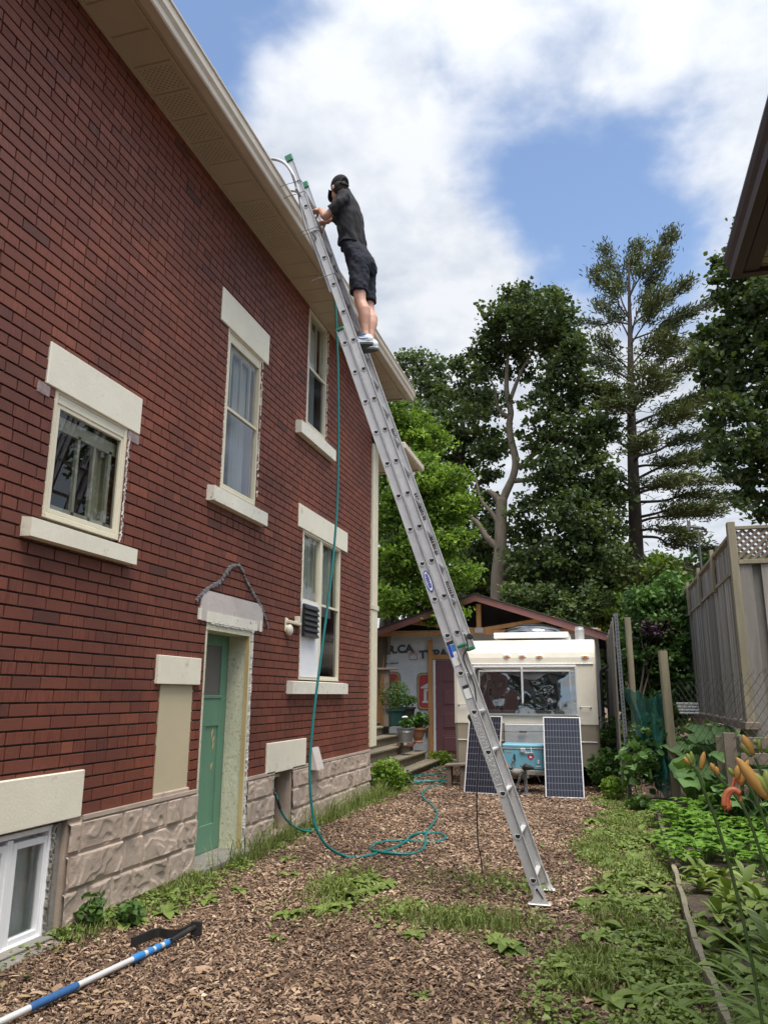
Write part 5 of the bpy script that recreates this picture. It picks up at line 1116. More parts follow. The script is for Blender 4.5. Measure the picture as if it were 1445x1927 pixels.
def pots():
    def plant(T, c, r, n, size, seed, stems=6, flat=.8, mat='leafpot', ar=.62):
        m = MB(); rs = random.Random(seed)
        for i in range(stems): m.tube([(c[0]+rs.uniform(-.03, .03), c[1]+rs.uniform(-.03, .03), c[2]-r*1.0), (c[0]+rs.uniform(-r, r)*.6, c[1]+rs.uniform(-r, r)*.6, c[2]+rs.uniform(0, r)*.6)], .004, 5)
        m.build('stem', M['leafpot'], T)
        C, nr, sz, rr = leaf_ball(c, r, n, size, seed, flat); foliage('foliage', [(C, nr, sz, rr, .55)], M[mat], T, asp=ar)
    x, y, z = -4.20, 15.75, .808; T = thing('planter_pot', 'dark green plastic planter with a bushy herb on the steps beside the brick corner', 'planter', (x, y, z))
    m = MB(); m.lathe((x, y, z), [(.165, 0), (.175, .02), (.215, .30), (.235, .30), (.24, .345), (.225, .345), (.20, .33)], 22); m.build('pot', M['greenpot'], T); plant(T, (x+.02, y, z+.62), .34, 1200, .055, 5, 9, .95, ar=.4)
    x, y, z = -4.35, 16.1, .81; T = thing('planter_pot', 'near black plastic pot half hidden behind the green planter', 'planter', (x+.28, y+.1, z)); m = MB(); m.lathe((x+.30, y+.1, z), [(.15, 0), (.19, .33), (.21, .33), (.21, .37), (.18, .36)], 20); m.build('pot', M['black'], T); plant(T, (x+.36, y+.1, z+.50), .20, 300, .05, 9, 5, .6)
    x, y, z = -3.76, 15.0, .471; T = thing('brick_pair', 'two red bricks propping up the galvanised bucket', 'bricks', (x, y, z)); m = MB()
    m.box(x-.15, x-.06, y-.1, y+.1, z, z+.062, .004); m.build('brick', M['fascia_maroon'], T); m = MB(); m.box(x+.06, x+.15, y-.1, y+.1, z, z+.062, .004); m.build('brick', M['fascia_maroon'], T)
    T = thing('galvanised_bucket', 'galvanised steel bucket holding a white flower on two bricks', 'bucket', (x, y, z+.062)); z += .063
    m = MB(); m.lathe((x, y, z), [(.135, 0), (.135, .012), (.13, .014), (.17, .26), (.178, .262), (.178, .275), (.165, .275), (.16, .25)], 24); m.build('pail', M['galv'], T); m = MB(); m.lathe((x, y, z+.19), [(.160, 0), (.164, .004), (.161, .008)], 24); m.lathe((x, y, z+.21), [(.164, 0), (.168, .004), (.165, .008)], 24); m.build('hoop', M['galv'], T)
    plant(T, (x+.02, y, z+.36), .13, 130, .07, 12, 5); m = MB()
    for i in range(14): a = i*2.4; ell(m, (x-.01+.03*math.cos(a)*(i/14), y+.03*math.sin(a)*(i/14), z+.47+.006*(i % 3)), .035, .035, .016, 8)
    m.build('flower', M['petal'], T)
    x, y, z = -3.74, 16.0, .471; T = thing('terracotta_pot', 'terracotta urn with round green leaves behind the galvanised bucket', 'plant pot', (x, y, z)); m = MB(); m.lathe((x, y, z), [(.09, 0), (.10, .02), (.075, .05), (.11, .12), (.155, .26), (.175, .27), (.175, .30), (.15, .30)], 22); m.build('pot', M['terra'], T); plant(T, (x+.04, y, z+.46), .22, 170, .085, 21, 8, .75, ar=.85)
    # gnome standing on the handrail
    x, y, z = -4.62, 15.6, 1.97; T = thing('garden_gnome', 'small garden gnome with red pointed hat on the stair railing', 'gnome', (x, y, z))
    m = MB(); m.lathe((x, y, z), [(.055, 0), (.06, .03), (.062, .09), (.05, .15), (.03, .17)], 14); m.build('coat', M['label_navy'], T)
    m = MB(); ell(m, (x, y, z+.19), .04, .04, .042, 12); m.build('head', M['skin'], T); m = MB(); ell(m, (x+.005, y-.03, z+.155), .035, .022, .05, 10); m.build('beard', M['petal'], T)
    m = MB(); m.lathe((x, y, z+.205), [(.044, 0), (.04, .02), (.02, .08), (.004, .12)], 14); m.build('hat', M['red'], T)
pots()
# ================================================================== RIGHT HAND FENCES, POSTS, MESH
M['fencewood'] = simple('silvered_fence_wood', (.235, .215, .190), .88, var=.30, scale=7, bump=.6, bscale=60, stretch=(1, 1, .10), attr=True)
M['postwood'] = simple('grey_green_post_wood', (.235, .205, .14), .9, var=.25, scale=8, bump=.6, bscale=50, stretch=(1, 1, .12))
M['chainlink'] = simple('dark_wire', (.06, .065, .06), .5, .3); M['net'] = simple('green_garden_net', (.012, .105, .085), .6, var=.2); M['galv_dark'] = simple('galvanised_angle', (.17, .18, .20), .5, .5, var=.12, scale=14)
def plank_fence():
    T = thing('board_fence', 'tall weathered privacy fence with lattice and bamboo strip raised on the deck edge', 'fence', (1.55, 13.0, 1.1)); X = 1.60
    n = 0; y = 9.98; V = []; F = []; R = []
    def bx(x0, x1, y0, y1, z0, z1):
        nonlocal n
        r = rnd.random(); vs = [(a, b, c) for a in (x0, x1) for b in (y0, y1) for c in (z0, z1)]; V.extend(vs); F.extend([[n+i for i in f] for f in ((0, 1, 3, 2), (4, 6, 7, 5), (0, 4, 5, 1), (2, 3, 7, 6), (0, 2, 6, 4), (1, 5, 7, 3))]); R.extend([r]*6); n += 8
    while y < 17.6:
        w = rnd.uniform(.085, .135); o = rnd.uniform(-.012, .012); bx(X+o, X+.02+o, y+.004, y+w-.006, 1.17+rnd.uniform(-.02, .01), 2.92+.0*y); y += w
    z = 1.19
    np_mesh('board', V, F, M['fencewood'], T, {'rnd': R}); V.clear(); F.clear(); R.clear(); n = 0
    # reed strip above the boards
    y = 9.98
    while y < 17.6: w = .016; bx(X+.004, X+.016, y, y+w-.003, 2.95+rnd.uniform(-.03, .0), 3.30+rnd.uniform(-.08, .03)); y += w
    np_mesh('reed_screen', V, F, M['fencewood'], T, {'rnd': R}); V.clear(); F.clear(); R.clear(); n = 0
    for yy in (11.55, 13.2, 14.9, 17.55): m = MB(); m.box(X-.055, X-.005, yy, yy+.09, 2.86, 3.46 if yy < 17 else 3.52, .004); m.build('picket_post', M['postwood'], T)
    m = MB(); m.box(X-.03, X+.05, 9.98, 17.6, 3.34, 3.39, .004); m.build('top_rail', M['postwood'], T); m = MB(); m.box(X-.025, X-.003, 9.98, 17.6, 2.90, 2.955, .004); m.build('middle_rail', M['postwood'], T)
    m = MB(); m.box(X-.06, X+.03, 9.84, 9.96, 1.0, 3.50, .006); m.build('corner_post', M['postwood'], T)
    m = MB(); m.box(X-.10, X+.06, 9.7, 17.7, 1.08, 1.16, .004); m.build('deck_edge', M['greywood'], T)
    # return panel with lattice, facing the yard
    x = X+.03
    while x < 5.4:
        w = .14; kk = int(round((x-X-.03)/.12)); o = .045*(kk % 2); bx(x, x+w, 9.86+o, 9.885+o, 1.02, 2.98); x += .12
    np_mesh('board', V, F, M['fencewood'], T, {'rnd': R})
    m = MB(); m.box(X+.03, 5.4, 9.84, 9.90, 3.40, 3.44, .003); m.box(X+.03, 5.4, 9.835, 9.905, 2.98, 3.03, .003); m.build('lattice_frame', M['postwood'], T)
    m = MB(); z0, z1 = 3.03, 3.40; h = z1-z0; x = X-.34
    while x < 5.2:
        for s, yy in ((1, 9.862), (-1, 9.878)):
            a = Vector((x if s > 0 else x+h, yy, z0)); b = Vector((x+h if s > 0 else x, yy, z1))
            xl = X+.03
            if a.x < xl: t = (xl-a.x)/(b.x-a.x) if b.x > xl else None; a = a.lerp(b, t) if t is not None else None
            if a is not None and b.x < xl: t = (xl-b.x)/(a.x-b.x) if a.x > xl else None; b = b.lerp(a, t) if t is not None else None
            if a is not None and b is not None: m.bar(a, b, .034, .008, up=(0, 1, 0))
        x += .088
    m.build('lattice', M['greywood'], T)
    m = MB()
    for i in range(6): m.box(1.42, 5.0, 9.68, 9.72, 1.02-.17*i-.145, 1.02-.17*i-.02, .004)
    for yy in (9.62,): m.box(1.24, 1.36, yy-.1, yy, .0, 1.05, .004)
    m.build('deck_skirting', M['greywood'], T)
    m = MB(); m.box(1.25, 1.55, 10.3, 10.34, .35, .98, .01); m.build('compost_board', M['postwood'], T)
plank_fence()
def boards_left():
    T = thing('old_board_fence', 'dark old board fence running back beside the trailer', 'fence', (.14, 15, 0)); V = []; F = []; R = []; n = 0; y = 12.2
    while y < 19.5:
        w = rnd.uniform(.12, .16); x = .17-.018*(y-12.2); z = 2.56+rnd.uniform(-.05, .05)
        for a in (x, x+.02):
            for b in (y+.004, y+w-.006):
                for c in (.0, z): V.append((a, b, c))
        F.extend([[n+i for i in f] for f in ((0, 1, 3, 2), (4, 6, 7, 5), (0, 4, 5, 1), (2, 3, 7, 6), (0, 2, 6, 4), (1, 5, 7, 3))]); R.extend([rnd.random()*.6]*6); n += 8; y += w
    np_mesh('board', V, F, M['fencewood'], T, {'rnd': R}); m = MB(); m.bar((.215, 12.2, .5), (.08, 19.5, .5), .03, .09); m.bar((.215, 12.2, 2.2), (.08, 19.5, 2.2), .03, .09); m.build('rail', M['greywood'], T)
boards_left()
def posts():
    # perforated steel angle
    T = thing('perforated_steel_post', 'tall perforated grey steel angle post standing left of the green net', 'post', (.266, 11.845, 0)); m = MB(); mh = MB(); a = Vector((.266, 11.845, 0)); b = Vector((.225, 11.845, 2.63)); d = (b-a).normalized()
    sx = Vector((0, 1, 0)).cross(d).normalized()
    m.obox((a+b)/2+Vector((.0, 0, 0)), d, Vector((0, 1, 0)), sx, 1.315, .0015, .026); m.obox((a+b)/2-sx*.026+Vector((0, .022, 0)), d, Vector((0, 1, 0)), sx, 1.315, .022, .0015); o = m.build('angle', M['galv_dark'], T)
    for i in range(52): mh.obox(a+d*(.05+i*.0505)+Vector((0, -.0022, 0)), d, Vector((0, 1, 0)), sx, .013, .0006, .0065)
    mh.build('slot', M['hole'], o)
    T2 = thing('perforated_steel_post', 'short perforated steel post behind the trailer corner', 'post', (.12, 14.6, 0)); m = MB(); m.box(.11, .15, 14.6, 14.603, 0, 1.95); o = m.build('angle', M['galv_dark'], T2); mh = MB()
    for i in range(38): mh.box(.125, .135, 14.597, 14.599, .05+i*.05, .072+i*.05)
    mh.build('slot', M['hole'], o)
    def post(name, a, b, w, label, mat='postwood'):
        a = Vector(a); b = Vector(b); m = MB(); n = 7; seg = 12; vs = []; fs = []
        for i in range(n):
            c = a.lerp(b, i/(n-1))
            for k in range(seg): t = 2*math.pi*k/seg; r = w/2*(1+.10*mnoise.noise(Vector((k*1.3, i*.6, w*30)))); q = max(abs(math.cos(t)), abs(math.sin(t))); r = r/(q**.7); vs.append(c+Vector((r*math.cos(t), r*math.sin(t), .01*mnoise.noise(Vector((k, i, 3))) if i == n-1 else 0)))
        for i in range(n-1):
            for k in range(seg): fs.append((i*seg+k, i*seg+(k+1) % seg, (i+1)*seg+(k+1) % seg, (i+1)*seg+k))
        fs += [tuple(range(seg))[::-1], tuple((n-1)*seg+k for k in range(seg))]; m.add(vs, fs); tag(m.build(name, M[mat], None), label, 'post')
    post('wooden_post', (.855, 11.6, -.05), (.815, 11.6, 2.06), .125, 'thick weathered wooden post carrying the chain link beside the green net')
    post('wooden_post', (.46, 14.0, 0), (.455, 14.0, 2.76), .105, 'slim pale wooden post standing behind the green net')
posts()
def net():
    # sagging plastic mesh, a wire lattice with real strands
    nu, nv = 62, 112; grid = np.zeros((nu+1, nv+1, 3)); a = Vector((.285, 11.83, 0)); b = Vector((.82, 11.56, 0))
    for i in range(nu+1):
        u = i/nu
        for k in range(nv+1):
            v = k/nv; zt = 1.50-.10*u+.05*math.sin(u*9)+.03*math.sin(u*23); zb = .06+.50*(1-u)**1.5; lx = .05*(1-v)*(1-u)*3.0
            fold = .05*math.sin(u*14+v*3)+.025*math.sin(u*31-v*5+1); p = a.lerp(b, u); grid[i, k] = (p.x+lx+.02*math.sin(v*11+u*7), p.y+fold-.04*math.sin(v*6), zb+(zt-zb)*v+.012*math.sin(u*40+v*20))
    V = []; F = []; n = 0
    def strand(P, w):
        nonlocal n
        for q in range(len(P)-1):
            p0, p1 = P[q], P[q+1]; d = p1-p0; l = np.linalg.norm(d)
            if l < 1e-6: continue
            d = d/l; s = np.cross(d, np.array([.25, -.95, .1])); s /= np.linalg.norm(s); t = np.cross(d, s); 
            for e in (p0, p1): V.extend([e+s*w, e+t*w, e-s*w, e-t*w])
            F.extend([[n+i, n+(i+1) % 4, n+4+(i+1) % 4, n+4+i] for i in range(4)]); n += 8
    for i in range(0, nu+1): strand([grid[i, k] for k in range(0, nv+1, 4)], .0026)
    for k in range(0, nv+1): strand([grid[i, k] for i in range(0, nu+1, 2)], .0024)
    o = np_mesh('garden_net', V, F, M['net']); tag(o, 'sagging dark green plastic garden net hung between steel and wooden posts', 'net')
net()
def chain_link():
    T = thing('chain_link_fence', 'rusty chain link wire stretched from the thick wooden post across the garden back', 'fence', (1.0, 10.5, 0)); m = MB(); a = Vector((.90, 11.52, 0)); b = Vector((1.62, 8.3, 0)); L = (b-a).length; d = (b-a)/L; h = 1.48; sp = .22; K = 2.1
    def zz(s): return 1.60+.10*(s/L)
    n = int((L+h*K)/sp)+1
    for s in (1, -1):
        for i in range(n+2):
            s0 = i*sp-h*K if s > 0 else i*sp; pts = []
            steps_ = 26
            for q in range(steps_+1):
                z = .02+h*q/steps_; t = s0+s*z*K
                if 0 <= t <= L: pts.append(a+d*t+Vector((.010*math.sin(t*5), .004*s, z*(zz(t)/1.5))))
            if len(pts) > 2: m.tube(pts, .0022, 4, False)
    m.build('wire_mesh', M['chainlink'], T)
    m = MB()
    for i in range(30):
        t = rnd.uniform(0, L); m.tube([a+d*t+Vector((0, 0, zz(t)-.02)), a+d*(t+.02)+Vector((0, 0, zz(t)+.03))], .0022, 4)
    m.build('wire_end', M['chainlink'], T)
chain_link()
def eave():
    M['brown_metal'] = simple('dark_brown_metal', (.050, .024, .022), .55, var=.12, scale=5); M['soff2'] = simple('tan_siding_soffit', (.36, .30, .20), .6, var=.06, scale=4); M['siding'] = simple('beige_siding', (.45, .42, .36), .7, var=.05)
    T = thing('neighbour_house', 'neighbouring house at the right with dark brown gutter and tan soffit', 'house', (5, 1, 0)); Z = 4.0; x0 = .885; yE = 4.71; k = .78; g = MB()
    pr = [(0, .0), (.02, -.0), (.075, .0), (.085, .16), (-.0, .165), (-.045, .165), (-.05, .14), (-.035, .10), (-.012, .06)]
    g.prism([(x0+.02+x*k, -6, Z-.02+z*k) for x, z in pr], (0, yE+6, 0)); g.build('gutter', M['brown_metal'], T)
    f = MB(); f.box(x0+.085, x0+.175, -6, yE-.02, Z-.01, Z+.16, .004); f.box(x0+.02, 7, yE-.02, yE+.04, Z-.02, Z+.16, .004); f.build('fascia', M['brown_metal'], T)
    s = MB(); y = -6
    while y < yE-.02: s.box(x0+.175, 1.47, y, min(y+.074, yE-.02), Z+.012, Z+.03); y += .084
    s.box(x0+.175, 7, -6, yE-.02, Z+.03, Z+.04); s.build('soffit', M['soff2'], T)
    w = MB(); z = 0
    while z < Z: w.prism([(1.45, -6, z), (1.435, -6, z), (1.45, -6, z+.12)], (0, 10.1, 0)); z += .12
    w.box(1.451, 7, -6, 4.1, -.1, Z+.01); w.build('siding_wall', M['siding'], T)
    r = MB(); r.add([(x0, -6, Z+.16), (x0, yE+.04, Z+.16), (7.6, yE+.04, Z+.16), (7.6, -6, Z+.16), (4.2, -3, Z+1.7), (4.2, 1.6, Z+1.7)], [(0, 1, 5, 4), (1, 2, 5), (2, 3, 4, 5), (3, 0, 4), (0, 3, 2, 1)]); r.build('roof', M['shingle'], T)
eave()
def turbine():
    M['turb'] = simple('grey_painted_metal', (.16, .155, .15), .6)
    T = thing('wind_turbine', 'small grey wind vane generator on a thin pole above the fence', 'turbine', (2.5, 20, 0)); P = lambda x, y: atY(x, y, 20)
    m = MB(); a = P(1313, 1000); m.tube([(a.x+.06, 20, .0), a], .022, 8); m.build('pole', M['turb'], T); m = MB(); m.tube([P(1298, 991), P(1313, 993), P(1330, 997)], [.018, .045, .03], 8); m.build('nacelle', M['turb'], T)
    m = MB(); m.prism([P(1292, 978), P(1295, 979), P(1301, 990), P(1299, 998), P(1293, 997)], (0, .015, 0)); m.build('tail_fin', M['turb'], T)
    m = MB(); q = P(1320, 996); m.bar(q+Vector((-.02, -.3, .0)), q+Vector((.16, .3, -.03)), .05, .012); m.bar(q+Vector((0, 0, .02)), q+Vector((.03, 0, -.24)), .05, .012); m.build('blade', M['turb'], T)
turbine()
def scrap():
    m = MB()
    for i in range(4): m.box(1.06-.01*i, 1.34, 12.6+.01*i, 12.63+.01*i, 1.18+i*.045, 1.21+i*.045, .004)
    tag(m.build('aluminium_slats', M['alu'], None), 'stack of shiny aluminium slats at the left foot of the board fence', 'slats')
scrap()
# ================================================================== TREES
M['bark'] = simple('grey_brown_bark', (.155, .125, .092), .95, var=.3, scale=6, bump=1, bscale=30, stretch=(1, 1, .3))
M['bark_dark'] = simple('dark_pine_bark', (.070, .055, .045), .95, var=.3, scale=8, bump=1, bscale=30, stretch=(1, 1, .3))
M['leaf_maple'] = leaf_mat('maple_leaf', (.024, .046, .016), (.125, .175, .052), .45, .36)
M['leaf_light'] = leaf_mat('light_green_leaf', (.075, .140, .014), (.30, .45, .07), .5, .42)
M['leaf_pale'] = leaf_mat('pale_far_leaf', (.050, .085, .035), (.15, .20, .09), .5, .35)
M['leaf_pine'] = leaf_mat('pine_needle', (.038, .058, .022), (.17, .19, .065), .55, .15)
M['leaf_bush'] = leaf_mat('bush_leaf', (.030, .075, .018), (.13, .24, .055), .45, .35)
M['leaf_yellow'] = leaf_mat('yellow_green_leaf', (.07, .12, .02), (.24, .33, .07), .5, .4)
M['leaf_purple'] = leaf_mat('purple_leaf', (.020, .010, .018), (.055, .025, .04), .5, .2)
def blob_leaves(blobs, size, crad, per, seed, shade_by=None, flat=.55, up=.45, hollow=.25):
    """clumps of leaves spread through each ellipsoid, denser towards its outside"""
    rs = np.random.RandomState(seed); C = []; SH = []
    for (c, r, n) in blobs:
        c = np.array(c); r = np.array(r if hasattr(r, '__len__') else (r, r, r)); d = rs.randn(n, 3); d /= np.linalg.norm(d, axis=1)[:, None]; q = (hollow+(1-hollow)*rs.rand(n)**.45)*(1+.22*(rs.rand(n) < .3)*rs.rand(n))
        cc = c+d*q[:, None]*r
        for k in range(n):
            m = int(per*(.5+rs.rand())); cr = crad*(.55+.9*rs.rand()); e = rs.randn(m, 3)*np.array([cr, cr, cr*flat])*.55
            C.append(cc[k]+e); SH.append(np.full(m, .44+.27*rs.randn()))
    C = np.concatenate(C); SH = np.concatenate(SH); nr = rs.randn(len(C), 3)*.75+np.array([0, 0, up]); nr /= np.linalg.norm(nr, axis=1)[:, None]
    return C, nr, size*(.65+.7*rs.rand(len(C))), rs, SH
def limb_mesh(paths, mat, parent, seg=8, name='trunk'):
    m = MB()
    for P in paths:
        pts = catmull([p for p, r in P], 4); n = len(P); rr = []
        for i in range(len(pts)):
            t = i/4; a = min(int(t), n-2); f = t-a; rr.append(P[a][1]*(1-f)+P[a+1][1]*f)
        m.tube(pts, rr, seg)
    return m.build(name, mat, parent, True)
def tree(name, label, base, paths, blobs, leaf, size, crad, per, seed, bark='bark', asp=.8, **kw):
    T = thing(name, label, 'tree', base, 0)
    if paths: limb_mesh(paths[:1], M[bark], T)
    if len(paths) > 1:
        limb_mesh(paths[1:], M[bark], T, name='branches', seg=6)
    foliage('crown', [blob_leaves(blobs, size, crad, per, seed, **kw)], M[leaf], T, asp=asp)
    return T
def pb(px, py, r, Y, n, fy=1.0, dy=0.0):
    s = Y*1.035/1444.6; c = atY(px, py, Y+dy); return (tuple(c), (r*s, r*s*fy, r*s*.85), n)
def branch_to(a, b, r0, r1, sag=.0, seed=0):
    a = Vector(a); b = Vector(b); rr = random.Random(seed); d = (b-a); P = []
    for i in range(5):
        t = i/4; p = a+d*t+Vector((rr.uniform(-1, 1), rr.uniform(-1, 1), rr.uniform(-.6, .8)))*d.length*.06*math.sin(math.pi*t)+Vector((0, 0, sag*math.sin(math.pi*t))); P.append((p, r0+(r1-r0)*t))
    return P
# --- the tall maple with the forked trunk
def main_maple():
    Y = 24.0; A = lambda x, y, dy=0: atY(x, y, Y+dy)
    P = [[(Vector((A(935, 1128).x-.05, Y, -.1)), .26), (A(936, 1120), .225), (A(941, 1040), .20), (A(943, 960), .185), (A(944, 938), .18)],
         [(A(943, 948), .15), (A(953, 924), .15), (A(966, 895), .13), (A(970, 865), .125), (A(962, 830), .12), (A(958, 800), .115), (A(961, 775), .11), (A(954, 745), .10), (A(953, 715), .08), (A(957, 650), .04)],
         [(A(942, 945), .12), (A(928, 930), .10), (A(916, 922), .04)],
         [(A(957, 760), .09), (A(972, 720), .07), (A(985, 690), .05), (A(1010, 650), .03)], [(A(958, 785), .08), (A(938, 770), .06), (A(930, 730), .04), (A(915, 700), .02)],
         [(A(941, 1035), .12), (A(915, 1010), .10), (A(900, 985), .08), (A(880, 970), .05)], [(A(941, 990), .09), (A(925, 965), .07), (A(905, 940), .05), (A(895, 900), .03)],
         [(A(938, 1095), .11), (A(965, 1065), .09), (A(990, 1045), .07), (A(1030, 1010), .04)], [(A(955, 1125), .12), (A(975, 1100), .11), (A(1005, 1075), .09), (A(1035, 1035), .06)],
         [(A(978, 880), .10), (A(1010, 850), .08), (A(1060, 820), .04)], [(A(968, 905), .08), (A(1030, 900), .06), (A(1090, 890), .03)]]
    B = [(1005, 600, 62, 46), (960, 625, 52, 34), (1050, 630, 45, 30), (930, 590, 30, 12), (1060, 580, 26, 9), (990, 570, 30, 12), (1085, 660, 26, 12), (915, 660, 30, 14), (1010, 670, 60, 26), (1065, 690, 40, 22), (1045, 750, 50, 24), (1110, 740, 42, 26),
         (1010, 770, 36, 9), (1075, 820, 62, 40), (1130, 810, 40, 24), (1035, 880, 48, 24), (1095, 900, 62, 44), (1140, 930, 44, 28), (1080, 975, 56, 34), (1130, 1000, 50, 30), (1045, 940, 36, 14), (1070, 1050, 50, 30), (1110, 1085, 50, 30), (1030, 1075, 36, 14), (1150, 1060, 40, 20), (905, 760, 40, 16), (925, 840, 34, 12), (1000, 1120, 40, 16), (1050, 1130, 46, 24), (990, 1000, 34, 14), (985, 1065, 36, 16), (1010, 830, 34, 12), (930, 700, 32, 12), (985, 960, 26, 7), (965, 560, 22, 8), (1030, 560, 24, 9)]
    blobs = [pb(x, y, r, Y, int(n*1.8), 1.1, (i % 3-1)*.8) for i, (x, y, r, n) in enumerate(B)]
    tree('maple_tree', 'tall maple with a forked bare trunk rising behind the shed roof', (A(935, 1128).x, Y, 0), P, blobs, 'leaf_maple', .135, .29, 27, 3)
main_maple()
def side_maples():
    Y = 27; A = lambda x, y, dy=0: atY(x, y, Y+dy)
    B = [(872, 690, 22, 10), (880, 730, 34, 20), (845, 760, 42, 26), (890, 800, 50, 34), (850, 850, 50, 36), (900, 880, 46, 30), (855, 940, 50, 36), (905, 960, 40, 24), (870, 1030, 54, 40), (915, 1060, 44, 30), (850, 1110, 50, 36), (895, 1130, 50, 36), (820, 800, 30, 16), (930, 830, 36, 14), (930, 1110, 36, 22), (960, 1070, 40, 22), (915, 760, 30, 12), (1000, 1040, 44, 24), (920, 1010, 36, 18), (895, 700, 24, 10), (1010, 930, 30, 10)]
    tree('maple_tree', 'dark maple directly left of the forked trunk', (A(870, 1100).x, Y, 0), [[(Vector((A(870, 1100).x, Y, -.1)), .3), (A(872, 1000), .22), (A(868, 850), .14), (A(876, 720), .04)]], [pb(x, y, r, Y, int(n*1.25), 1.2, (i % 3-1)*.8) for i, (x, y, r, n) in enumerate(B)], 'leaf_maple', .15, .32, 27, 5)
    Y = 36; A = lambda x, y, dy=0: atY(x, y, Y+dy)
    B = [(775, 680, 26, 16), (810, 690, 28, 18), (750, 705, 22, 12), (790, 730, 40, 26), (825, 735, 24, 14), (750, 740, 24, 12), (800, 780, 40, 26), (830, 700, 14, 5), (760, 800, 40, 24)]
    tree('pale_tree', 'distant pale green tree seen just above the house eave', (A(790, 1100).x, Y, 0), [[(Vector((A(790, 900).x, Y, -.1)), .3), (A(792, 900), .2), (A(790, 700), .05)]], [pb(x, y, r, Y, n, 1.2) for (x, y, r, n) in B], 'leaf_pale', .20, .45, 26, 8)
side_maples()
def light_tree():
    Y = 16.3; A = lambda x, y, dy=0: atY(x, y, Y+dy)
    B = [(745, 780, 34, 22), (760, 830, 46, 34), (810, 830, 36, 24), (790, 890, 52, 44), (845, 900, 36, 24), (740, 900, 44, 30), (860, 950, 26, 14), (820, 960, 46, 34), (760, 970, 56, 44), (850, 1020, 30, 18), (800, 1040, 54, 42), (740, 1060, 50, 36), (860, 1080, 26, 14), (830, 1110, 40, 28), (770, 1120, 50, 40), (725, 1130, 34, 20), (880, 1075, 12, 4), (815, 1150, 30, 14), (850, 1150, 20, 7), (785, 790, 24, 10), (735, 980, 40, 24), (880, 1005, 10, 3), (770, 1030, 50, 34)]
    base = (-4.9, Y+.8, 0); P = [[(Vector((-4.9, Y+.8, -.1)), .16), (Vector((-4.8, Y+.7, 2.5)), .13), (Vector((-4.5, Y+.5, 4.5)), .09), (Vector((-4.2, Y+.3, 6.6)), .04)]]
    for i, (x, y, r, n) in enumerate(B[3:14]): P.append(branch_to(Vector((-4.6, Y+.5, 2.3+.32*i)), A(x, y), .045, .01, .15, i))
    tree('light_green_tree', 'bright light green tree overhanging the shed behind the house corner', base, P, [pb(x, y, r, Y, int(n*1.5), 1.0, (i % 3-1)*.45) for i, (x, y, r, n) in enumerate(B)], 'leaf_light', .092, .22, 44, 13, asp=.55, flat=.45, up=.6)
light_tree()
def right_maple():
    Y = 16.5; A = lambda x, y, dy=0: atY(x, y, Y+dy)
    B = [(1385, 530, 40, 30), (1425, 525, 45, 34), (1350, 500, 22, 9), (1440, 580, 50, 40), (1400, 580, 36, 20), (1380, 630, 40, 26), (1345, 615, 28, 13), (1430, 650, 55, 46), (1370, 690, 44, 32), (1335, 665, 22, 8), (1420, 720, 56, 50), (1340, 710, 26, 12), (1375, 770, 40, 26), (1430, 790, 50, 40), (1345, 790, 22, 8), (1400, 840, 40, 24), (1440, 860, 40, 30), (1350, 850, 26, 11), (1375, 880, 28, 12), (1425, 910, 36, 22), (1445, 960, 26, 14), (1405, 940, 16, 5), (1440, 480, 30, 14), (1395, 420, 16, 5), (1400, 465, 20, 7)]
    off = [(1520, 560, 80, 60), (1530, 700, 90, 70), (1520, 840, 80, 60), (1600, 620, 90, 50), (1610, 780, 90, 50), (1510, 460, 70, 40), (1590, 900, 80, 40), (1680, 700, 90, 40), (1560, 380, 60, 24)]
    tr = A(1540, 1000); P = [[(Vector((tr.x, Y+.5, -.1)), .34), (Vector((tr.x, Y+.5, 4)), .28), (A(1520, 760, .5), .18), (A(1510, 560, .5), .06)]]
    for i, (x, y, r, n) in enumerate([(1380, 630, 0, 0), (1370, 770, 0, 0), (1375, 880, 0, 0), (1400, 540, 0, 0), (1350, 700, 0, 0)]): P.append(branch_to(A(1530, y+110, .5), A(x, y), .10, .015, .3, i))
    tree('maple_tree', 'large dark green maple on the right behind the lattice fence', (tr.x, Y+.5, 0), P, [pb(x, y, r, Y, int(n*.9), 1.1, (i % 3-1)*.5) for i, (x, y, r, n) in enumerate(B)]+[pb(x, y, r, Y, n, 1.2) for (x, y, r, n) in off], 'leaf_maple', .120, .21, 26, 17)
right_maple()
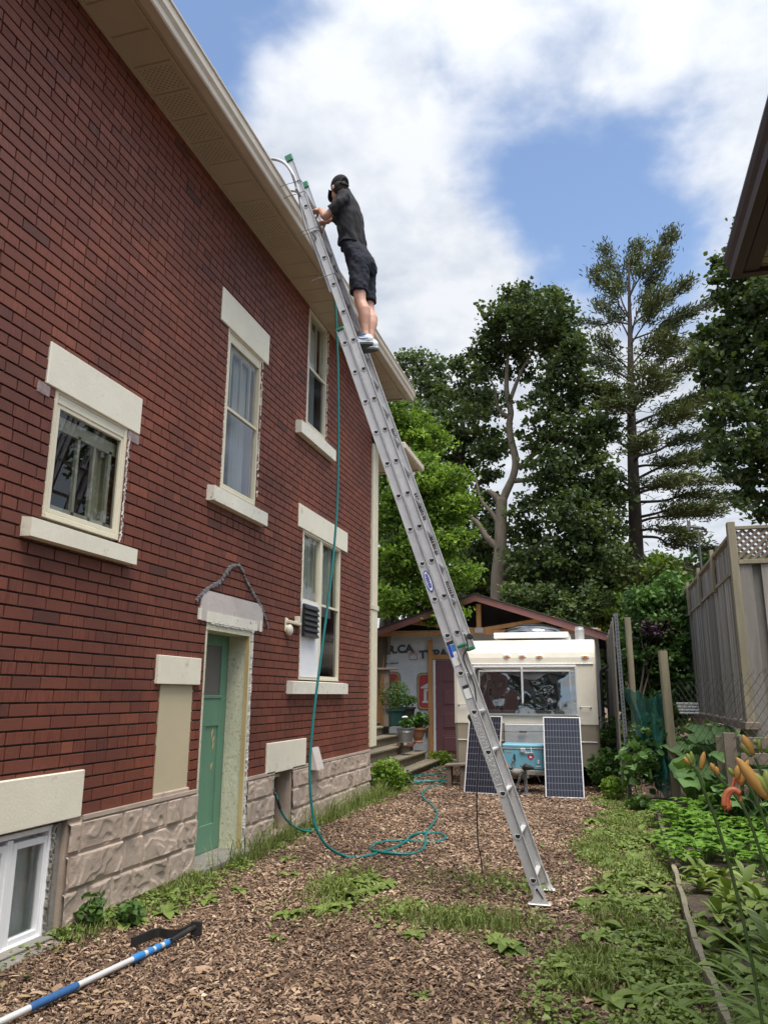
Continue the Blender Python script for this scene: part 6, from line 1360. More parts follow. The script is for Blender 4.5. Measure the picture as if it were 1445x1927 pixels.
# --- the pine: whorls of long branches, each with tufts of needles
def pine():
    Y = 26.0; A = lambda x, y, dy=0: atY(x, y, Y+dy); T = thing('pine_tree', 'tall ragged pine with horizontal branches against the sky', 'tree', (A(1200, 1130).x, Y, 0))
    tr = [(Vector((A(1200, 1130).x, Y, -.1)), .30), (A(1200, 1130), .27), (A(1196, 1000), .22), (A(1190, 850), .17), (A(1187, 750), .13), (A(1186, 650), .09), (A(1184, 560), .055), (A(1183, 490), .03)]
    limb_mesh([tr], M['bark_dark'], T)
    rs = np.random.RandomState(31); rr = random.Random(31); paths = []; C = []; D = []; S = []
    def tx(y):
        ys = [490, 560, 650, 750, 850, 1000, 1130]; xs = [1183, 1184, 1186, 1187, 1190, 1196, 1200]; return float(np.interp(y, ys, xs))
    def tuft(p, d, n, sp, sh):
        for _ in range(n):
            C.append([p[0]+rs.randn()*sp, p[1]+rs.randn()*sp, p[2]+rs.randn()*sp*.45]); q = np.array([d[0], d[1], d[2]+.35])+rs.randn(3)*.55; D.append(q/np.linalg.norm(q)); S.append(sh+rs.randn()*.13)
    # key branches of the photo: (trunk y, tip x, tip y, depth offset, foliage width, density)
    K = [(640, 1262, 440, 0, .30, 1.5), (600, 1140, 470, .5, .30, 1.2), (620, 1295, 530, -.5, .25, 1.1), (640, 1370, 560, .4, .22, .6), (600, 1122, 515, -.5, .25, 1.1), (560, 1200, 460, .3, .3, 1.3), (610, 1085, 612, .8, .16, .25), (560, 1235, 480, -.4, .3, 1.3), (650, 1240, 560, -.8, .35, 1.5), (640, 1130, 575, .6, .3, 1.2), (690, 1300, 590, .3, .35, 1.5), (700, 1130, 640, -.6, .4, 1.6),
         (700, 1260, 640, -1.0, .45, 2.2), (720, 1320, 640, .5, .35, 1.4), (720, 1120, 680, .9, .4, 1.8), (760, 1310, 680, -.6, .4, 1.7), (760, 1130, 735, -1.0, .4, 1.8), (790, 1230, 700, -1.6, .5, 2.6), (800, 1340, 750, .6, .4, 1.2), (790, 1160, 760, -1.4, .45, 2.2), (800, 1345, 745, -.4, .3, 1.0), (830, 1290, 780, -1.0, .45, 2.0), (860, 1345, 820, .5, .4, 1.5), (850, 1130, 800, .6, .3, .8), (870, 1220, 830, -1.5, .4, 1.2),
         (880, 1300, 870, -.5, .4, 1.6), (905, 1350, 850, .3, .35, 1.5), (920, 1120, 880, .5, .25, .5), (930, 1380, 900, -.4, .35, 1.2), (925, 1280, 900, -1.4, .35, 1.4), (945, 1400, 945, .4, .35, 1.2), (940, 1100, 935, .6, .25, .5), (975, 1340, 960, -.6, .40, 1.8), (985, 1330, 970, .7, .38, 1.3), (990, 1115, 1000, -.5, .25, .6), (1000, 1300, 1010, -.8, .38, 1.6), (1010, 1340, 1040, .4, .3, .8), (1030, 1130, 1050, .5, .3, .9), (1050, 1270, 1070, -.5, .4, 2.0), (1060, 1300, 1075, .5, .4, 1.6), (1080, 1150, 1090, -.6, .4, 1.5), (1090, 1240, 1110, -1.0, .4, 1.6)]
    for i, (ty, ex, ey, dy, fw, de) in enumerate(K):
        a = A(tx(ty), ty); b = A(ex, ey, dy*1.6); Ls = (b-a).length; P = branch_to(a, b, .055 if ty > 700 else .035, .008, .12*Ls*.2, i); paths.append(P)
        pts = [p for p, r in P]; d0 = (b-a).normalized(); side = Vector((-d0.y, d0.x, 0))
        ns = int(Ls*4.2)
        for k in range(ns):
            t = .30+.70*(k+rr.random())/ns; q = min(int(t*4), 3); p = pts[q].lerp(pts[q+1], t*4-q); sd = 1 if k % 2 else -1; ln = rr.uniform(.3, 1.0)*fw*2.0*(1.15-t*.6)
            e = p+side*sd*ln*rr.uniform(.3, 1)+d0*ln*.8+Vector((0, 0, rr.uniform(-.05, .22)*ln)); paths.append([(p, .012), (p.lerp(e, .5)+Vector((0, 0, -.02)), .008), (e, .004)])
            sh = .35+.25*rs.randn()*.5+.12*(1 if dy < 0 else -1)
            for h in range(3): c = p.lerp(e, .35+.33*h); tuft(c, (e-p).normalized(), int(27*de**.5), .13+.15*fw, sh)
        tuft(b, d0, int(34*de**.5), .15, .5)
    for i in range(26):
        ty = rr.uniform(720, 1060); a = A(tx(ty), ty); e = A(tx(ty)+rr.choice([-1, -1, 1])*rr.uniform(20, 80), ty+rr.uniform(-40, 25), rr.uniform(-1, 1)); paths.append(branch_to(a, e, .018, .004, .1, i+90))
    limb_mesh(paths, M['bark_dark'], T, 5, 'branches')
    C = np.array(C); D = np.array(D); S = np.array(S); n = len(C); s = np.cross(D, rs.randn(n, 3)); s /= np.linalg.norm(s, axis=1)[:, None]; ln = (.13+.09*rs.rand(n))[:, None]; w = .011
    # each needle spray: a narrow bent pair of quads
    V = np.stack([C-s*w*.5, C+s*w*.5, C+D*ln*.5+s*w*2.2, C+D*ln*.5-s*w*2.2, C+D*ln+s*w*.3-np.array([0, 0, .02]), C+D*ln-s*w*.3-np.array([0, 0, .02])], 1).reshape(-1, 3); b = np.arange(n)[:, None]*6
    F = np.concatenate([b+np.array([0, 1, 2, 3]), b+np.array([3, 2, 4, 5])], 1).reshape(-1, 4); np_mesh('crown', V, F, M['leaf_pine'], T, {'rnd': np.repeat(np.clip(S, 0, 1), 2)})
pine()
def bushes():
    def bush(name, label, Y, B, leaf, size, crad, per, seed, asp=.7, stems=True):
        c = B[len(B)//2]; g = atY(c[0], c[1], Y); paths = []
        if stems:
            for i, (x, y, r, n) in enumerate(B[:6]): paths.append(branch_to(Vector((g.x+.1*i-.3, Y+.1, -.05)), atY(x, y, Y), .03, .008, .1, seed+i))
        T = thing(name, label, 'shrub', (g.x, Y, 0))
        if paths: limb_mesh(paths, M['bark'], T, 6, 'stems')
        foliage('foliage', [blob_leaves([pb(x, y, r, Y, n, 1.1, (i % 3-1)*.25) for i, (x, y, r, n) in enumerate(B)], size, crad, per, seed)], M[leaf], T, asp=asp)
    bush('lilac_bush', 'leafy mid green lilac bush filling the gap left of the tall fence', 15.8, [(1210, 1130, 30, 26), (1250, 1120, 34, 30), (1270, 1090, 20, 12), (1230, 1180, 44, 46), (1270, 1190, 40, 40), (1200, 1190, 30, 24), (1225, 1240, 44, 46), (1265, 1260, 40, 40), (1205, 1270, 36, 30), (1240, 1320, 44, 44), (1275, 1330, 34, 30), (1205, 1330, 34, 28), (1300, 1290, 30, 20), (1235, 1400, 44, 30), (1190, 1400, 34, 24), (1200, 1450, 34, 24)], 'leaf_bush', .095, .16, 30, 41)
    bush('purple_bush', 'small purple leaved bush tucked in the lilac', 15.2, [(1222, 1180, 12, 9), (1240, 1178, 12, 9), (1205, 1193, 10, 6), (1228, 1190, 12, 8)], 'leaf_purple', .06, .12, 26, 43)
    bush('yellow_bush', 'yellow green bush behind the shed at the foot of the pine', 24.0, [(1150, 1145, 28, 26), (1165, 1110, 22, 14), (1140, 1180, 26, 20), (1230, 1075, 24, 14), (1250, 1060, 20, 8), (1180, 1160, 26, 20)], 'leaf_yellow', .15, .30, 30, 47)
    bush('dark_conifer', 'dark spreading conifer just above the shed ridge', 22.5, [(985, 1130, 34, 30), (1040, 1120, 30, 26), (1010, 1150, 36, 30), (1060, 1160, 34, 26), (1090, 1150, 30, 22), (1110, 1130, 30, 22)], 'leaf_maple', .12, .26, 34, 49)
    bush('fern_clump', 'dark ferny undergrowth beside the trailer corner', 13.9, [(1150, 1370, 18, 14), (1150, 1420, 20, 20), (1158, 1460, 22, 22), (1145, 1490, 20, 18), (1165, 1500, 18, 12), (1142, 1400, 14, 10)], 'leaf_bush', .075, .12, 26, 53, .35)
    # far mass behind everything
    for k, (x, top, Y, w, lab) in enumerate(((700, 900, 44, 120, 'dark far tree showing left of the shed ridge'), (930, 1040, 40, 110, 'dark far tree behind the forked trunk'), (1060, 1020, 42, 110, 'dark far tree behind the trailer hatch'), (1180, 1040, 38, 90, 'dark far tree behind the foot of the pine'), (1300, 1060, 36, 100, 'dark far tree behind the wind vane'), (1430, 1020, 40, 110, 'dark far tree behind the lattice panel'))):
        rs_ = random.Random(60+k); B = [(x+rs_.uniform(-w, w)*.7, top+20+rs_.uniform(0, 250), rs_.uniform(34, 56), 22) for _ in range(15)]; T = thing('background_tree', lab, 'tree', (atY(x, 1200, Y).x, Y, 0)); g = atY(x, 1200, Y)
        limb_mesh([[(Vector((g.x, Y, -.1)), .3), (Vector((g.x, Y, 4)), .22), (atY(x, top+60, Y), .06)]], M['bark'], T)
        foliage('crown', [blob_leaves([pb(a, b, r, Y, n, 1.2) for a, b, r, n in B], .32, .6, 24, 70+k)], M['leaf_maple' if k != 4 else 'leaf_bush'], T, asp=.8)
bushes()
def street_tree():
    T = thing('street_tree', 'street tree in front of the yard, seen reflected in the trailer window', 'tree', (-3.2, -13, 0)); limb_mesh([[(Vector((-3.2, -13, 0)), .25), (Vector((-3.1, -13, 3)), .2), (Vector((-3.2, -13, 7)), .08)]], M['bark'], T)
    foliage('crown', [blob_leaves([((-3.2+1.3*math.cos(i*1.3), -13, 3.6+.75*i), (1.5, 1.4, .9), 34) for i in range(8)], .20, .36, 22, 99)], M['leaf_maple'], T, asp=.8)
street_tree()
# ================================================================== YARD PLANTS
M['leaf_grass'] = leaf_mat('grass_blade', (.075, .105, .022), (.27, .33, .10), .55, .3)
M['leaf_dock'] = leaf_mat('broad_weed_leaf', (.080, .125, .024), (.29, .38, .10), .42, .25)
M['leaf_bean'] = leaf_mat('bean_leaf', (.075, .165, .020), (.22, .40, .06), .42, .35)
M['leaf_squash'] = leaf_mat('squash_leaf', (.075, .155, .045), (.21, .36, .12), .5, .3)
M['leaf_lily'] = leaf_mat('lily_leaf', (.11, .18, .035), (.30, .44, .11), .4, .35)
M['bud'] = simple('orange_bud', (.56, .30, .075), .6, var=.15, scale=30, stretch=(1, 1, .2)); M['bud_green'] = simple('green_bud', (.25, .30, .06), .5, var=.15, scale=30); M['petal_coral'] = simple('coral_petal', (.70, .20, .08), .5, var=.2, scale=30); M['stem_green'] = simple('flower_stalk', (.07, .13, .03), .5, var=.15)
def leaf_strip(base, d, up, L, W, droop, nseg=5, shape='oval', fold=.25, wav=0.0, rr=rnd):
    """one bent leaf as two rows of quads -> (verts, faces)"""
    d = Vector(d).normalized(); up = Vector(up); side = d.cross(up)
    if side.length < 1e-3: side = d.orthogonal()
    side.normalize(); p = Vector(base); V = []; F = []; cur = d.copy()
    for i in range(nseg+1):
        t = i/nseg
        if shape == 'oval': w = math.sin(math.pi*min(1, (t*.93+.05)))**.75
        elif shape == 'heart': w = (1-t)**.65*1.05 if t > .12 else .75+t*2
        elif shape == 'strap': w = (1-t**3)*(.6+.4*min(1, t*4))
        else: w = (1.0-abs(t-.4)*1.2)*(1+.18*math.sin(t*25))
        w *= W/2; n = side.cross(cur).normalized(); q = wav*math.sin(t*9+L*50)*W
        V += [p-side*w+n*(w*fold+q), p.copy(), p+side*w+n*(w*fold-q)]
        p = p+cur*(L/nseg); cur = (cur+Vector((0, 0, -droop/nseg))).normalized()
    for i in range(nseg): a = 3*i; F += [(a, a+1, a+4, a+3), (a+1, a+2, a+5, a+4)]
    return V, F
class LM:
    def __init__(s): s.V = []; s.F = []; s.R = []
    def leaf(s, *a, shade=.5, **k):
        V, F = leaf_strip(*a, **k); b = len(s.V); s.V += [tuple(v) for v in V]; s.F += [tuple(b+i for i in f) for f in F]; s.R += [min(1, max(0, shade))]*len(F)
    def stem(s, a, b, r, shade=.4):
        a = Vector(a); b = Vector(b); d = (b-a).normalized(); u = d.orthogonal().normalized(); w = d.cross(u); n = len(s.V)
        for p in (a, b): s.V += [tuple(p+u*r), tuple(p+w*r), tuple(p-u*r), tuple(p-w*r)]
        s.F += [(n+i, n+(i+1) % 4, n+4+(i+1) % 4, n+4+i) for i in range(4)]; s.R += [shade]*4
    def mesh(s, name, mat):
        o = np_mesh(name, s.V, s.F, mat, None, {'rnd': s.R}, smooth=True); return o
def scatter(proto_list, spots, name, label, cat, group, rr):
    for i, (x, y, sc_) in enumerate(spots):
        p = proto_list[i % len(proto_list)]; o = p if (i < len(proto_list)) else p.copy()
        if i >= len(proto_list): COL.objects.link(o)
        o.name = name; o.location = (x, y, gz(x, y)+(.05 if x > .55 else 0)); o.rotation_euler = (rr.uniform(-.1, .1), rr.uniform(-.1, .1), rr.uniform(0, 6.28)); o.scale = (sc_,)*3; tag(o, label, cat, group)
def yard():
    rr = random.Random(5)
    # raised bed soil and its edging boards
    V = []; F = []; nx, ny = 40, 60
    for j in range(ny+1):
        for i in range(nx+1): x = .47+4.5*i/nx; y = 2.6+9.4*j/ny; V.append((x+(.06 if y > 8 and i == 0 else 0), y, .045+.03*mnoise.noise(Vector((x*2.5, y*2.5, 8)))+.012*mnoise.noise(Vector((x*9, y*9, 1)))))
    F = [(j*(nx+1)+i, j*(nx+1)+i+1, (j+1)*(nx+1)+i+1, (j+1)*(nx+1)+i) for j in range(ny) for i in range(nx)]; o = np_mesh('garden_soil', V, F, M['soil'], smooth=True); tag(o, kind='structure')
    for (a, b, lab) in (((.445, 2.9), (.415, 5.1), 'rotting edging board nearest the camera beside the lily leaves'), ((.415, 5.12), (.475, 7.6), 'pale rotting edging board in the middle of the garden edge'), ((.475, 7.62), (.53, 10.2), 'far grey edging board at the end of the bean bed')):
        m = MB(); n = 10
        for i in range(n):
            t0, t1 = i/n, (i+1)/n; p = Vector((a[0]+(b[0]-a[0])*t0+.004*math.sin(i*2.1), a[1]+(b[1]-a[1])*t0, .055)); q = Vector((a[0]+(b[0]-a[0])*t1+.004*math.sin((i+1)*2.1), a[1]+(b[1]-a[1])*t1, .055)); m.bar(p, q, .032+.006*math.sin(i*3), .10)
        tag(m.build('edging_board', M['postwood'], None), lab, 'board')
    # grass and ground cover: one uncountable mass each
    def blades(name, label, spots, h, seed, wd=.0045, mat='leaf_grass'):
        rs = np.random.RandomState(seed); S = np.array(spots); n = len(S); hh = h*(.45+.9*rs.rand(n))*S[:, 2]; a = rs.rand(n)*6.283; le = hh*(.25+.6*rs.rand(n)); dx = np.cos(a)*le; dy = np.sin(a)*le; w = wd*(.6+.8*rs.rand(n)); z = np.array([gz(p[0], p[1]) for p in S])+.004
        b2 = a+1.57+rs.randn(n)*.6; sx = np.cos(b2)*w; sy = np.sin(b2)*w; o_ = np.zeros(n)
        P0 = np.stack([S[:, 0], S[:, 1], z], 1); P1 = P0+np.stack([dx*.35, dy*.35, hh*.62], 1); P2 = P0+np.stack([dx, dy, hh*.95], 1); s = np.stack([sx, sy, o_], 1)
        V = np.stack([P0-s, P0+s, P1+s*.8, P1-s*.8, P2+s*.12, P2-s*.12], 1).reshape(-1, 3); b = np.arange(n)[:, None]*6; F = np.concatenate([b+np.array([0, 1, 2, 3]), b+np.array([3, 2, 4, 5])], 1).reshape(-1, 4)
        o = np_mesh(name, V, F, M[mat], None, {'rnd': np.repeat(np.clip(.5+.24*rs.randn(n), 0, 1), 2)}); tag(o, label, 'grass', kind='stuff')
    sp = []; rs = np.random.RandomState(8)
    while len(sp) < 17000:
        y = 3.2+rs.rand()**1.3*9.5; x = -3.3+rs.rand()*3.85; g = in_green(x, y)
        if rs.rand() < (g**2.2)*max(0, .30+1.5*mnoise.noise(Vector((x*2.6, y*2.0, 2)))+(.45 if x < -.45 and x > -2.5 else 0)): sp.append((x, y, .55+.5*g))
    blades('grass', 'short green grass growing through the mulch', sp, .062, 4)
    sp = []
    for _ in range(1300):
        y = rs.choice([6.9, 7.6, 8.9, 9.8, 10.5, 11.0])+rs.randn()*.35; sp.append((-3.21+abs(rs.randn())*.07, y, 1.0*(.5+rs.rand())))
    blades('tall_grass', 'taller grass tufts along the foot of the stone foundation', sp, .19, 5, .0035)
    m = LM()
    for i in range(150):
        x = rr.uniform(-3.0, .3); y = 3.4+8*rr.random()**1.4; a = rr.uniform(0, 6.28); m.leaf((x, y, gz(x, y)+.022), (math.cos(a), math.sin(a), .05), (0, 0, 1), rr.uniform(.03, .075), rr.uniform(.015, .035), rr.uniform(-.2, .4), 3, 'oval', .3, shade=rr.uniform(.2, 1))
    M['dry_leaf'] = leaf_mat('dry_leaf', (.16, .09, .04), (.55, .40, .24), .7, .1); tag(m.mesh('fallen_leaves', M['dry_leaf']), 'scattered dry leaves and bark strips lying on the mulch', 'leaves', kind='stuff')
    # tiny round-leaved ground cover
    C = []; 
    while len(C) < 12000:
        y = 3.3+rs.rand()**1.2*9.3; x = -3.3+rs.rand()*3.85; g = in_green(x, y)
        if rs.rand() < g**2*max(0, .35+1.7*mnoise.noise(Vector((x*2.2, y*2.2, 12)))): C.append((x, y, gz(x, y)+.015+.035*rs.rand()))
    C = np.array(C); nr = rs.randn(len(C), 3)*.35+np.array([0, 0, 1]); nr /= np.linalg.norm(nr, axis=1)[:, None]
    o = foliage('ground_cover', [(C, nr, .034*(.6+.8*rs.rand(len(C))), rs, .5)], M['leaf_dock'], asp=.75); tag(o, 'low creeping weeds between the grass', 'weeds', kind='stuff')
    # broad weeds: three shapes, copied
    protos = []
    for k in range(4):
        m = LM()
        for i in range(9+2*k):
            a = i*2.4+rr.random(); el = rr.uniform(.15, .75); d = (math.cos(a)*math.cos(el), math.sin(a)*math.cos(el), math.sin(el)); m.leaf((math.cos(a)*.01, math.sin(a)*.01, .01), d, (0, 0, 1), rr.uniform(.10, .17), rr.uniform(.05, .085), rr.uniform(.8, 1.6), 6, 'oval', .22, .03, shade=rr.gauss(.5, .2))
        protos.append(m.mesh('broadleaf_weed', M['leaf_dock']))
    spots = [(.02, 8.9, 1), (-.12, 8.2, 1.1), (.15, 8.4, 1), (.18, 7.6, 1.2), (-.05, 7.4, 1.3), (.3, 7.2, 1), (.02, 6.9, 1.2), (.26, 6.6, 1.1), (-.1, 6.5, 1), (.12, 6.1, 1.2), (.3, 5.9, 1), (-.22, 6.0, .8), (.05, 5.5, 1.3), (.26, 5.3, 1.1), (-.15, 5.3, .9), (.16, 4.9, 1.3), (.31, 4.75, 1), (-.02, 4.7, .9), (-.2, 4.6, 1.1), (.10, 4.4, 1.1), (-.05, 4.25, 1.1), (.22, 4.2, .9), (.1, 9.6, 1), (.28, 9.3, 1.2), (.32, 8.7, 1.1), (.22, 10.2, 1.2), (.35, 10.6, 1.3),
             (-1.92, 5.35, .9), (-1.83, 5.5, .8), (-1.90, 5.75, 1), (-1.75, 5.95, .9), (-1.98, 6.1, 1), (-1.85, 6.3, .9), (-1.7, 6.2, .8), (-2.1, 5.2, .8), (-1.42, 5.5, .8), (-.62, 4.93, 1.0), (-.70, 5.05, .8), (-1.2, 5.0, .7), (-2.0, 4.75, .6), (-.95, 4.1, .4), (-3.02, 4.75, 1), (-2.9, 5.0, 1), (-2.78, 5.35, .8), (-2.95, 5.6, .8), (-2.7, 5.7, .7), (-2.55, 6.3, .7), (-2.8, 6.9, .7)]
    for _ in range(34): spots.append((rr.uniform(-.3, .36), 4.0+7.6*rr.random(), rr.uniform(.45, 1.0)))
    groups = ((lambda x, y: x > -.4 and y < 5.9, 'broadleaf weed in the green strip beside the near edging board', 'weeds of the near green strip'), (lambda x, y: x > -.4 and y < 8.2, 'broadleaf weed in the green strip beside the middle edging board', 'weeds of the middle green strip'), (lambda x, y: x > -.4, 'broadleaf weed in the green strip below the steel post', 'weeds of the far green strip'),
              (lambda x, y: x < -2.4, 'broadleaf weed in the mulch near the stone foundation', 'weeds near the foundation'), (lambda x, y: x < -1.6, 'broadleaf weed in the leafy patch left of the grass tuft', 'weeds in the middle of the yard'), (lambda x, y: True, 'broadleaf weed at the edge of the grass tuft near the ladder foot', 'weeds by the ladder foot'))
    left = list(spots); k0 = 0
    for fn, lab_, grp in groups:
        mine = [q for q in left if fn(q[0], q[1])]; left = [q for q in left if not fn(q[0], q[1])]
        if k0 == 0: scatter(protos, mine, 'broadleaf_weed', lab_, 'weed', grp, rr)
        else:
            for q in mine:
                o = protos[rr.randrange(4)].copy(); COL.objects.link(o); o.name = 'broadleaf_weed'; o.location = (q[0], q[1], gz(q[0], q[1])); o.rotation_euler = (rr.uniform(-.1, .1), rr.uniform(-.1, .1), rr.uniform(0, 6.28)); o.scale = (q[2],)*3; tag(o, lab_, 'weed', grp)
        k0 += 1
    # upright leafy weeds against the foundation, at the house corner and by the posts
    def leafy(name, label, c, r, n, size, seed, mat, flat=.9, asp=.75):
        C, nr, sz, q = leaf_ball((c[0], c[1], c[2]+r*flat*.85), r, n, size, seed, flat, .7); o = foliage(name, [(C, nr, sz, q, .5)], M[mat], asp=asp); m = MB(); rq = random.Random(seed)
        T = thing(name, label, 'plant', (c[0], c[1], 0)); mw = Matrix.Translation((-c[0], -c[1], 0)); o.data.transform(mw); o.parent = T; o.name = 'foliage'
        for i in range(6): m.tube([(c[0]+rq.uniform(-.04, .04), c[1]+rq.uniform(-.04, .04), 0), (c[0]+rq.uniform(-r, r)*.5, c[1]+rq.uniform(-r, r)*.5, c[2]+r*flat*1.2)], .004, 5)
        m.build('stem', M['stem_green'], T)
    leafy('climbing_weed', 'bright green leafy weed climbing the stone foundation right of the basement window', (-3.17, 4.60, .03), .10, 60, .055, 81, 'leaf_bush', 1.1)
    leafy('leafy_weed', 'bushy lobed weed at the foot of the foundation behind the rake head', (-2.99, 4.72, .02), .11, 70, .05, 82, 'leaf_bush', .6)
    leafy('ivy_clump', 'light green ivy clump at the far corner of the stone foundation', (-3.22, 11.75, .02), .27, 900, .06, 83, 'leaf_light', 1.0)
    leafy('creeping_weed', 'low green weed spreading in front of the wooden steps', (-3.22, 12.6, .0), .2, 260, .06, 84, 'leaf_bush', .7)
    leafy('doorway_weed', 'small green weed at the shed door slab', (-3.4, 16.6, .02), .3, 300, .07, 85, 'leaf_light', .5)
    leafy('maple_seedling', 'young maple seedling with layered leaves at the steel post', (.36, 11.6, .25), .30, 110, .12, 86, 'leaf_squash', 1.0, .9)
    leafy('lime_weed', 'lime green weed left of the steel post foot', (.06, 12.0, .0), .20, 260, .055, 87, 'leaf_light', .9)
    leafy('low_vine', 'low green vine at the near foot of the steel post', (.34, 11.0, .0), .17, 120, .07, 88, 'leaf_bush', .7)
    leafy('net_vine', 'green vine growing through the bottom of the garden net', (.62, 11.9, .2), .42, 700, .085, 89, 'leaf_bush', 1.3)
    leafy('trailer_weed', 'weedy growth beside the trailer wheel', (.02, 12.9, .0), .36, 500, .085, 90, 'leaf_bush', 1.0)
    # bean rows
    protos = []
    for k in range(4):
        m = LM()
        for i in range(12):
            a = i*2.4+rr.random(); rad = rr.uniform(.03, .15); h = rr.uniform(.08, .21); t = Vector((math.cos(a)*rad, math.sin(a)*rad, h)); m.stem((0, 0, 0), t, .0022)
            for j in (-1, 0, 1):
                b = a+j*1.25; m.leaf(t, (math.cos(b), math.sin(b), rr.uniform(-.1, .35)), (0, 0, 1), rr.uniform(.07, .105), rr.uniform(.065, .09), rr.uniform(.3, 1.0), 4, 'heart', .22, shade=rr.gauss(.5, .2))
        protos.append(m.mesh('bean_plant', M['leaf_bean']))
    spots = []
    for row in range(9):
        y = 7.3+row*.36
        x = .56+.01*row
        while x < (1.9 if y < 8.5 else 2.3): spots.append((x+rr.uniform(-.06, .06), y+rr.uniform(-.08, .08), rr.uniform(.85, 1.2))); x += .205
    scatter(protos, spots, 'bean_plant', 'low bright green bean plant in the garden bed', 'plant', 'bean plants in rows', rr)
    for o in list(COL.objects):
        if o.name.startswith('bean_plant'): k = int(round((o.location.y-7.3)/.36)); nm = ('nearest', 'second', 'third', 'fourth', 'fifth', 'sixth', 'seventh', 'eighth', 'farthest')[max(0, min(8, k))]; o['label'] = 'bright green bean plant in the %s row of the garden bed' % nm; o['group'] = 'bean plants of the %s row' % nm
    spots = [(.62, 7.0, .8), (.8, 6.9, .9), (.95, 6.95, .7), (.72, 6.0, 1), (.92, 6.1, 1.1), (1.1, 6.2, 1), (.62, 5.7, 1), (.85, 5.6, 1), (1.05, 5.6, 1), (.60, 5.2, 1.1), (.78, 5.1, 1), (1.2, 6.8, .9), (1.35, 7.1, 1), (.55, 4.7, 1.1), (.7, 4.5, 1)]
    for _ in range(56): spots.append((.50+rr.random()**1.2*1.2, 3.3+3.8*rr.random(), rr.uniform(.6, 1.1)))
    pro = []
    for k in range(2):
        m = LM()
        for i in range(11):
            a = i*2.4; el = rr.uniform(.3, 1.2); d = (math.cos(a)*math.cos(el), math.sin(a)*math.cos(el), math.sin(el)); m.leaf((0, 0, rr.uniform(0, .06)), d, (0, 0, 1), rr.uniform(.12, .20), rr.uniform(.05, .08), rr.uniform(.7, 1.5), 5, 'oval', .25, .03, shade=rr.gauss(.5, .2))
        pro.append(m.mesh('pepper_seedling', M['leaf_dock']))
    scatter(pro, spots, 'leafy_seedling', 'leafy green seedling in the bare soil in front of the beans', 'plant', 'seedlings in the garden bed', rr)
    # huge ruffled squash leaves at the back
    protos = []
    for k in range(3):
        m = LM()
        for i in range(9):
            a = i*2.4+k; rad = rr.uniform(.08, .30); h = rr.uniform(.25, .85); t = Vector((math.cos(a)*rad, math.sin(a)*rad, h)); m.stem((0, 0, 0), t, .008)
            n = 14; L = rr.uniform(.15, .23); nrm = Vector((math.cos(a)*.5+rr.uniform(-.2, .2), math.sin(a)*.5-.35, .75)).normalized(); u = nrm.orthogonal().normalized(); w = nrm.cross(u); b = len(m.V); m.V.append(tuple(t)); 
            for q in range(n):
                th = 2*math.pi*q/n; m.V.append(tuple(t+(u*math.cos(th)+w*math.sin(th))*L*.55+nrm*.02)); 
            for q in range(n):
                th = 2*math.pi*q/n; R = L*(1+.10*math.sin(th*5))*(.82+.18*math.cos(th)); m.V.append(tuple(t+(u*math.cos(th)+w*math.sin(th))*R+nrm*(-.01+.035*math.sin(th*4+k))))
            sh = rr.gauss(.5, .2)
            for q in range(n): m.F.append((b, b+1+q, b+1+(q+1) % n, b)); m.F[-1] = (b, b+1+q, b+1+(q+1) % n); m.F.append((b+1+q, b+1+n+q, b+1+n+(q+1) % n, b+1+(q+1) % n))
            m.R += [min(1, max(0, sh))]*(2*n)
        me = bpy.data.meshes.new('squash_plant'); me.from_pydata(m.V, [], m.F); me.materials.append(M['leaf_squash']); at = me.attributes.new('rnd', 'FLOAT', 'FACE'); at.data.foreach_set('value', m.R); me.polygons.foreach_set('use_smooth', [True]*len(me.polygons)); protos.append(mesh_obj('squash_plant', me))
    spots = [(1.12, 11.0, 1.1), (1.45, 10.9, 1.15), (1.75, 10.6, 1.1), (1.02, 10.4, .75), (1.35, 10.2, .9), (1.7, 10.0, .9), (1.25, 11.5, 1.2), (2.0, 10.3, 1), (1.1, 12.2, 1.1), (1.9, 9.6, .8), (1.5, 9.5, .62), (1.15, 9.7, .6), (1.3, 9.4, .55), (1.75, 9.3, .7), (1.6, 9.1, .6), (1.05, 11.9, 1.2), (1.45, 11.9, 1.2)]
    scatter(protos, spots, 'squash_plant', 'big ruffled squash plant behind the chain link wire', 'plant', 'squash plants at the back of the garden', rr)
    for o in list(COL.objects):
        if o.name.startswith('squash_plant'):
            y = o.location.y; nm = 'beside the thick wooden post' if o.location.x < 1.3 and y > 10.8 else 'under the deck edge of the tall fence' if y > 10.1 else 'in the front row nearest the beans'; o['label'] = 'big ruffled squash plant '+nm; o['group'] = 'squash plants '+nm
        if o.name.startswith('leafy_seedling'):
            y = o.location.y; nm = 'right in front of the bean rows' if y > 6.2 else 'in the middle of the bed between beans and lilies' if y > 4.9 else 'among the daylily leaves'; o['label'] = 'leafy green seedling '+nm; o['group'] = 'seedlings '+nm
yard()
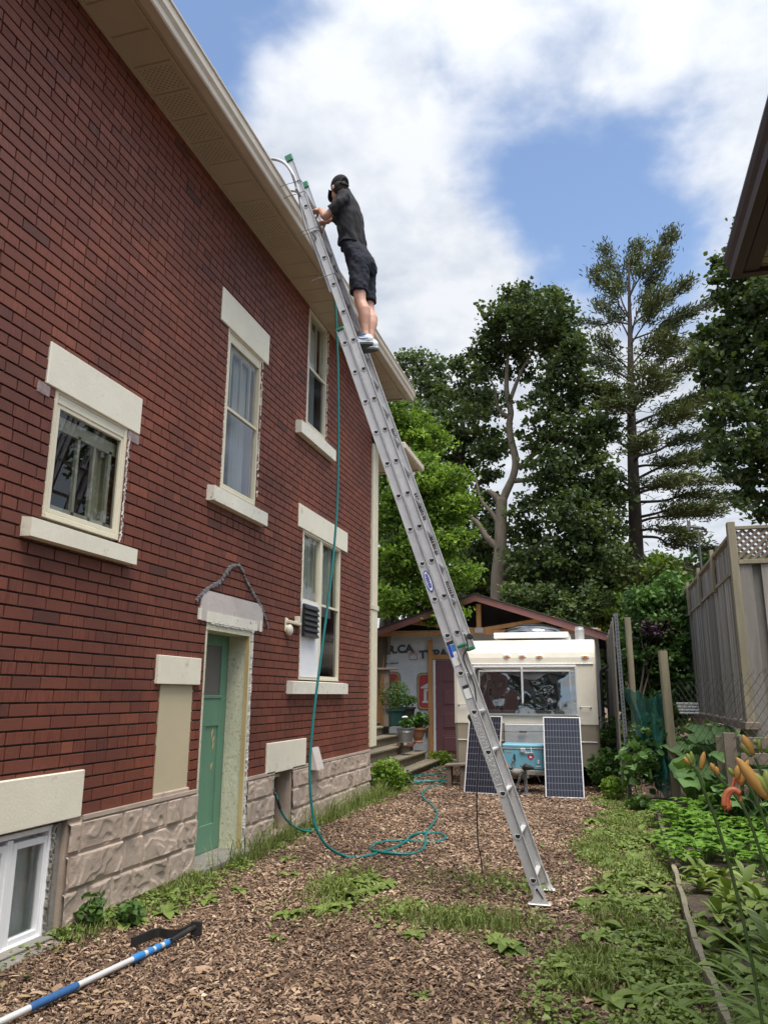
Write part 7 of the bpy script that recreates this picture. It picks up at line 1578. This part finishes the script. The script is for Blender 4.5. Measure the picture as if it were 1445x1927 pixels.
def lilies():
    rr = random.Random(77)
    def clump(c, n, label, L0, sd, face=0):
        T = thing('daylily', label, 'plant', (c[0], c[1], 0)); rq = random.Random(sd); m = LM()
        for i in range(n):
            a = rq.uniform(0, 6.283) if rq.random() < .55 else math.pi+rq.uniform(-1.0, 1.0); el = rq.uniform(.85, 1.45); L = L0*rq.uniform(.7, 1.15); b = (c[0]+rq.uniform(-.09, .09), c[1]+rq.uniform(-.09, .09), .03)
            m.leaf(b, (math.cos(a)*math.cos(el), math.sin(a)*math.cos(el), math.sin(el)), (0, 0, 1) if el < 1.5 else (1, 0, 0), L, rq.uniform(.020, .036), rq.uniform(1.6, 3.2), 16, 'strap', .30, shade=rq.gauss(.5, .2))
        o = m.mesh('strap_leaves', M['leaf_lily']); o.data.transform(Matrix.Translation((-c[0], -c[1], 0))); o.parent = T; return T
    A = clump((.60, 2.55), 48, 'daylily clump nearest the camera with arching leaves, tall stalks and orange buds', .95, 1)
    clump((.68, 3.2), 44, 'second daylily clump with arching leaves just behind the near one', .85, 2)
    clump((.86, 3.8), 40, 'far daylily clump with thin arching leaves at the picture edge', .75, 3)
    def bud(mb, a, b, r):
        a = Vector(a); b = Vector(b); mb.tube([a, a.lerp(b, .15), a.lerp(b, .4), a.lerp(b, .7), a.lerp(b, .92), b], [r*.35, r*.7, r, r*.95, r*.5, r*.12], 8)
    def stalk(pts, Y, r=.0045):
        P = [atY(x, y, Y) for x, y in pts]; m = MB(); m.tube(catmull(P, 5), r, 7); return m.build('flower_stalk', M['stem_green'], A, True)
    def buds(st, L, Y, mat='bud'):
        for (x0, y0, x1, y1, r) in L: m = MB(); bud(m, atY(x0, y0, Y), atY(x1, y1, Y), r*Y/1444); m.build('bud', M[mat], st, True)
    Y = 2.35
    s = stalk([(1445, 2000), (1420, 1840), (1395, 1720), (1370, 1620), (1345, 1540), (1325, 1490), (1313, 1455), (1302, 1440)], Y)
    buds(s, [(1302, 1441, 1292, 1418, 4.5), (1304, 1440, 1300, 1414, 4)], Y, 'bud_green'); buds(s, [(1298, 1440, 1287, 1425, 4), (1319, 1450, 1325, 1415, 4.8)], Y)
    s = stalk([(1500, 1960), (1470, 1790), (1440, 1640), (1410, 1545), (1385, 1500), (1358, 1470), (1345, 1455)], Y+.1)
    buds(s, [(1347, 1456, 1337, 1436, 4.5), (1352, 1461, 1347, 1443, 4)], Y+.1); 
    Y2 = 2.1; s = stalk([(1530, 1900), (1480, 1700), (1450, 1580), (1420, 1500), (1400, 1465), (1388, 1450)], Y2, .004)
    buds(s, [(1380, 1462, 1371, 1445, 4)], Y2, 'bud_green'); buds(s, [(1386, 1468, 1389, 1440, 5.5), (1394, 1478, 1408, 1430, 6)], Y2)
    # wilted coral flowers
    m = MB()
    for (pp, r) in (([(1392, 1494), (1382, 1487), (1370, 1490), (1364, 1503), (1363, 1518)], .008), ([(1384, 1488), (1374, 1492), (1368, 1506), (1370, 1524)], .007), ([(1388, 1490), (1393, 1500), (1394, 1510)], .004)): m.tube(catmull([atY(x, y, Y2) for x, y in pp], 4), r*.9, 7)
    for i in range(7): m.tube([atY(1366+i*1.3, 1505, Y2), atY(1364+i*2.0, 1522+rr.uniform(-4, 8), Y2)], .0022, 5)
    m.build('wilted_flower', M['petal_coral'], s, True)
    m = MB()
    for (pp, r) in (([(1392, 1476), (1386, 1462), (1384, 1455)], .006), ([(1394, 1478), (1398, 1462), (1396, 1452)], .007), ([(1394, 1474), (1404, 1470), (1412, 1476)], .006), ([(1378, 1484), (1381, 1470), (1385, 1458)], .0035)): m.tube(catmull([atY(x, y, Y2+.02) for x, y in pp], 4), r, 7)
    m.build('open_flower', M['petal_coral'], s, True)
    Y3 = 1.25; s = stalk([(1560, 1900), (1520, 1700), (1480, 1580), (1455, 1520), (1443, 1503)], Y3, .004); buds(s, [(1446, 1507, 1386, 1426, 9.5)], Y3); buds(s, [(1450, 1500, 1420, 1455, 8), (1455, 1500, 1440, 1450, 9)], Y3, 'bud_green')
    Y4 = 2.6; s = stalk([(1500, 1760), (1480, 1640), (1455, 1520), (1430, 1450), (1420, 1425)], Y4, .004); buds(s, [(1418, 1422, 1397, 1383, 6.5)], Y4); buds(s, [(1414, 1425, 1395, 1400, 5), (1430, 1415, 1428, 1392, 4), (1424, 1402, 1418, 1392, 4)], Y4, 'bud_green')
lilies()
